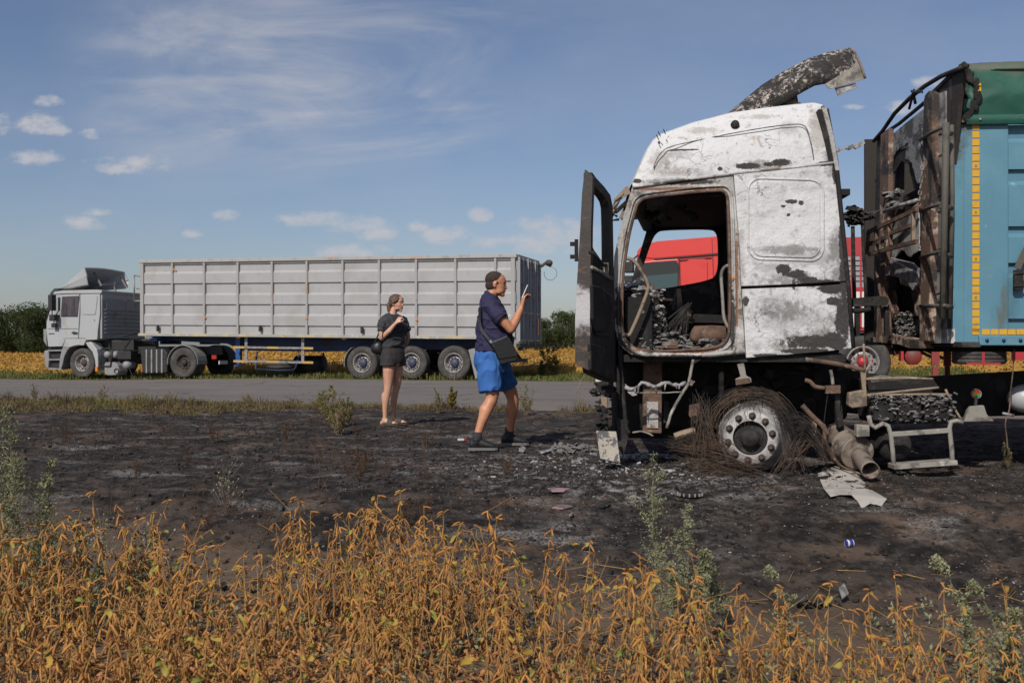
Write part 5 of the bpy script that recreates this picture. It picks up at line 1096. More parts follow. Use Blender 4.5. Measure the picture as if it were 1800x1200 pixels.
b = MB(); b.bar(q + Vector((0, .01, -.03)), q + Vector((0, .03, -.12)), .02, .02); b.build('gauge_stem', m_gtube, ga)
b = MB(); q = bp(1772, 700, .45); b.lathe([(0, 0), (.01, .05), (.04, .09), (.09, .115), (.14, .125), (1.0, .125), (1.05, 0)], (q.x, .45, q.z), 'X', 28); b.build('shaded_white_air_tank', m_gcab, bt)  # white tank coloured grey: the shade it stands in is painted on
btube('hanging_hose', [(1783, 612), (1780, 660), (1776, 690), (1775, 720), (1766, 742), (1770, 770), (1771, 788)], .006, m_rust, .1)
b = MB(); b.tube([bp(1762, 726, .1), bp(1782, 730, .1)], .012, 6); b.build('hose_clip', m_alu, bt)
# rear axle of the wreck, out of the photo to the right, carries the frame
rw = empty('rear_wheel', (0, 0, 0)); rw.parent = bt; xw = wc.x + 3.6
for y0_ in (.05, CW - .35): b = MB(); b.lathe([(0, .14), (0, .2), (.04, .24), (.1, .3), (.12, .305), (.3, .29), (.32, .305), (.32, .0)], (xw, y0_, .305), 'Y', 32); b.build('bare_rim', m_rimd, rw)
b = MB(); b.tube([(xw, .2, .305), (xw, CW - .2, .305)], .1, 10); b.tube([(wc.x, .3, wc.z), (wc.x, CW - .2, wc.z)], .05, 10); b.build('axle_tube', m_char2, bt)
b = MB(); b.lathe([(0, .14), (0, .2), (.1, .3), (.12, .305), (.3, .29), (.32, .305), (.32, .0)], (wc.x, CW - .35, .305), 'Y', 32); b.build('bare_rim', m_rimd, bt)
# ================================================================ burnt blue trailer
TO = bp(1675, 400, -.05); xf = TO.x
bl = empty('burnt_trailer', BF.o, BF.yaw, label='blue trailer with green tarpaulin, its front wall burnt through, behind the burnt cab', cat='trailer')
TW = 2.5
def fpx(x, y, dx_=0.0):
    """where a sight line meets the trailer's front wall"""
    d = Vector(((x - CX) / FPX, 1, (HY - y) / FPX)); c = Vector((0, 0, CAMZ)) - BF.o; t = (xf + dx_ - c.dot(BF.X)) / d.dot(BF.X); q = c + d * t
    return Vector((q.dot(BF.X), q.dot(BF.Y), q.z))
def jag(pts, n_=4, amp=2.2):
    out = []
    for i in range(len(pts)):
        a, c = pts[i], pts[(i + 1) % len(pts)]
        for k in range(n_): t = k / n_; out.append((a[0] + (c[0] - a[0]) * t + (ru(-amp, amp) if k else 0), a[1] + (c[1] - a[1]) * t + (ru(-amp, amp) if k else 0)))
    return out
def fpoly(name, pts, dx_, t, m, holes=(), bev=0.0, par=None):
    b = MB(); b.prism([fpx(x, y, dx_) for x, y in pts], (t, 0, 0), [[fpx(x, y, dx_) for x, y in h_] for h_ in holes]); return b.build(name, m, par or bl, bevel=bev)
def ftube(name, pts, r, m, dx_=-.03, par=None):
    b = MB(); P = [fpx(p[0], p[1], p[2] if len(p) > 2 else dx_) for p in pts]; b.tube(P, r, 7); return b.build(name, m, par or bl)
m_blue = mat('faded_blue_paint', (0.085, 0.215, 0.29), [((0.105, 0.245, 0.32), 1.4, 0.45, 0.65), ((0.055, 0.13, 0.17), 2.1, 0.52, 0.72, (1, 1, .5)), ((0.10, 0.12, 0.11), 4.5, 0.60, 0.74, (1, 1, .4)), ((0.17, 0.11, 0.075), 4.6, 0.69, 0.72), ((0.20, 0.32, 0.36), 9, 0.64, 0.72)], rough=0.55, bump=0.08,
    extra=lambda g, co, col: (lambda s_: g.mix(g.step(g.m('ADD', g.m('SUBTRACT', g.m('ADD', xf - .01, g.m('MULTIPLY', g.step(s_[2], 2.2, 3.0), .16)), s_[0]), g.m('MULTIPLY', g.m('SUBTRACT', g.noise(co, 2.6, 8, .7), .5), .45)), -.02, .10), g.mix(g.m('MULTIPLY', g.step(g.noise(co, 5, 8, .75), .58, .68), .6), col, (0.12, 0.21, 0.22)), (0.065, 0.047, 0.038)))(g.sep(co)))
m_blued = mat('blue_recess_shade', (0.080, 0.20, 0.27), [((0.05, 0.12, 0.16), 2.1, 0.50, 0.7, (1, 1, .5))], rough=0.55)  # darker copy of the side blue; recess shade painted into the colour
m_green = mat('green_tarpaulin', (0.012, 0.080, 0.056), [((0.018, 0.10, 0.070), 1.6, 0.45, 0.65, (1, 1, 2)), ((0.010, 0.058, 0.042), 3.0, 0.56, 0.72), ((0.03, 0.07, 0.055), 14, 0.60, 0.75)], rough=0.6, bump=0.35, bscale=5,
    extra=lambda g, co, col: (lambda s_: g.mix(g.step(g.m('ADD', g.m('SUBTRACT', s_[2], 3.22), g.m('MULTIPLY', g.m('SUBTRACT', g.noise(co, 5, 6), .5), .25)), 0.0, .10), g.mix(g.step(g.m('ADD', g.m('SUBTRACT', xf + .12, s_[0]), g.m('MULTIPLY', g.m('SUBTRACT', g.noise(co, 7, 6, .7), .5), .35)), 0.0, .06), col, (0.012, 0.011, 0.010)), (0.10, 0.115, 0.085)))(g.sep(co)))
m_peel = mat('peeling_pillar_paint', (0.42, 0.33, 0.26), [((0.46, 0.38, 0.30), 6, 0.55, 0.6), ((0.10, 0.06, 0.045), 12, 0.47, 0.53), ((0.15, 0.09, 0.065), 3.2, 0.44, 0.56), ((0.035, 0.03, 0.028), 2.1, 0.52, 0.62)], rough=0.85, bump=0.6, bscale=40)
m_ply = mat('scorched_front_panel', (0.34, 0.335, 0.33), [((0.16, 0.155, 0.15), 2.4, 0.42, 0.58), ((0.50, 0.49, 0.48), 3.2, 0.52, 0.64), ((0.055, 0.048, 0.042), 1.7, 0.52, 0.62)], rough=0.85, bump=0.3)
m_soot = mat('sooty_brown_panel', (0.030, 0.024, 0.020), [((0.055, 0.042, 0.034), 1.8, 0.5, 0.7), ((0.09, 0.075, 0.06), 5, 0.62, 0.75)], rough=0.85, bump=0.3)
m_felt = mat('torn_grey_lining', (0.22, 0.225, 0.235), [((0.07, 0.07, 0.072), 4, 0.46, 0.58), ((0.36, 0.37, 0.38), 11, 0.58, 0.7)], rough=0.9, bump=0.7)
m_pipe = mat('grey_green_pipe', (0.085, 0.08, 0.066), [((0.05, 0.042, 0.035), 6, 0.5, 0.65), ((0.14, 0.12, 0.10), 9, 0.6, 0.7)], rough=0.75)
LT = 9.0; zb0 = fpx(1690, 606).z; zt0 = fpx(1703, 112).z; zr0 = bp(1760, 212, -.05).z
# near side wall: front post strip, flat strip, then pressed panels
def sidebox(name, xa_, xb_, za_, zb_, ya, yb, m, bev=0.0, par=None):
    b = MB(); b.box(((xa_ + xb_) / 2, (ya + yb) / 2, (za_ + zb_) / 2), (abs(xb_ - xa_), abs(yb - ya), abs(zb_ - za_))); return b.build(name, m, par or bl, bevel=bev)
x1_ = bp(1773, 400, -.05).x
sidebox('side_wall', xf, x1_, zb0, zr0, -.05, .0, m_blue, .008)
sidebox('side_wall', x1_, xf + LT, zb0, zr0, -.01, .02, m_blued)
for k in range(9):
    xk = x1_ + .9 * k
    if k: sidebox('side_stanchion', xk - .06, xk + .06, zb0, zr0, -.05, -.01, m_blue, .01)
b = MB(); prof = []
zz = [(215, 232), (240, 283), (302, 317), (395, 412), (466, 480), (520, 540), (560, 600)]
for (ya_, yb_) in ((243, 298), (318, 398), (410, 462), (480, 560)):
    za_, zb_ = bp(1785, ya_, -.03).z, bp(1785, yb_, -.03).z
    vs = []
    for x in (x1_, xf + LT): vs += [(x, -.012, za_), (x, -.045, za_ - .035), (x, -.045, zb_ + .0), (x, -.012, zb_ - .003)]
    b.add(vs, [(0, 1, 5, 4), (1, 2, 6, 5), (2, 3, 7, 6), (0, 3, 2, 1), (4, 5, 6, 7)])
b.build('pressed_panels', m_blue, bl)
sidebox('corner_fold', xf + .085, xf + .105, zb0, zr0, -.056, -.05, m_blue)
sidebox('bottom_rail', bp(1721, 600, -.07).x, xf + LT, zb0 - .005, bp(1721, 589, -.07).z, -.075, -.02, m_blue, .008)
b = MB()
for k in range(16): q = bp(1735, 598, -.08); b.tube([Vector((q.x + .13 * k, -.075, q.z)), Vector((q.x + .13 * k, -.086, q.z))], .014, 8)
b.build('rail_bolts', m_bluech, bl)
# reflective tape squares, each with a tiny mark on every few
xt = bp(1718, 400, -.052).x
b = MB(); k = 0; z = zr0 - .02
zlo = bp(1716, 588, -.05).z; xt0 = bp(1715, 480, -.05).x
while z - .055 > zlo: b.box((xt0, -.0525, z - .028), (.055, .004, .052)); z -= .0625
b.box((xt0, -.0525, zlo + .025), (.055, .004, .05)); b.build('reflective_tape', m_yel, bl)
b = MB()
for k in range(1, 60): b.box((xt0 + .068 * k + .01, -.0525 if xt0 + .068 * k < x1_ - .05 else -.048, zlo + .022), (.060, .004, .044))
b.build('reflective_tape', m_yel, bl)
b = MB()
for k in (5, 11, 17, 22): zz_ = zr0 - .02 - .0625 * k - .03; b.box((xt0, -.0552, zz_ + .006), (.018, .002, .003)); b.box((xt0, -.0552, zz_), (.003, .002, .016)); b.box((xt0, -.0552, zz_ - .008), (.022, .002, .003))
b.build('tape_marks', m_bluech, bl)
# green tarpaulin over the top: a sagging sheet, and its weighted edge
xg0 = bp(1692, 150, -.06).x; ztop = bp(1760, 112, .1).z
def tarp(u, v):
    x = xg0 + (LT - .1) * u ** 1.8 + (.14 * (1 - v) ** 2 if u == 0 else 0) + (0 if u else .03 * noise.noise(Vector((v * 9, 2, 1))))
    if v < .45:
        t = v / .45; z = zr0 + .02 + (ztop - .10 - zr0) * t; y = -.075 + .02 * math.sin(t * 3 + x * 3) + .030 * noise.noise(Vector((x * 2.2, z * 3, 0))) + .022 * abs(noise.noise(Vector((x * 3.5 + z * 3, z * 7, 0))))
    elif v < .6: t = (v - .45) / .15; z = ztop - .10 + .10 * math.sin(t * 1.57); y = -.07 + .16 * (1 - math.cos(t * 1.57)) + .02 * noise.noise(Vector((x * 3, z, 4)))
    else: t = (v - .6) / .4; y = .09 + (TW - .1) * t; z = ztop + .16 * math.sin(math.pi * t) - .02 * abs(noise.noise(Vector((x, y * 2, 0))))
    if v > .5: x = max(x, xg0 + 2.2 * ss(.5, .7, v) + .08 * noise.noise(Vector((y * 5, 0, 0))))
    return (x, y, z)
b = MB(); b.grid(tarp, 160, 60); b.build('tarpaulin', m_green, bl)
b = MB(); b.grid(lambda u, v: (bp(1698, 214, -.08).x + (LT - .2) * u, -.090 - .012 * math.sin(v * 3.1) + .004 * noise.noise(Vector((u * 60, 0, 0))), zr0 - .035 + .075 * v), 60, 4); b.build('tarpaulin_hem', m_green, bl)
b = MB()
for k in range(5): q = bp(1723, 210, -.1); b.ell(Vector((q.x + .345 * k, -.105, q.z + .0)), (.011, 0, 0), (0, .006, 0), (0, 0, .011))
b.build('hem_studs', m_alu, bl)
b = MB(); q = bp(1690, 212, -.09); b.box((q.x - .0, -.07, q.z), (.10, .05, .03)); b.build('rail_stub', m_rust, bl)
random.seed(3); b = MB()
for k in range(60): 
    t = k / 60; x, y = 1690 + 28 * math.sin(t * 3.0) , 118 + 92 * t; q = bp(x + ru(-3, 5), y, -.095); s_ = ru(.012, .03); b.ell(q, (s_, 0, ru(-.01, .01)), (0, .008, 0), (ru(-.01, .01), 0, s_ * ru(.8, 1.6)), 7, 4)
b.build('melted_tarpaulin_edge', m_char2, bl, kind='stuff')
b = MB(); q = bp(1720, 150, -.09); b.box((q.x, -.098, q.z), (.03, .006, .03)); b.box((q.x, -.098, q.z - .036), (.034, .006, .032)); b.build('exposed_tape', m_yel, bl)
sidebox('top_rail', xf, xf + LT, zr0, ztop - .12, -.03, .03, m_blue)
# front wall, in the plane across the trailer
for (pts, m_) in (([(1629, 168), (1665, 133), (1697, 112), (1686, 180), (1674, 300), (1672, 600), (1640, 603), (1636, 400)], m_soot),):
    fpoly('front_corner_panel', pts, 0.0, .03, m_, bev=.004)
fpoly('front_wall_panel', [(1637, 170), (1662, 160), (1662, 598), (1633, 598)], -.012, .012, m_ply, bev=.003)
for y_ in (237, 274, 345, 372, 438, 475, 515): ftube('panel_joint', [(1637, y_ + 6), (1664, y_ - 6)], .004, m_char, -.014)
random.seed(8); fpoly('upper_lining', [(1560, 244), (1590, 218), (1626, 190), (1626, 268)] + jag([(1618, 320), (1612, 325), (1606, 290), (1597, 272), (1592, 278), (1598, 250), (1586, 258), (1575, 266), (1568, 284), (1561, 292)], 3, 2.0)[:-3], -.004, .02, m_felt); fpoly('charred_lining_band', jag([(1561, 290), (1578, 262), (1600, 258), (1612, 300), (1616, 335), (1606, 332), (1598, 290), (1585, 282), (1570, 306), (1561, 318)], 3, 2.5), .012, .012, m_char)
fpoly('torn_lining', [(1594, 250), (1620, 226), (1620, 324), (1613, 322), (1606, 298), (1600, 284), (1591, 278), (1598, 262)][:0] + jag([(1594, 250), (1620, 226), (1620, 324), (1613, 322), (1606, 298), (1600, 284), (1591, 278), (1598, 262)], 3, 1.6), -.03, .012, m_felt)
fpoly('front_side_strip', [(1542, 245), (1547, 242), (1547, 600), (1536, 600), (1537, 400)], .0, .02, m_char)
for pts in ([(1548, 236), (1562, 226), (1561, 380), (1555, 470), (1549, 595), (1540, 595), (1546, 400)],): fpoly('front_pillar', pts, -.05, .05, m_peel, bev=.008)
fpoly('front_pillar', [(1623, 178), (1625, 168), (1632, 160), (1638, 166), (1638, 300), (1635, 480), (1632, 600), (1616, 602), (1619, 400), (1622, 250)], -.07, .07, m_peel, bev=.01)
fpoly('middle_post', [(1574, 290), (1581, 284), (1578, 480), (1570, 560), (1565, 560)], .08, .05, m_soot)
# inner floor, back wall of the load space and the burnt pile that shows through the hole
b = MB(); b.box((xf + LT / 2, TW / 2, zb0 + .03), (LT, TW - .06, .05)); b.build('load_floor', m_soot, bl)
b = MB(); b.box((xf + 1.6, TW / 2, (zb0 + zt0) / 2), (.04, TW - .1, zt0 - zb0)); b.build('inner_bulkhead', m_char2, bl)
b = MB(); b.box((xf + LT / 2, TW - .03, (zb0 + zt0) / 2), (LT, .04, zt0 - zb0)); b.build('far_wall', m_soot, bl)
fpoly('green_board', [(1563, 316), (1573, 304), (1573, 326), (1563, 332)], .4, .02, mat('olive_board', (0.05, 0.07, 0.02), rough=.8)); fpoly('rust_board', [(1580, 300), (1600, 278), (1612, 322), (1600, 338), (1584, 340)], .5, .02, m_rust)
fpoly('charred_sheet', jag([(1561, 392), (1590, 380), (1614, 372), (1616, 440), (1600, 452), (1585, 438), (1572, 458), (1560, 452)], 3, 2.5), .03, .012, m_ply); fpoly('charred_sheet', jag([(1560, 505), (1572, 512), (1578, 545), (1570, 575), (1556, 582)], 3, 2), .02, .012, m_rust); fpoly('charred_sheet', jag([(1600, 508), (1616, 500), (1616, 560), (1608, 548)], 3, 2), .01, .012, m_peel)
fpoly('lower_burnt_board', [(1562, 360), (1612, 332), (1616, 400), (1612, 560), (1560, 575)], .12, .02, m_char2)
ftube('top_edge', [(1538, 246), (1580, 218), (1626, 180), (1665, 140), (1695, 112)], .018, m_char, -.0)
ftube('tarp_hoop', [(1536, 248), (1550, 232), (1572, 200), (1600, 172), (1625, 152), (1655, 134), (1685, 122), (1700, 116)], .020, m_char, -.02)
ftube('hoop_stay', [(1604, 160), (1609, 182)], .014, m_char, -.02); ftube('hoop_stay', [(1606, 160), (1598, 192)], .012, m_soot, -.02)
b = MB(); 
for k in range(5): a = k / 4; b.tube([fpx(1602 + 18 * a, 160 - 3 * math.sin(a * 9), -.04), fpx(1605 + 16 * a, 163, -.05)], .009, 5)
b.build('knotted_strap', m_char2, bl)
# ladder-like pipes in front of the corner
ftube('upright_pipe', [(1663, 216, -.22), (1661, 350, -.22), (1657, 560, -.22)], .026, m_pipe); ftube('second_pipe', [(1673, 220, -.06), (1674, 350, -.06), (1670, 560, -.06)], .018, m_pipe)
for y0_, y1__ in ((246, 222), (372, 356), (453, 440), (538, 537)): ftube('pipe_arm', [(1618, y0_, -.05), (1636, (y0_ * .5 + y1__ * .5), -.15), (1661, y1__, -.22)], .016, m_pipe)
for y_ in (233, 364, 448, 538): ftube('pipe_clamp', [(1655, y_, -.22), (1672, y_ + 2, -.10)], .022, m_pipe)
chain('front_chain', fpx(1621, 290, -.09), fpx(1615, 366, -.09), 0, .022, m_gtube)
# grille frame leaning on the front
for a_, c_ in (((1526, 408), (1612, 368)), ((1526, 430), (1560, 416)), ((1528, 447), (1612, 424)), ((1540, 405), (1540, 442)), ((1562, 400), (1566, 432)), ((1605, 370), (1605, 424)), ((1526, 408), (1524, 447)), ((1566, 410), (1602, 396)), ((1528, 428), (1552, 424))): b = MB(); b.bar(fpx(*a_, -.16), fpx(*c_, -.16), .03, .035); b.build('grille_bar', m_rust if a_[0] < 1600 else m_tan, bl)
ftube('grille_hook', [(1606, 368, -.16), (1612, 362, -.14), (1620, 366, -.1)], .022, m_rust)
ftube('slanting_bar', [(1554, 372, -.1), (1580, 362, -.08), (1612, 352, -.04)], .018, m_melt)
random.seed(17); b = MB(); rubble(b, fpx(1568, 350, -.02), .04, .10, .08, 22, .03, .07); b.build('burnt_bundle', m_ashgrey, bl, kind='stuff')
b = MB(); 
b.prism([fpx(x, y, -.05) for x, y in ((1554, 470), (1575, 462), (1600, 474), (1610, 480), (1610, 500), (1604, 510), (1594, 494), (1575, 486), (1556, 484))], (.03, 0, 0)); b.prism([fpx(x, y, .0) for x, y in ((1560, 452), (1600, 462), (1612, 472), (1610, 484), (1580, 470), (1562, 462))], (.03, 0, 0)); b.build('crumpled_panel', m_melt, bl)
b = MB(); rubble(b, fpx(1585, 584, .1), .10, .45, .05, 420, .008, .04); rubble(b, fpx(1600, 566, .1), .08, .25, .09, 300, .008, .035); b.build('front_ash_heap', m_ashgrey, bl, kind='stuff')
fpoly('front_lip', [(1528, 594), (1560, 588), (1590, 594), (1616, 600), (1616, 612), (1600, 612), (1580, 605), (1528, 600)], -.10, .12, m_peel)
fpoly('bottom_corner_plate', [(1634, 580), (1672, 578), (1672, 603), (1634, 603)], -.02, .03, m_ply)
fpoly('front_sill', [(1536, 598), (1690, 601), (1692, 610), (1536, 606)], -.0, .14, m_char)
for a_, c_, d_ in (((1540, 470), (1552, 540), -.1), ((1558, 520), (1572, 552), -.05), ((1553, 560), (1553, 595), -.08), ((1563, 548), (1566, 590), -.1)): ftube('bent_strut', [(a_[0], a_[1], d_), (c_[0], c_[1], d_)], .016, m_rust)
# ratchet strap on the side
b = MB(); P0 = bp(1797, 430, -.09); b.bar(P0 + Vector((.05, 0, .0)), bp(1788, 472, -.09), .012, .05, up=(1, 0, 0)); b.build('ratchet_strap', m_pipe, bl)
b = MB(); q = bp(1790, 492, -.10); b.box(q, (.07, .04, .16)); b.tube([q + Vector((-.045, -.02, .05)), q + Vector((.05, -.02, .05))], .012, 6); b.tube([q + Vector((-.045, -.02, -.05)), q + Vector((.05, -.02, -.05))], .012, 6); b.build('ratchet_buckle', m_char, bl, bevel=.006)
# underframe and legs far down the trailer
for yy in (.65, 1.75): sidebox('trailer_beam', xf + .1, xf + 4.0, zb0 - .06, zb0 - .0, yy, yy + .1, m_char2); sidebox('trailer_beam', xf + 4.0, xf + LT, zb0 - .3, zb0 - .0, yy, yy + .1, m_char2)
for yy in (.25, 2.1): sidebox('support_leg', xf + 2.6, xf + 2.75, -.0, zb0 - .1, yy, yy + .15, m_bluech)
for k in range(3):
    for yo in (-.02, TW - .42): wheel(bl, Vector((xf + 5.2 + 1.3 * k, 0, .52)), .52, .38, yo, .02, m_rubber, m_alu, m_rimd, .29, holes=False)

# ================================================================ red tractor and its trailer, beyond the wreck
RF = Frame(6.96, 19.5, -R(16.5)); rp = RF.px; zg = hh(7, 19.5) + .018
m_red = mat('bright_red_paint', (0.60, 0.050, 0.042), [((0.52, 0.042, 0.036), 1.8, 0.5, 0.7)], rough=0.35, bump=0.02)
m_redd = mat('dull_red_chassis', (0.22, 0.03, 0.028), [((0.10, 0.04, 0.035), 6, .5, .65)], rough=0.6)
m_redtr = mat('trailer_red_band', (0.36, 0.022, 0.030), [((0.30, 0.02, 0.026), 3, .5, .7)], rough=0.5)
m_greytr = mat('trailer_grey_slats', (0.28, 0.28, 0.29), rough=0.5)
m_teal = mat('teal_glass', (0.02, 0.055, 0.065), rough=0.1, spec=.8)
rt = empty('red_truck', RF.o, RF.yaw, label='bright red tractor unit seen through the empty windows of the burnt cab', cat='truck')
def rpol(name, pts, w0, t, m, par=rt, bev=0.0, holes=()): b = MB(); b.prism(RF.P(pts, w0), (0, t, 0), [RF.P(h_, w0) for h_ in holes]); return b.build(name, m, par, bevel=bev)
rpol('cab', [(1112, 500), (1118, 455), (1119, 441), (1124, 432), (1136, 428), (1155, 424), (1265, 415), (1318, 412), (1326, 430), (1332, 630), (1112, 640), (1107, 560)], 0.02, 2.4, m_red, bev=.10)
rpol('roof_fairing', [(1122, 452), (1130, 430), (1155, 424), (1265, 415), (1318, 412), (1325, 440), (1250, 447), (1150, 455)], 0.0, .06, m_red, bev=.02)
rpol('roof_gutter', [(1150, 455), (1325, 440), (1325, 442), (1150, 457)], -.012, .02, m_black)
rpol('door', [(1110, 500), (1118, 462), (1150, 458), (1192, 455), (1194, 600), (1190, 636), (1113, 638)], 0.0, .06, m_red, bev=.01)
rpol('door_window', [(1122, 496), (1133, 462), (1188, 458), (1193, 464), (1193, 504), (1122, 512)], -.006, .01, m_glass); rpol('far_window', [(1124, 486), (1191, 480), (1191, 504), (1124, 511)], -.010, .005, m_teal)
rpol('sleeper_inset', rpoly(1225, 484, 18, 28, 5, -.05), -.02, .03, m_red, bev=.012)
rpol('door_gap', [(1193.2, 456), (1195, 456), (1198, 600), (1196, 600)], -.004, .01, m_black)
rpol('panel_gap', [(1251, 420), (1252, 420), (1255, 500), (1254, 500)], -.004, .01, m_black); rpol('panel_gap', [(1194, 457), (1251, 452), (1251, 453.5), (1194, 458.5)], -.004, .01, m_black)
b = MB(); q = rp(1106, 470, -.25); b.box(q, (.18, .2, .22)); b.box(q + Vector((0, 0, -.4)), (.16, .2, .45)); b.tube([q + Vector((0, 0, .1)), rp(1122, 448, 0)], .02, 5); b.build('door_mirror', m_black, rt, bevel=.04)
rpol('lower_side', [(1112, 600), (1332, 596), (1332, 650), (1112, 655)], .1, 2.2, m_black)
for px_ in (1215, 1517): 
    q = rp(px_, 632 if px_ > 1300 else 632, 0); q.z = zg + .50; wheel(rt, q, .52, .32, -.0, .02, m_rubber, m_alu, m_redtr if px_ > 1300 else m_alu, .30, hubr=.09); wheel(rt, q, .52, .32, 2.12, .02, m_rubber, m_black, m_black, .30, holes=False)
q = rp(1517, 632, 0); b = MB(); b.box((q.x - 1.6, 1.25, zg + .75), (5.4, .9, .22)); b.build('chassis_rail', m_redd, rt)
b = MB(); arc_strip(b, Vector((q.x, 0, zg + .52)), .60, 10, 170, .0, .5); b.build('mudguard', m_black, rt)
b = MB(); b.box((q.x + .72, .25, zg + .72), (.05, .5, .40)); b.build('mudflap', m_redtr, rt); b = MB(); b.box((q.x + .82, .45, zg + .78), (.06, .3, .12)); b.build('tail_lamp', m_orange, rt); b = MB(); b.lathe([(0, 0), (0, .15), (.02, .16), (.3, .16), (.3, 0)], (q.x + .95, .3, zg + .60), 'Y', 20); b.build('air_tank', m_redd, rt)
b = MB(); q = rp(1407, 634, .3); b.ell(q, (.09, 0, 0), (0, .08, 0), (0, 0, .12)); b.build('yellow_coupling', m_yel, rt); rpol('rear_light_bar', [(1388, 643), (1418, 643), (1418, 646), (1388, 646)], .3, .05, m_redtr)
r2 = empty('red_trailer', RF.o, RF.yaw, label='red, grey and white sided trailer standing behind the burnt blue one', cat='trailer')
xa2 = rp(1372, 500, .0).x; LT2 = 12.5
def band(name, y0_, y1__, m, pr=0.0): za_ = rp(1500, y0_, 0).z; zb_ = rp(1500, y1__, 0).z; b = MB(); b.box((xa2 + LT2 / 2, 1.25, (za_ + zb_) / 2), (LT2, 2.5 + pr * 2, za_ - zb_)); return b.build(name, m, r2)
band('top_band', 417, 450, m_redtr, .01); band('grey_side', 450, 505, m_greytr); band('stripe', 505, 512, m_redtr, .012); band('white_side', 512, 575, m_white, .004); band('lower_band', 575, 581, m_redtr, .01)
for y_ in (458, 467, 476, 485, 494): za_ = rp(1500, y_, 0).z; b = MB(); b.box((xa2 + LT2 / 2, -.008, za_), (LT2 - .05, .016, .012)); b.build('slat_joint', m_black, r2)
for px_ in (1497, 1513, 1524): b = MB(); q = rp(px_, 480, -.02); q2 = rp(px_, 520, -.02); b.box((q.x, -.03, (rp(px_, 450, 0).z + rp(px_, 575, 0).z) / 2), (.035, .02, 1.4)); b.build('side_post', m_redtr, r2)
zlow = rp(1500, 581, 0).z
for yy in (.7, 1.7): b = MB(); b.box((xa2 + LT2 / 2, yy, zlow - .13), (LT2, .1, .2)); b.build('chassis_beam', m_redd, r2)
for px_, w_ in ((1644, .25), (1665, 2.1)):
    q = rp(px_, 620, w_); b = MB(); b.box((q.x, w_, (zlow + rp(px_, 643, w_).z) / 2), (.14, .14, zlow - rp(px_, 643, w_).z)); b.box((q.x, w_, zg + .2), (.1, .1, .4)); b.box((q.x, w_, zg + .02), (.3, .25, .04)); b.build('landing_leg', m_redd, r2)
for px_ in (1596, 1612, 1700): q = rp(px_, 625, .8); b = MB(); b.box((q.x, .85, zlow - .35), (.10, .1, .5)); b.bar((q.x, .85, zlow - .3), (q.x + .5, .85, zlow - .55), .06, .06); b.build('crossmember', m_black, r2)
q = rp(1726, 628, .6); b = MB(); tyre(b, (0, 0, 0), .50, .3, .27)
for i in range(len(b.v)): x, y, z = b.v[i]; b.v[i] = (q.x + x, .95 + z, q.z + y)
sw = b.build('spare_wheel', m_rubber, r2); b = MB(); b.bar(q + Vector((0, -.15, .1)), q + Vector((0, -.15, -.10)), .05, .04); b.bar(q + Vector((-.3, -.18, -.12)), q + Vector((.3, -.18, -.12)), .05, .04); b.build('spare_carrier', m_redtr, r2)
q = rp(1785, 617, .1); b = MB(); b.box((q.x + .6, .3, q.z), (1.2, .4, .35)); b.build('tool_box', m_redtr, r2)
for k in range(3):
    for yo in (.0, 2.12): wheel(r2, Vector((xa2 + LT2 - 3.8 + 1.3 * k, 0, zg + .5)), .52, .38, yo, .02, m_rubber, m_alu, m_redd, .29, holes=False)
# ================================================================ people
m_skin = mat('skin_tanned', (0.50, 0.235, 0.13), [((0.40, 0.165, 0.095), 5, 0.45, 0.7)], rough=0.5, bump=0.04)
m_skin2 = mat('skin_light', (0.55, 0.31, 0.21), [((0.44, 0.21, 0.15), 5, 0.45, 0.7)], rough=0.5, bump=0.04)
m_hair1 = mat('short_brown_hair', (0.035, 0.022, 0.015), [((0.06, 0.04, 0.028), 40, 0.45, 0.65)], rough=0.75, bump=0.8, bscale=160)
m_hair2 = mat('brown_hair', (0.075, 0.042, 0.026), [((0.13, 0.078, 0.048), 22, 0.45, 0.65, (1, 1, .3))], rough=0.55, bump=0.6, bscale=90)
def cloth(name, c, c2, r=0.85): return mat(name, c, [(c2, 2.5, 0.45, 0.7)], rough=r, bump=0.25, bscale=14)
m_navy = cloth('navy_cotton', (0.018, 0.016, 0.055), (0.024, 0.022, 0.068)); m_bsh = cloth('blue_shorts_cloth', (0.028, 0.115, 0.36), (0.035, 0.14, 0.42))
m_dtee = cloth('charcoal_tee_cloth', (0.030, 0.031, 0.036), (0.042, 0.043, 0.048)); m_dsh = cloth('washed_black_denim', (0.026, 0.024, 0.025), (0.045, 0.042, 0.042))
m_leather = mat('black_leather', (0.010, 0.010, 0.011), rough=0.38, bump=0.15); m_sock = cloth('dark_sock', (0.018, 0.02, 0.03), (0.025, 0.027, 0.035)); m_shoe = mat('black_shoe', (0.012, 0.012, 0.013), rough=0.6, bump=0.2)
m_sole = mat('grey_sole', (0.14, 0.14, 0.14), rough=0.7); m_slide = mat('olive_slide', (0.045, 0.045, 0.038), rough=0.7); m_eye = mat('eye_dark', (0.02, 0.015, 0.012), rough=0.2); m_lip = mat('lips', (0.34, 0.10, 0.08), rough=0.45)

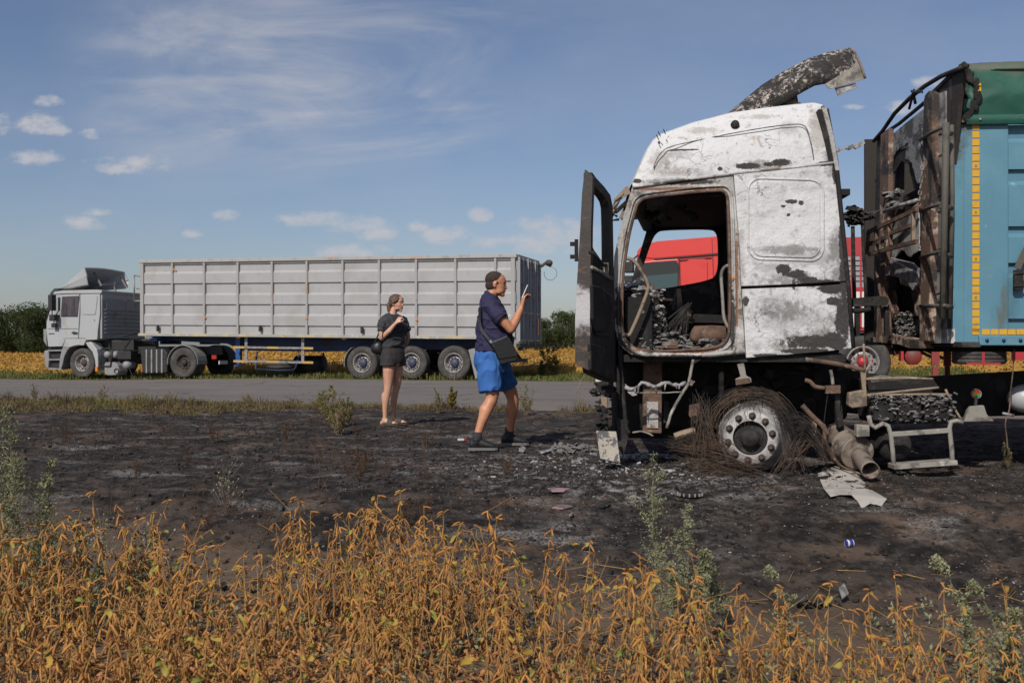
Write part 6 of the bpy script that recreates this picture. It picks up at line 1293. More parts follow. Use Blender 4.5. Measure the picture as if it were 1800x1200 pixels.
def fold(amp, sc, stretch=(1, 1, 1), seed=0):
    def f(co, nn):
        p = Vector((co.x * stretch[0], co.y * stretch[1], co.z * stretch[2])) * sc + Vector((seed, seed, 0)); r = 1 - abs(noise.noise(p)) * 2.2
        return co + nn * (amp * (max(0, r) ** 2 - .08) + amp * .35 * noise.noise(p * 2.3))
    return f
class Fig:
    """everything in metres; x right, y away, z up; origin at the feet"""
    def __init__(s, d, px0, name_label, cat='person'):
        s.d = d; s.o = Vector(((px0 - CX) * d / FPX, d, 0)); s.root = empty('person', s.o, 0, label=name_label, cat=cat)
    def p(s, x, y, dy=0.0): D = s.d + dy; return wpt(x, y, D) - s.o
def head(b, c, f, up, k=1.0, male=True):
    f = Vector(f).normalized(); up = (Vector(up) - f * Vector(up).dot(f)).normalized(); sd = f.cross(up)
    def E(ff, ss_, uu, rf, rs, ru_, n=14, m=10): b.ell(c + (f * ff + sd * ss_ + up * uu) * k, f * rf * k, sd * rs * k, up * ru_ * k, n, m)
    E(-.010, 0, .030, .098, .077, .085, 24, 16); E(.012, 0, -.015, .082, .068, .085, 20, 14); E(.032, 0, -.055, .058, .062 if male else .050, .056, 18, 12)
    E(.066, 0, -.096, .024, .032 if male else .020, .022); E(.066, 0, .022, .022, .052, .022); E(.048, .034, -.022, .028, .024, .026); E(.048, -.034, -.022, .028, .024, .026)
    for s_ in (-1, 1): E(-.008, s_ * .078, -.012, .017, .007, .030); E(.000, s_ * .081, .002, .010, .006, .016); E(.026, s_ * .045, -.070, .035, .016, .024)
    # nose as a tapering ridge
    P = [(.078, .012), (.088, -.008), (.098, -.026), (.090, -.038)]; R_ = [.009, .010, .0115 if male else .009, .009]
    b.tube([c + (f * a + up * q) * k for a, q in P], [r * k for r in R_], 10); b.ell(c + (f * .097 + up * -.029) * k, f * .014 * k, sd * .015 * k, up * .011 * k)
    E(.079, 0, -.058, .012, .024, .008); E(.077, 0, -.070, .012, .021, .008); E(.073, 0, -.082, .010, .018, .010)
    return f, sd, up
def face_bits(root, c, f, sd, up, k, lips, hairm, par):
    for s_ in (-1, 1):
        b = MB(); q = c + (f * .077 + sd * (s_ * .031) + up * -.002) * k; b.ell(q, f * .006 * k, sd * .013 * k, up * .0055 * k, 10, 6); b.build('eye', m_eye, par)
        b = MB(); b.tube([c + (f * .088 + sd * (s_ * .014) + up * .018) * k, c + (f * .085 + sd * (s_ * .032) + up * .024) * k, c + (f * .070 + sd * (s_ * .048) + up * .018) * k], [.0035, .004, .002], 5); b.build('eyebrow', hairm, par)
    b = MB(); b.ell(c + (f * .090 + up * -.059) * k, f * .004 * k, sd * .022 * k, up * .0045 * k, 12, 6); b.ell(c + (f * .088 + up * -.068) * k, f * .004 * k, sd * .018 * k, up * .0045 * k, 12, 6); b.build('mouth', lips, par)
def hand(b, w, d, n, k=1.0, curl=(30, 35, 25), thumb=1, spread=4.0, curls=None):
    """w wrist, d direction of the palm, n palm normal (side the fingers close to)"""
    d = Vector(d).normalized(); n = (Vector(n) - d * Vector(n).dot(d)).normalized(); s = d.cross(n)
    b.loft([(w - d * .01, s * .026 * k, n * .019 * k), (w + d * .02 * k, s * .032 * k, n * .017 * k), (w + d * .06 * k, s * .041 * k, n * .015 * k), (w + d * .088 * k, s * .040 * k, n * .012 * k), (w + d * .096 * k, s * .034 * k, n * .007 * k)], 14)
    for i, (off, L, r) in enumerate(((-.030, .070, .0082), (-.010, .078, .0088), (.011, .072, .0085), (.031, .058, .0075))):
        cl = curls[i] if curls else curl; base = w + (d * .088 + s * off) * k; a = 0; p = base; pts = [base - d * .015 * k, base]; dd = (d + s * math.sin(R(off * 100 * spread / 3))).normalized()
        for seg, ang in zip((.45, .30, .25), cl): a += ang; p = p + (dd * math.cos(R(a)) + n * math.sin(R(a))) * L * seg * k; pts.append(p)
        b.limb(pts, [r * k, r * k, r * k * .95, r * k * .85, r * k * .72], 8)
    tb = w + (d * .025 - s * .026 * thumb) * k; t1 = tb + (d * .030 - s * .022 * thumb + n * .012) * k; t2 = t1 + (d * .026 - s * .006 * thumb + n * .016) * k; t3 = t2 + (d * .020 + s * .004 * thumb + n * .012) * k
    b.limb([tb, t1, t2, t3], [.014 * k, .0115 * k, .010 * k, .008 * k], 8)
VX = .0075
# ---------- man, in profile, facing right
F = Fig(10.15, 866, 'man in navy T-shirt and blue shorts holding up a phone to photograph the wreck'); P = F.p
man = F.root; fw = Vector((1, 0, 0)); sw_ = Vector((0, 1, 0)); upv = Vector((0, 0, 1)); PX = F.d / FPX
b = MB()
hc = P(873, 501, 0); headf = Vector((1, -.12, -.10)); f_, s_, u_ = head(b, hc, headf, (0.05, 0, 1), 1.06)
b.limb([P(869, 509, 0), P(863, 523, 0), P(861, 536, 0)], [.058, .060, .070])
def tors(b, L, infl=0.0):
    b.loft([(P(cx_, y_, dy_), fw * (hd + infl), sw_ * (hw + infl)) for (cx_, y_, hd, hw, dy_) in L], 28)
T1 = [(860, 522, .050, .075, 0), (861, 528, .068, .145, 0), (863, 537, .092, .19, 0), (865, 550, .118, .195, 0), (866, 566, .148, .20, 0), (869, 584, .165, .19, 0), (871, 600, .17, .188, 0), (869, 616, .168, .19, 0), (866, 630, .165, .19, 0), (865, 646, .15, .18, 0), (866, 656, .11, .15, 0)]
tors(b, T1)
# raised near arm with the phone; far arm bent across the front
b.limb([P(862, 541, -.175), P(880, 560, -.24), P(898, 580, -.23)], [.068, .057, .046]); b.limb([P(898, 580, -.23), P(906, 566, -.19), P(916, 543, -.13)], [.047, .046, .030]); b.limb([P(916, 543, -.13), P(918, 538, -.125)], [.029, .027])
wr = P(917, 541, -.13); hd_ = Vector((.20, .02, 1)); hand(b, wr, hd_, (.95, .25, .1), 1.18, curls=[(35, 50, 30), (45, 60, 35), (55, 65, 40), (60, 65, 40)], thumb=-1)
b.limb([P(866, 538, .19), P(872, 563, .24), P(876, 588, .23)], [.066, .055, .045]); b.limb([P(876, 588, .23), P(882, 600, .22), P(884, 612, .21)], [.045, .040, .028]); hand(b, P(884, 613, .21), (.1, -.1, -1), (0, -1, 0), .95, (30, 35, 25))
# legs: near leg back, far leg forward
lgN = [P(860, 640, -.10), P(863, 672, -.12), P(866, 692, -.14), P(864, 704, -.15), P(854, 725, -.18), P(846, 745, -.20), P(839, 768, -.22)]
lgF = [P(872, 640, .10), P(886, 668, .14), P(898, 690, .18), P(902, 704, .20), P(901, 722, .22), P(898, 742, .25), P(895, 764, .28)]
b.limb(lgN, [.105, .092, .070, .062, .060, .046, .038]); b.limb(lgF, [.105, .092, .070, .062, .060, .046, .038])
b.limb([lgN[3] + Vector((-.012, 0, .0)), lgN[4] + Vector((-.014, 0, .02)), lgN[5]], [.045, .054, .038]); b.limb([lgF[3] + Vector((-.01, 0, .0)), lgF[4] + Vector((-.014, 0, .02)), lgF[5]], [.048, .060, .042])
for l in (lgN[-1], lgF[-1]): b.limb([l, Vector((l.x + .01, l.y, .08)), Vector((l.x + .10, l.y, .05))], [.042, .036, .022])
body = voxelise(b.build('body', m_skin, man), VX, 5); face_bits(man, hc, f_, s_, u_, 1.06, m_lip, m_hair1, man)
b = MB(); b.ell(hc + (f_ * -.024 + u_ * .044) * 1.06, f_ * .099, s_ * .086, u_ * .084, 28, 20); b.ell(hc + (f_ * -.040 + u_ * -.015) * 1.06, f_ * .073, s_ * .083, u_ * .066, 20, 14); b.ell(hc + (f_ * .012 + u_ * .010) * 1.06, f_ * .030, s_ * .0865, u_ * .040, 16, 12); voxelise(b.build('hair', m_hair1, man), .006, 2, fold(.0015, 60))
# shirt
b = MB(); b.loft([(P(860, 520, 0), fw * .060, sw_ * .085), (P(861, 527, 0), fw * .085, sw_ * .160), (P(863, 537, 0), fw * .112, sw_ * .205), (P(865, 550, 0), fw * .138, sw_ * .212), (P(866, 566, 0), fw * .156, sw_ * .21), (P(869, 584, 0), fw * .180, sw_ * .21), (P(871, 600, 0), fw * .190, sw_ * .212), (P(870, 612, 0), fw * .192, sw_ * .216), (P(868.5, 618, 0), fw * .192, sw_ * .218)], 30)
b.limb([P(862, 540, -.165), P(872, 550, -.22)], [.078, .074]); b.tube([P(872, 549, -.23), P(884, 562, -.255)], [.078, .072], 16); b.limb([P(866, 537, .18), P(870, 552, .22)], [.085, .075]); b.tube([P(870, 552, .22), P(873, 568, .245)], [.075, .07], 16)
b.tube([P(863.5, 518, 0), P(861, 522, 0)], [.064, .068], 18)
voxelise(b.build('t_shirt', m_navy, man), .008, 4, fold(.014, 7.5, (1, 1, 1.9), 3))
b = MB(); b.loft([(P(868, 614, 0), fw * .172, sw_ * .195), (P(867, 625, 0), fw * .182, sw_ * .206), (P(865, 640, 0), fw * .178, sw_ * .21), (P(866, 655, 0), fw * .155, sw_ * .195)], 28)
b.tube([P(862, 640, -.09), P(860, 662, -.12), P(861, 690, -.14)], [.125, .125, .112], 20); b.tube([P(873, 640, .09), P(884, 662, .13), P(893, 682, .17)], [.12, .112, .098], 20)
voxelise(b.build('shorts', m_bsh, man), .008, 4, fold(.015, 7.5, (1.4, 1.4, .6), 8))
b = MB(); b.tube([P(893, 648, -.235), P(866, 652, -.262), P(868, 668, -.262)], .004, 4)
for l, nm in ((lgN[-1], 0), (lgF[-1], 1)):
    zf_ = 0.0; b = MB(); top = Vector((l.x + .004, l.y, .185)); b.tube([top, Vector((l.x, l.y, .12)), Vector((l.x + .005, l.y, .06))], [.047, .048, .05], 14); b.build('sock', m_sock, man)
    b = MB(); yy = l.y; xx = l.x
    b.loft([(Vector((xx - .085, yy, .05)), sw_ * .02, upv * .022), (Vector((xx - .065, yy, .066)), sw_ * .040, upv * .050), (Vector((xx - .02, yy, .072)), sw_ * .046, upv * .058), (Vector((xx + .04, yy, .070)), sw_ * .047, upv * .056), (Vector((xx + .10, yy, .056)), sw_ * .050, upv * .042), (Vector((xx + .16, yy, .044)), sw_ * .048, upv * .030), (Vector((xx + .20, yy, .034)), sw_ * .030, upv * .015)], 18)
    b.tube([Vector((xx - .01, yy, .07)), Vector((xx - .005, yy, .122))], [.052, .056], 14)
    sh = voxelise(b.build('shoe', m_shoe, man), .007, 2)
    b = MB(); pts = [(-.09, .6), (-.07, .95), (0, 1.0), (.08, 1.02), (.13, 1.06), (.18, .95), (.205, .55)]; up_ = [(xx + a, yy - .047 * w_, .004) for a, w_ in pts] + [(xx + a, yy + .047 * w_, .004) for a, w_ in reversed(pts)]; b.prism(up_, (0, 0, .026)); b.build('sole', m_sole, sh, bevel=.004)
b = MB(); b.tube([P(826, 771, -.27), P(824, 778, -.27)], .006, 5)
# phone and shoulder bag are things of their own
ph = empty('phone', F.o, label='white phone held up in the hand of the man in navy', cat='phone'); a_ = P(919.5, 524, -.115); c_ = P(928, 504.5, -.10); dd_ = (c_ - a_); L_p = .148; mid = (a_ + c_) / 2; dn_ = dd_.normalized(); side_ = Vector((dn_.z, 0, -dn_.x))
b = MB(); hw_ = .036; yv = Vector((.12, 1, 0)).normalized(); nn_ = dn_.cross(yv).normalized(); q0 = [mid + dn_ * (sx * L_p / 2) + yv * (sy * hw_) for sx, sy in ((-1, -1), (1, -1), (1, 1), (-1, 1))]; vs = q0 + [q + nn_ * .009 for q in q0]; b.add(vs, [(0, 1, 2, 3), (7, 6, 5, 4), (0, 4, 5, 1), (1, 5, 6, 2), (2, 6, 7, 3), (3, 7, 4, 0)]); b.build('phone_case', m_white, ph, bevel=.003)
b = MB(); s0 = nn_ * (.0095 if nn_.x < 0 else -.0008); vs = [mid + dn_ * (sx * L_p * .47) + yv * (sy * .032) + s0 for sx, sy in ((-1, -1), (1, -1), (1, 1), (-1, 1))]; vs += [v + nn_ * .0006 for v in vs]; b.add(vs, [(0, 1, 2, 3), (7, 6, 5, 4), (0, 4, 5, 1), (1, 5, 6, 2), (2, 6, 7, 3), (3, 7, 4, 0)]); b.build('screen', m_glass, ph)
bg_ = empty('shoulder_bag', F.o, label='flat black leather bag slung across the hip of the man in navy', cat='bag')
def slab(name, pts, dy0, t, m, par, F_, bev, bulge=0.0):
    b = MB(); v = [F_.p(x, y, dy0 + (q if len(r) else 0)) for (x, y, *r) in pts for q in [r[0] if r else 0]]; b.prism(v, (0, t, 0)); return b.build(name, m, par, bevel=bev)
slab('bag_body', [(866, 604, 0), (890, 593, -.0), (895, 596), (903, 614), (910, 624), (911, 631), (906, 635), (884, 641), (878, 641), (873, 625)], -.315, .085, m_leather, bg_, F, .006)
slab('bag_flap', [(865, 603), (891, 592), (896, 596), (910, 622), (908, 627), (876, 632), (872, 622)], -.330, .02, m_leather, bg_, F, .003)
b = MB(); pts = [P(880, 523, .04), P(862, 519, -.06), P(846, 535, -.16), P(842, 560, -.20), P(845, 580, -.235), P(855, 592, -.262), P(864, 604, -.30)]
pts2 = []
for i in range(len(pts) - 1):
    for k in range(4): pts2.append(pts[i].lerp(pts[i + 1], k / 4))
pts2.append(pts[-1]); 
for _ in range(3): pts2 = [pts2[0]] + [(pts2[i - 1] + pts2[i] * 2 + pts2[i + 1]) / 4 for i in range(1, len(pts2) - 1)] + [pts2[-1]]
pts2 = [q for q in pts2 if q.z < P(0, 540).z]
for i in range(len(pts2) - 1): b.bar(pts2[i], pts2[i + 1], .008, .030, up=(.5, 0, 1))
b.tube([P(864, 600, -.315), P(868, 612, -.325), P(876, 632, -.325)], .008, 6); b.build('strap', m_leather, bg_); b = MB(); b.tube([P(862, 600, -.315), P(865, 606, -.325)], .014, 8); b.build('buckle', m_alu, bg_)

# ---------- woman, three-quarter to the right
F2 = Fig(12.9, 690, 'woman in charcoal T-shirt and dark denim shorts standing with one hand raised'); P = F2.p; wom = F2.root
f0 = Vector((.80, -.60, 0)); f0.normalize(); s0_ = Vector((.60, .80, 0)); s0_.normalize()
def C_(x, y, side=0.0, fwd=0.0): return P(x, y) + s0_ * side + f0 * fwd
b = MB(); hc2 = P(698, 536); f2, s2, u2 = head(b, hc2, (.88, -.48, -.06), (0, 0, 1), .96, False)
b.limb([P(694, 545), P(690, 556), P(690, 566)], [.046, .047, .06])
TW_ = [(690, 556, .055, .07), (690.5, 560, .07, .13), (691, 567, .09, .172), (692, 577, .105, .168), (692.5, 587, .11, .155), (692, 599, .098, .135), (691, 609, .10, .140), (690.5, 622, .118, .165), (690, 634, .122, .172), (690, 642, .11, .165), (690, 648, .08, .12)]
b.loft([(P(x, y), f0 * a, s0_ * c) for (x, y, a, c) in TW_], 26)
for sgn in (-1, 1): b.ell(P(693, 578) + f0 * .085 + s0_ * (.07 * sgn), f0 * .05, s0_ * .065, upv * .06)
# her right arm (image left) raised to the collar; her left arm folded behind the hip
b.limb([P(675, 567, -.10), P(671, 582, -.14), P(671, 597, -.14)], [.047, .042, .037]); b.limb([P(671, 597, -.14), P(684, 585, -.20), P(696, 571, -.21)], [.037, .034, .022]); hand(b, P(696, 571, -.21), (.55, .1, .75), (.6, .75, -.4), .9, (38, 50, 30), thumb=1)
b.limb([P(709, 568, .12), P(714, 580, .15), P(717, 593, .17)], [.046, .040, .034]); b.limb([P(717, 593, .17), P(715, 604, .22), P(710, 615, .24)], [.034, .030, .022]); hand(b, P(710, 615, .24), (-.5, .1, -.7), (-.6, -.4, .2), .88, (30, 35, 25))
wN = [P(684, 640, -.06), P(683, 664, -.07), P(682, 684, -.08), P(681, 692, -.08), P(678, 707, -.07), P(677, 722, -.06), P(677, 737, -.05)]
wF = [P(697, 640, .06), P(698, 664, .07), P(697, 682, .08), P(695, 690, .08), P(692, 705, .10), P(692, 720, .12), P(693, 732, .14)]
for L in (wN, wF): b.limb(L, [.088, .072, .052, .047, .048, .036, .029]); b.ell(L[4] - f0 * .018 + Vector((0, 0, .03)), f0 * .045, s0_ * .046, upv * .09)
wfeet = []
for L in (wN, wF):
    a_ = L[-1]; d_ = Vector((.93, -.36, 0)).normalized(); wfeet.append((a_, d_)); b.limb([a_, Vector((a_.x, a_.y, .055)) - d_ * .015], [.032, .036]); b.limb([Vector((a_.x, a_.y, .06)), Vector((a_.x, a_.y, .045)) + d_ * .08, Vector((a_.x, a_.y, .036)) + d_ * .135], [.036, .031, .022]); b.ell(Vector((a_.x, a_.y, .036)) - d_ * .045, d_ * .03, d_.cross(upv) * .028, upv * .028)
    sd_ = d_.cross(upv)
    for k in range(5): q = Vector((a_.x, a_.y, .034)) + d_ * (.145 - .006 * abs(k - 1)) + sd_ * (-.030 + .015 * k); b.limb([q - d_ * .03, q, q + d_ * .022], [.010, .0085, .008 if k else .011], 8)
voxelise(b.build('body', m_skin2, wom), .0065, 4); face_bits(wom, hc2, f2, s2, u2, .96, m_lip, m_hair2, wom)
b = MB(); k_ = .96; b.ell(hc2 + (f2 * -.024 + u2 * .036) * k_, f2 * .096, s2 * .081, u2 * .084, 26, 18); b.ell(hc2 + (f2 * -.048 + u2 * -.005) * k_, f2 * .062, s2 * .078, u2 * .062)
for sgn in (-1, 1): b.tube([hc2 + (f2 * .055 + s2 * .045 * sgn + u2 * .075) * k_, hc2 + (f2 * .045 + s2 * .072 * sgn + u2 * .035) * k_, hc2 + (f2 * .0 + s2 * .082 * sgn + u2 * .005) * k_, hc2 + (f2 * -.05 + s2 * .06 * sgn - u2 * .02) * k_], [.010, .013, .015, .016], 10)
b.limb([hc2 + (f2 * -.095 + u2 * .0) * k_, hc2 + (f2 * -.125 - u2 * .035) * k_, hc2 + (f2 * -.115 - u2 * .095) * k_, hc2 + (f2 * -.10 - u2 * .15) * k_], [.032, .040, .034, .014], 12)
voxelise(b.build('hair', m_hair2, wom), .006, 2, fold(.003, 30, (1, 1, .4)))
b = MB()
for k in range(14): a0 = hc2 + (f2 * -.10 - u2 * .01) * k_; b.tube([a0, a0 + Vector((ru(-.05, .0), ru(-.02, .02), ru(-.02, .03))), a0 + Vector((ru(-.09, .01), ru(-.03, .03), ru(-.07, .04)))], .0012, 3)
b.build('stray_hair', m_hair2, wom, kind='stuff')
b = MB(); TS = [(690, 555, .062, .075), (690.5, 559, .085, .145), (691, 566, .105, .188), (692.5, 577, .135, .182), (692.5, 588, .130, .172), (692, 600, .120, .158), (691, 611, .122, .160), (690.5, 614, .122, .160)]
b.loft([(P(x, y), f0 * a, s0_ * c) for (x, y, a, c) in TS], 28); b.ell(P(693, 578) + f0 * .09, f0 * .068, s0_ * .14, upv * .080)
b.limb([P(675.5, 566, -.09), P(673, 573, -.12)], [.060, .062]); b.tube([P(673, 573, -.12), P(671, 586, -.14)], [.062, .060], 16); b.limb([P(708.5, 567, .11), P(711, 573, .13)], [.058, .058]); b.tube([P(711, 573, .13), P(715, 585, .155)], [.058, .053], 16)
voxelise(b.build('t_shirt', m_dtee, wom), .008, 4, fold(.014, 8, (1, 1, 1.5), 5))
b = MB(); b.loft([(P(691, 609), f0 * .112, s0_ * .150), (P(690.5, 622), f0 * .132, s0_ * .178), (P(690, 634), f0 * .136, s0_ * .186), (P(690, 641), f0 * .125, s0_ * .18)], 26)
b.tube([P(684, 632, -.07), P(682.5, 645, -.075)], [.104, .100], 20); b.tube([P(697.5, 632, .06), P(699.5, 645, .07)], [.110, .106], 20)
sh_ = voxelise(b.build('shorts', m_dsh, wom), .008, 3, fold(.006, 8, (1, 1, .8), 2))
b = MB(); b.tube([P(682.5, 642, -.075), P(682.5, 646, -.075)], [.104, .104], 24); b.build('turn_up', m_dsh, sh_); b = MB(); b.tube([P(699.5, 642, .07), P(699.5, 646, .07)], [.110, .110], 24); b.build('turn_up', m_dsh, sh_)
b = MB(); b.loft([(P(691, 609.5), f0 * .126, s0_ * .162), (P(691, 613.5), f0 * .128, s0_ * .165)], 30); b.build('belt', m_leather, wom)
for a_, d_ in wfeet:
    c0 = Vector((a_.x, a_.y, 0)); sd_ = d_.cross(upv); b = MB(); out = [(-.085, .6), (-.07, 1), (0, .95), (.08, 1.1), (.15, 1.1), (.19, .6)]; pts = [c0 + d_ * x + sd_ * (w_ * .040) for x, w_ in out] + [c0 + d_ * x - sd_ * (w_ * .040) for x, w_ in reversed(out)]; b.prism([q + Vector((0, 0, -.0)) for q in pts], (0, 0, .018)); sl = b.build('slide_sandal', m_slide, wom, bevel=.004)
    b = MB(); vs = []
    for x in (.045, .115):
        for j in range(9): t = math.pi * j / 8; vs.append(c0 + d_ * x + sd_ * (math.cos(t) * .044) + Vector((0, 0, .016 + math.sin(t) * (.070 - (x - .045) * .25))))
    vs += [v + Vector((0, 0, .006)) + (v - c0 - d_ * .08).normalized() * .002 for v in vs]; b.add(vs, [(j, j + 1, j + 10, j + 9) for j in range(8)] + [(j + 18, j + 27, j + 28, j + 19) for j in range(8)] + [(0, 9, 27, 18), (8, 26, 35, 17)] + [(j, j + 18, j + 19, j + 1) for j in range(8)] + [(j + 9, j + 10, j + 28, j + 27) for j in range(8)]); b.build('strap', m_slide, sl)
wb_ = empty('handbag', F2.o, label='small black handbag hanging behind the hip of the woman in charcoal', cat='bag')
b = MB(); b.loft([(P(666, 603, -.08), Vector((.035, 0, 0)), Vector((0, .03, 0))), (P(664, 609, -.08), Vector((.075, 0, 0)), Vector((0, .05, 0))), (P(664, 617, -.08), Vector((.092, 0, 0)), Vector((0, .055, 0))), (P(665, 623, -.08), Vector((.080, 0, 0)), Vector((0, .05, 0))), (P(668, 626, -.08), Vector((.045, 0, 0)), Vector((0, .03, 0)))], 18); b.build('bag_body', m_leather, wb_)
b = MB(); L = [P(655, 611, -.10), P(662, 598, -.13), P(668, 584, -.165), P(676, 570, -.16), P(681, 560, -.10)]; 
for i in range(len(L) - 1): b.bar(L[i], L[i + 1], .006, .018)
L = [P(672, 607, -.10), P(672, 595, -.19), P(674, 580, -.20), P(679, 568, -.15), P(682, 560, -.10)]
for i in range(len(L) - 1): b.bar(L[i], L[i + 1], .006, .016)
b.build('strap', m_leather, wb_)

for fo_, things_ in ((F.o, (man, ph, bg_)), (F2.o, (wom, wb_))):
    dz_ = sum(H(fo_.x + a * .15, fo_.y + c * .2) for a in (-1, 0, 1) for c in (-1, 0, 1)) / 9 + .012
    for t_ in things_: t_.location.z += dz_
# ================================================================ plants and debris
def gpt(px, py):
    d = 2.0
    while d < 40 and CAMZ - (py - HY) * d / FPX > hh((px - CX) * d / FPX, d): d += .02
    x = (px - CX) * d / FPX; return Vector((x, d, H(x, d)))
def at(px, d): x = (px - CX) * d / FPX; return Vector((x, d, H(x, d)))
m_pod = leafmat('dry_pod', (0.56, 0.265, 0.070), (0.22, 0.105, 0.042), 14.0, 0.75, 0.1)
m_stem = leafmat('dry_stem', (0.40, 0.22, 0.075), (0.44, 0.30, 0.10), 5.0, 0.75, 0.0)
m_yleaf = leafmat('yellow_leaf', (0.52, 0.30, 0.055), (0.40, 0.36, 0.09), 3.0, 0.7, 0.3)
m_gleaf = leafmat('fading_green_leaf', (0.11, 0.17, 0.035), (0.30, 0.31, 0.07), 3.0, 0.65, 0.3)
m_litter = leafmat('fallen_leaf', (0.55, 0.27, 0.11), (0.30, 0.14, 0.055), 5.0, 0.8, 0.1)
m_sage = leafmat('grey_green_leaf', (0.15, 0.165, 0.085), (0.29, 0.29, 0.17), 4.0, 0.8, 0.15)
m_sages = leafmat('weed_stem', (0.25, 0.21, 0.12), (0.17, 0.15, 0.085), 4.0, 0.8, 0.0)
m_twig = leafmat('scorched_twig', (0.13, 0.085, 0.055), (0.05, 0.035, 0.028), 4.0, 0.85, 0.0)
m_fluff = mat('seed_fluff', (0.26, 0.24, 0.20), rough=0.95)
def pod(b, p, d, L=.05):
    d = Vector(d).normalized(); s = d.cross(Vector((0, 0, 1)));
    if s.length < .1: s = Vector((1, 0, 0))
    s.normalize(); k = 5; pts = []; rs = []
    for i in range(k + 1): t = i / k; pts.append(p + d * (L * t) + Vector((0, 0, -L * .30 * t * t)) + s * (L * .06 * math.sin(t * 3))); rs.append(.0044 * (.45, .95, .85, 1.05, .9, .18)[i])
    b.tube(pts, rs, 5)
def crumple(b, p, d, s):
    d = Vector(d).normalized(); n_ = Vector((ru(-1, 1), ru(-1, 1), ru(.1, 1))); w_ = d.cross(n_).normalized(); n_ = w_.cross(d); ph = ru(0, 6); vs = []
    for i in range(5):
        t = i / 4; wd = s * .30 * (.15, .8, 1, .7, .05)[i]
        for j in (-1, 0, 1): vs.append(p + d * (s * t) + w_ * (wd * j) + n_ * (s * (.34 * abs(j) * math.sin(ph + t * 4) + .22 * math.sin(ph * 2 + t * 5))) - Vector((0, 0, s * .35 * t * t)))
    b.add(vs, [(i * 3 + j, i * 3 + j + 1, i * 3 + j + 4, i * 3 + j + 3) for i in range(4) for j in range(2)], True)
def soy(seed, hgt, leafy):
    random.seed(seed); root = empty('soybean_plant', label='x', cat='plant'); st = MB(); pd = MB(); lf = MB(); lg = MB()
    axes = [([Vector((0, 0, -.02))], hgt, 0.0)]
    def grow(base, h_, lean, r0):
        a = ru(0, 6.28); p = Vector(base); pts = [Vector(p)]; nseg = max(4, int(h_ / .055)); d = Vector((math.cos(a) * lean, math.sin(a) * lean, 1)).normalized()
        for i in range(nseg):
            d = (d + Vector((ru(-.10, .10), ru(-.10, .10), .04))).normalized(); p = p + d * (h_ / nseg); pts.append(Vector(p))
        st.tube(pts, [r0 * (1 - .7 * i / nseg) for i in range(nseg + 1)], 4, caps=False)
        for i in range(2, nseg + 1):
            if pts[i].z < .08: continue
            for _ in range(random.choice((1, 1, 2, 3, 4)) if i < nseg else 3):
                aa = ru(0, 6.28); pod(pd, pts[i] + Vector((0, 0, ru(-.01, .01))), (math.cos(aa), math.sin(aa), ru(-1.9, -.2) if i < nseg else ru(-1.5, .9)), ru(.030, .050))
            if rnd() < .20:
                aa = ru(0, 6.28); dd_ = Vector((math.cos(aa), math.sin(aa), ru(.2, .9))).normalized(); L = ru(.06, .17); e_ = pts[i] + dd_ * L; st.tube([pts[i], e_], [.0013, .0009], 3, caps=False)
                if rnd() < leafy: crumple(lg if rnd() < .22 else lf, e_, (dd_.x, dd_.y, ru(-1.2, .2)), ru(.022, .048))
            elif rnd() < leafy * .25: crumple(lg if rnd() < .25 else lf, pts[i], (ru(-1, 1), ru(-1, 1), -.4), ru(.02, .045))
        return pts
    main = grow((0, 0, -.02), hgt, ru(0, .22), .0034)
    for _ in range(random.choice((0, 1, 1, 2))): q = main[random.randint(1, 4)]; grow(q, hgt * ru(.45, .75), ru(.25, .6), .0024)
    st.build('stem', m_stem, root); pd.build('pods', m_pod, root, kind='stuff')
    if lf.v: lf.build('dry_leaves', m_yleaf, root, kind='stuff')
    if lg.v: lg.build('green_leaves', m_gleaf, root, kind='stuff')
    reg(root); return root
SV = [soy(100 + i, (.50, .56, .62, .66, .58, .70, .54, .64, .60, .68, .52, .63)[i], (.3, .2, .5, .3, .9, .35, 1.0, .25, .8, .3, .5, .35)[i]) for i in range(12)]
used_s = [False] * 12; random.seed(77); cnt = 0; tries = 0; pos = []
SL = 'dry golden-brown soybean plant hung with pods in the foreground field edge'
def edge_y(x): return 5.35 - 1.25 * ss(-.4, 1.4, x) + .25 * nz(x, 0, 9, 1.6)
while cnt < 298 and tries < 20000:
    tries += 1; y = 3.2 + 2.4 * rnd() ** .70; x = ru(-1, 1) * (y * .53 + .25)
    if y > edge_y(x): continue
    if x > .9 and rnd() < .10: continue
    if nz(x, y, 6, 1.4) < -.12 and rnd() < (.75 if x < .8 else .3): continue
    if any((x - a) ** 2 + (y - c) ** 2 < .07 ** 2 for a, c in pos): continue
    pos.append((x, y)); k = random.randrange(12)
    if x > 1.0: k = random.choice((2, 4, 6, 8, 10, k))
    o = SV[k] if not used_s[k] else copy_tree(SV[k]); used_s[k] = True
    s = (ru(.82, 1.05) if rnd() < .85 else ru(1.0, 1.14)) * (1.0 if x < .8 else .88); o.location = (x, y, H(x, y) - .01); o.rotation_euler = (ru(-.10, .10), ru(-.10, .10), ru(0, 6.28)); o.scale = (s, s, s); tag(o, SL, 'plant', 'soybean plants along the near field edge'); cnt += 1
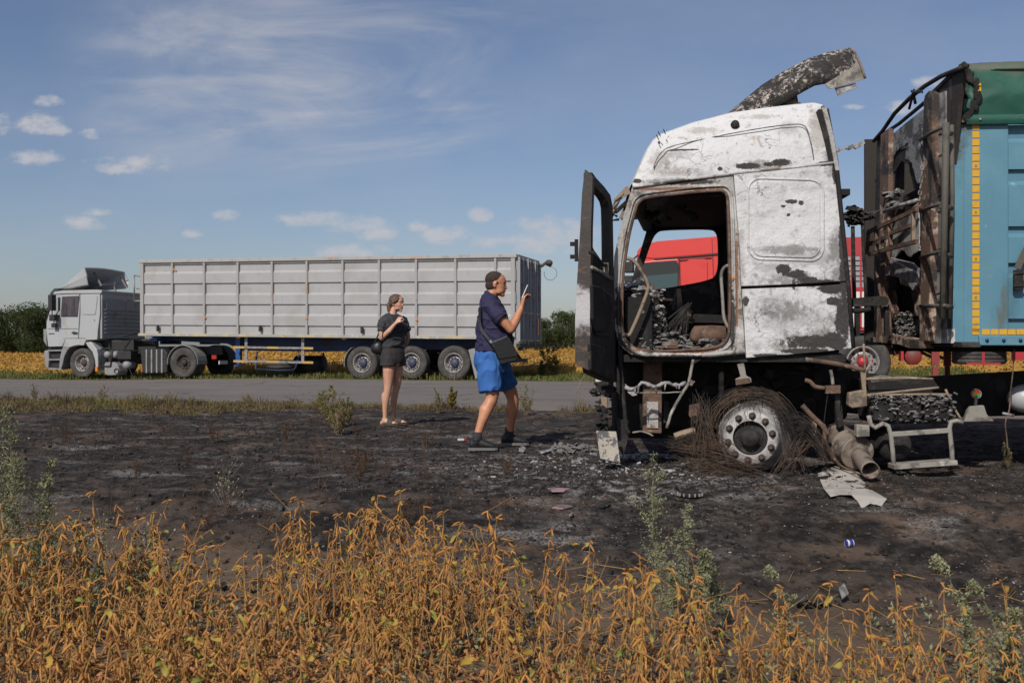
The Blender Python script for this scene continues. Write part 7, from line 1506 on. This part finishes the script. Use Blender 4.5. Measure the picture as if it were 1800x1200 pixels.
# leaf litter between the rows, straw and low greenery (beyond counting)
b = MB(); random.seed(5)
for i in range(15000):
    y = ru(3.4, 5.5); x = ru(-1, 1) * (y * .53 + .2)
    dens = 1.0 - ss(-.2, 1.3, x) * .88
    if y > edge_y(x) - .25 or rnd() > dens * (.35 + .9 * abs(nz(x, y, 3, 2.0))): continue
    crumple(b, Vector((x, y, H(x, y) + ru(.002, .02))), (ru(-1, 1), ru(-1, 1), ru(-.1, .25)), ru(.02, .05))
tag(b.build('leaf_litter', m_litter), kind='stuff')
b = MB(); bg = MB()
for i in range(2600):
    y = ru(3.4, 5.9); x = ru(-1, 1) * (y * .53 + .2); z = H(x, y); a = ru(0, 6.28); L = ru(.05, .22); 
    if rnd() < .5:
      if rnd() < 1 - .75 * ss(-.2, 1.2, x): b.tube([Vector((x, y, z + .006)), Vector((x + math.cos(a) * L, y + math.sin(a) * L, z + ru(.004, .05)))], ru(.0008, .002), 3, caps=False)
    elif nz(x, y, 8, 1.2) > .05: 
        for _ in range(5): leaf_tri(bg, (x + ru(-.04, .04), y + ru(-.04, .04), z + ru(.01, .10)), ru(.008, .02))
tag(b.build('straw', m_stem), kind='stuff'); tag(bg.build('low_greenery', m_sage), kind='stuff')
# ---- tall grey-green weeds
def weed(seed, hgt, nb, lean=(0, 0), dens=1.0, mleaf=None, mstem=None, name='tall_weed', ls=.010, droop=.0, nst=1, fan=.45):
    random.seed(seed); root = empty(name, label='x', cat='weed'); st = MB(); lf = MB()
    def shoot(p, d, L, r, lev):
        n_ = max(5, int(L / .035)); pts = [Vector(p)]; d = Vector(d).normalized()
        for i in range(n_):
            d = (d + Vector((ru(-.06, .06), ru(-.06, .06), .05 - droop * i / n_))).normalized(); pts.append(pts[-1] + d * (L / n_))
        st.tube(pts, [r * (1 - .75 * i / n_) for i in range(n_ + 1)], 4 if lev else 5, caps=False)
        for i in range(1, n_ + 1):
            if lev == 0 and i > n_ * .15 and rnd() < .8 * nb:
                a = ru(0, 6.28); shoot(pts[i], (math.cos(a) * .75, math.sin(a) * .75, .7), L * ru(.18, .42) * (1.15 - i / n_), r * .45, 1)
            if lev == 1 and rnd() < .28: a = ru(0, 6.28); shoot(pts[i], (math.cos(a), math.sin(a), .6), L * .4, r * .5, 2)
            k = int((7 if lev else 2) * dens * ru(.6, 1.3))
            for _ in range(k): q = pts[i] + Vector((ru(-.02, .02), ru(-.02, .02), ru(-.02, .015))); leaf_tri(lf, q, ls * ru(.5, 1.3), .2)
    shoot((0, 0, -.02), (lean[0], lean[1], 1), hgt, .0048, 0)
    for _ in range(nst - 1): shoot((ru(-.03, .03), ru(-.03, .03), -.02), (ru(-fan, fan), ru(-fan, fan), 1), hgt * ru(.55, 1.0), .0035, 0)
    st.build('stem', mstem or m_sages, root); 
    if lf.v: lf.build('leaves', mleaf or m_sage, root, kind='stuff')
    reg(root); return root
WP = [weed(1, 1.05, 1.0, dens=1.4, ls=.008), weed(2, .78, 1.0, (-.15, 0), 1.2, ls=.008), weed(3, .92, .9, (-.32, .05), 1.1, ls=.008), weed(4, .5, 1.2, (.1, 0), 1.4), weed(5, .62, .8, (-.35, 0), 1.3, droop=.25)]
uw = [False] * 5
def put_weed(k, px, d, s, rz, label, group=None):
    o = WP[k] if not uw[k] else copy_tree(WP[k]); uw[k] = True; o.location = at(px, d); o.rotation_euler = (0, 0, rz); o.scale = (s, s, s); tag(o, label, 'weed', group)
put_weed(0, 38, 5.1, 1.06, .0, 'tallest grey-green weed standing at the left edge of the picture')
put_weed(1, 98, 5.2, 1.05, .4, 'slender grey-green weed just right of the tallest one at the left edge'); put_weed(0, 2, 5.0, .86, 2.2, 'grey-green weed cut by the left edge, left of the tallest one')
GL = 'low grey-green weed in the tangle at the lower left, among the soybeans'; GG = 'low weeds in the lower left tangle'
for px, d, s, rz in ((-15, 5.0, .9, 1), (60, 5.4, .8, 2), (140, 5.3, .9, 3), (105, 5.1, .8, 4), (0, 5.6, .8, .5), (275, 5.3, .85, 5), (230, 5.2, .8, 2.5), (165, 5.0, .7, 1.2)): put_weed(3, px, d, s, rz, GL, GG)
put_weed(2, 1185, 5.1, 1.0, 0, 'pale feathery weed leaning left beside the soybeans below the bumper corner')
for px, d, s, rz, lb in ((1215, 5.0, .82, .3, 'upright feathery weed just right of the leaning pale one'), (1150, 4.9, .62, 2, 'short feathery weed at the foot of the leaning pale one')): put_weed(1, px, d, s, rz, lb)
for px, d, s, rz in ((1225, 4.7, 1.0, 1), (1255, 4.9, .8, 3), (1190, 4.8, .8, 4)): put_weed(3, px, d, s, rz, 'low bushy weed in the clump around the pale feathery weeds', 'weeds round the pale feathery ones')
put_weed(4, 1735, 4.2, 1.0, .2, 'drooping green weed with seed heads at the lower right corner'); put_weed(4, 1790, 4.1, .85, .1, 'drooping green weed nearest the right edge of the picture'); put_weed(4, 1420, 4.5, .85, .3, 'drooping thin weed below the blue and white can'); put_weed(3, 1700, 4.1, .8, 2, 'bushy low weed under the drooping ones at the lower right')
put_weed(3, 1770, 3.9, .9, 1, 'bushy low weed at the right edge behind the soybeans')
# ---- dry stalks in the burn, shrubs by the road
m_brn = leafmat('scorched_brown_leaf', (0.12, 0.07, 0.035), (0.06, 0.035, 0.022), 4.0, 0.9, 0.0)
DS = [weed(21, .34, .7, (.1, 0), 0.1, m_brn, m_twig, 'dry_stalk', .008, nst=4, fan=.6), weed(22, .26, 1.0, (-.2, .1), 0.3, m_brn, m_twig, 'dry_stalk', .008, nst=6, fan=.9), weed(23, .42, .6, (.25, 0), .3, m_brn, m_twig, 'dry_stalk', .008, nst=3, fan=.4)]
ud = [False] * 3; random.seed(91)
spots = [(160, 795), (195, 790), (330, 815), (385, 880), (400, 905), (360, 870), (575, 890), (455, 760), (440, 745), (240, 840), (690, 915), (745, 925), (890, 940), (630, 850), (505, 775), (300, 780), (120, 770), (560, 760), (1345, 930), (470, 930)]
spots += [(ru(40, 900), ru(735, 960)) for _ in range(34)]
for i, (px, py) in enumerate(spots):
    k = random.randrange(3); o = DS[k] if not ud[k] else copy_tree(DS[k]); ud[k] = True; q = gpt(px, py); s = ru(.45, 1.0) * (1 if q.y > 7 else .75); o.location = q; o.rotation_euler = (0, 0, ru(0, 6.28)); o.scale = (s, s, s); tag(o, 'scorched bare stalk sticking out of the burnt black ground', 'dry stalk', 'scorched stalks in the burnt verge')
t_ = weed(31, .42, 1.0, (.1, 0), .3, name='thistle', mstem=m_twig, mleaf=m_sage); b = MB(); random.seed(8)
for k in range(26): a = ru(0, 6.28); r_ = ru(.02, .20); q = Vector((math.cos(a) * r_, math.sin(a) * r_, ru(.12, .44))); s = ru(.005, .009); b.ell(q, (s, 0, 0), (0, s, 0), (0, 0, s), 8, 5); b.tube([q, Vector((q.x * .3, q.y * .3, q.z - .12))], .001, 3, caps=False)
b.build('seed_heads', m_fluff, t_, kind='stuff'); reg(t_); t_.location = at(262, 5.6); tag(t_, 'dried weed with round grey seed heads behind the soybeans at left', 'thistle')
o = copy_tree(t_); o.location = at(180, 5.9); o.scale = (.8, .8, .9); o.rotation_euler.z = 2; tag(o, 'smaller dried weed with round seed heads near the tall left weeds')
o = copy_tree(t_); o.location = gpt(395, 900); o.scale = (.7, .7, .8); o.rotation_euler.z = 4; tag(o, 'spindly dried weed with seed heads alone on the black ground at left')
SH = [weed(41, .62, .7, (0, 0), .7, m_grass, m_sages, 'roadside_shrub', .015, nst=7, fan=.5), weed(42, .50, .9, (.05, 0), 1.6, m_grass, m_sages, 'roadside_shrub', .018, nst=9, fan=.4), weed(43, .55, .7, (-.1, 0), .5, m_dry, m_sages, 'roadside_shrub', .012, nst=9, fan=.55)]
us = [False] * 3
for k, px, py, s, rz, lb in ((2, 597, 762, 1.0, 0, 'straw-coloured bush left of the woman, in front of the road'), (0, 585, 752, .85, 2, 'thin yellow-green bush behind the straw-coloured one left of the woman'), (1, 792, 720, .75, 0, 'leafy green bush between the woman and the man at the road edge'), (2, 770, 726, .70, 1, 'bare brown bush left of the leafy green one'), (2, 925, 730, .85, 2, 'sparse pale tuft just right of the man in navy'), (0, 612, 748, .6, 3, 'small yellow-green bush right of the straw-coloured one'), (2, 440, 720, .5, 1, 'low straw tuft by the road under the side guard'), (2, 180, 712, .62, 3, 'dry tuft by the road below the drive wheel of the grey truck'), (2, 60, 705, .6, 2, 'dry tuft by the road at far left')):
    o = SH[k] if not us[k] else copy_tree(SH[k]); us[k] = True; o.location = gpt(px, py); o.rotation_euler = (0, 0, rz); o.scale = (s, s, s); tag(o, lb, 'bush')
o = copy_tree(SH[0]); x_ = (975 - CX) * 35.5 / FPX; o.location = (x_, 34.8, hh(x_, 34.8)); o.scale = (2.2, 2.2, 2.0); tag(o, 'tall spreading green bush at the field edge between trailer and open door', 'bush')
o = copy_tree(SH[1]); x_ = (950 - CX) * 34.5 / FPX; o.location = (x_, 34.0, hh(x_, 34.0)); o.scale = (1.3, 1.3, 1.1); tag(o, 'low dark green bush behind the tail of the grey trailer', 'bush')
o = copy_tree(SH[2]); o.location = gpt(1772, 822); o.scale = (.35, .35, .4); tag(o, 'tiny yellow-flowered sprig under the burnt trailer at the right edge', 'weed')

# ---- debris
m_chip = mat('pale_ash_flakes', (0.36, 0.355, 0.35), [((0.20, 0.195, 0.19), 3, .5, .6)], rough=.9); m_chard = mat('charred_bits', (0.022, 0.019, 0.017), [((0.07, 0.05, 0.038), 2.5, .5, .62), ((0.10, 0.10, 0.10), 6, .6, .66)], rough=.85)
random.seed(13); bp_ = MB(); bd = MB()
def chip(b, x, y, s, th=.35):
    z = H(x, y); M = Matrix.Rotation(ru(0, 6.28), 3, 'Z') @ Matrix.Rotation(ru(-.5, .5), 3, 'X'); n_ = random.choice((3, 4, 5)); h_ = s * ru(.1, th)
    lo = [Vector((x, y, z)) + M @ Vector((math.cos(6.283 * j / n_) * s * ru(.5, 1.2), math.sin(6.283 * j / n_) * s * ru(.3, .9), 0)) for j in range(n_)]; hi = [p + Vector((ru(-.1, .1) * s, ru(-.1, .1) * s, h_)) for p in lo]
    b.add(lo + hi, [tuple(range(n_, 2 * n_))] + [(j, (j + 1) % n_, (j + 1) % n_ + n_, j + n_) for j in range(n_)])
for i in range(16000):
    r = rnd()
    if r < .45: x, y = random.gauss(.75, .75), random.gauss(8.6, .8)
    elif r < .70: x, y = random.gauss(2.6, 1.6), random.gauss(7.9, .7)
    elif r < .85: x, y = ru(-1.5, 4.5), ru(5.6, 9.5)
    else: x, y = ru(-7, 6), ru(5.6, 15.5)
    if y < 5.3 or y > 15.8 - TAN * x: continue
    s = ru(.003, .011) * (2.0 if rnd() < .06 else 1)
    if rnd() < (.34 if r < .70 else .22): chip(bp_, x, y, s * .7)
    else: chip(bd, x, y, s * 1.7)
for i in range(1500):
    x, y = random.gauss(.80, .42), random.gauss(8.7, .5)
    s = ru(.008, .030); chip(bd if rnd() < .80 else bp_, x, y, s * (1 if rnd() < .9 else 1.6), .7)
for i in range(6500): # clods in the burnt soil
    x, y = ru(-6, 5), 5.4 + 9.5 * rnd() ** 1.4
    if y < 15.2 - TAN * x: chip(bd, x, y, ru(.006, .026), .9)
tag(bp_.build('ash_flakes', m_chip), kind='stuff'); tag(bd.build('charred_bits', m_chard), kind='stuff')
def flat(name, pts, th, m, label, cat, lift=.01, tilt=0.0, warp=.01, seg=True):
    P_ = [gpt(*q) for q in pts]; c = sum(P_, Vector()) / len(P_); P_ = [Vector((q.x, q.y, c.z + lift + tilt * (q.y - c.y) + warp * noise.noise(q * 4))) for q in P_]; b = MB(); b.prism(P_, (0, 0, th)); return b.build(name, m, None, label=label, cat=cat, bevel=.002)
m_sheet = mat('whitened_sheet', (0.42, 0.40, 0.36), [((0.30, 0.28, 0.25), 5, .45, .62), ((0.55, 0.53, 0.50), 3, .55, .68), ((0.20, 0.18, 0.16), 14, .62, .72)], rough=.85, bump=.5)
sh = flat('metal_sheet', [(1437, 836), (1467, 829), (1482, 832), (1503, 831), (1522, 847), (1532, 858), (1559, 884), (1550, 893), (1530, 889), (1515, 896), (1508, 886), (1496, 874), (1478, 871), (1460, 875), (1448, 860)], .006, m_sheet, 'crumpled whitened metal sheet lying in front of the exhaust silencer', 'metal sheet', .02, .06, .05)
m_pink = mat('pink_grey_shard', (0.30, 0.19, 0.19), [((0.12, 0.09, 0.09), 9, .5, .62)], rough=.7)
for pts, lb in (([(962, 858), (975, 857), (1002, 860), (992, 864), (970, 865)], 'dark red-grey shard with a pink edge, the farthest of three'), ([(970, 892), (985, 883), (1006, 888), (990, 896), (984, 893)], 'pink shard pointing right in the burnt soil, the middle of three'), ([(1003, 903), (1008, 905), (1006, 910), (1000, 909)], 'thin upright pink shard nearest the soybeans')): flat('shard', pts, .012, m_pink, lb, 'shard', .008, .03)
for pts, lb in (([(1052, 890), (1066, 880), (1074, 886), (1060, 894)], 'dark grey plate fragment left of the feathery weed'), ([(900, 753), (1000, 748), (1018, 751), (930, 756)], 'long dark strip of metal in the ash beyond the man in navy'), ([(1040, 810), (1060, 806), (1064, 812), (1044, 816)], 'grey scrap just left of the bumper corner')): flat('metal_fragment', pts, .01, m_char, lb, 'metal fragment', .012, .1)
can = gpt(1493, 964); b = MB(); m_can = mat('can_blue', (0.03, 0.05, 0.30), rough=.35); prof = [(0, 0), (.0, .026), (.006, .031), (.085, .031), (.092, .026), (.092, 0)]
cr = empty('drink_can', can, .25, label='crushed blue and white can lying on the brown soil', cat='can'); b.lathe([(-.035, 0), (-.035, .024), (-.03, .028), (.03, .028), (.035, .024), (.035, 0)], (0, 0, .028), 'X', 18); b.build('can_body', m_can, cr); b = MB(); b.lathe([(-.034, .0285), (-.014, .0290)], (0, 0, .028), 'X', 18); b.lathe([(.026, .0288), (.034, .0285)], (0, 0, .028), 'X', 18); b.build('white_band', m_white, cr); cr.scale = (.62, .8, .8)
q = gpt(812, 775); cp = empty('cigarette_pack', q, .4, label='small red and white carton behind the heel of the man in navy', cat='carton'); b = MB(); b.box((0, 0, .014), (.085, .055, .022)); b.build('carton', m_white, cp, bevel=.002); b = MB(); b.box((.03, 0, .0145), (.03, .0565, .0235)); b.build('red_band', m_redtr, cp)
q = gpt(1213, 868); rg = empty('toothed_ring', q, 0, label='blackened toothed ring half buried in ash below the front wheel', cat='metal ring'); b = MB(); b.lathe([(-.012, .055), (-.012, .085), (.012, .085), (.012, .055)], (0, 0, .03), 'Z', 28, closed=True); b.build('ring', m_char, rg)
for k in range(14): b = MB(); a = k / 14 * 6.283; b.box((math.cos(a) * .088, math.sin(a) * .088, .03), (.014, .010, .022), rz=a); b.build('tooth', m_gtube, rg)
b = MB(); L = [gpt(*p) + Vector((0, 0, z)) for p, z in (((1140, 868), .015), ((1160, 858), .04), ((1185, 856), .04), ((1200, 862), .02))]; b.tube(L, .009, 6); b.build('bent_rod', m_char, None, label='curved black rod leading to the toothed ring', cat='rod')
a_ = wpt(1032, 655, 13.2); c_ = gpt(1011, 693); a_ = Vector((c_.x + .17, c_.y + .10, .36)); c_.z += .012
b = MB(); b.tube([c_, a_], [.012, .010], 6); b.build('wooden_stick', m_tan, None, label='pale wooden stick leaning beside the open burnt door, on the road edge', cat='stick')
b = MB(); c_ = gpt(1443, 1068); rubble(b, c_ + Vector((0, 0, .03)), .12, .04, .02, 14, .02, .05); b.build('black_scrap', m_char, None, label='black and silver scrap heap showing between soybeans at lower right', cat='scrap')
flat('silver_scrap', [(1474, 1058), (1484, 1053), (1492, 1063), (1480, 1068)], .01, m_alu, 'bright silver scrap next to the black heap at lower right', 'scrap', .05, .5)
b = MB(); random.seed(2); c_ = gpt(1128, 806); rubble(b, c_ + Vector((0, 0, .03)), .24, .10, .03, 150, .01, .035); b.build('white_ash_heap', mat('white_ash', (0.42, 0.43, 0.45), [((0.20, 0.21, 0.23), 20, .45, .6)], rough=.95, bump=.6), None, kind='stuff')
b = MB(); c_ = gpt(1010, 790); rubble(b, c_ + Vector((0, 0, .01)), .22, .30, .015, 90, .02, .07, .25); rubble(b, gpt(985, 805), .25, .15, .012, 60, .015, .05, .25); b.build('grey_debris_heap', m_ashgrey, None, kind='stuff')
flat('melted_puddle', [(912, 789), (918, 785), (925, 789), (921, 797), (912, 796)], .006, m_melt, 'white splash of melted metal beside the far shoe of the man', 'melted metal', .006); flat('melted_puddle', [(948, 796), (972, 790), (974, 793), (952, 799)], .006, m_melt, 'long white melted strip right of the white splash', 'melted metal', .008)
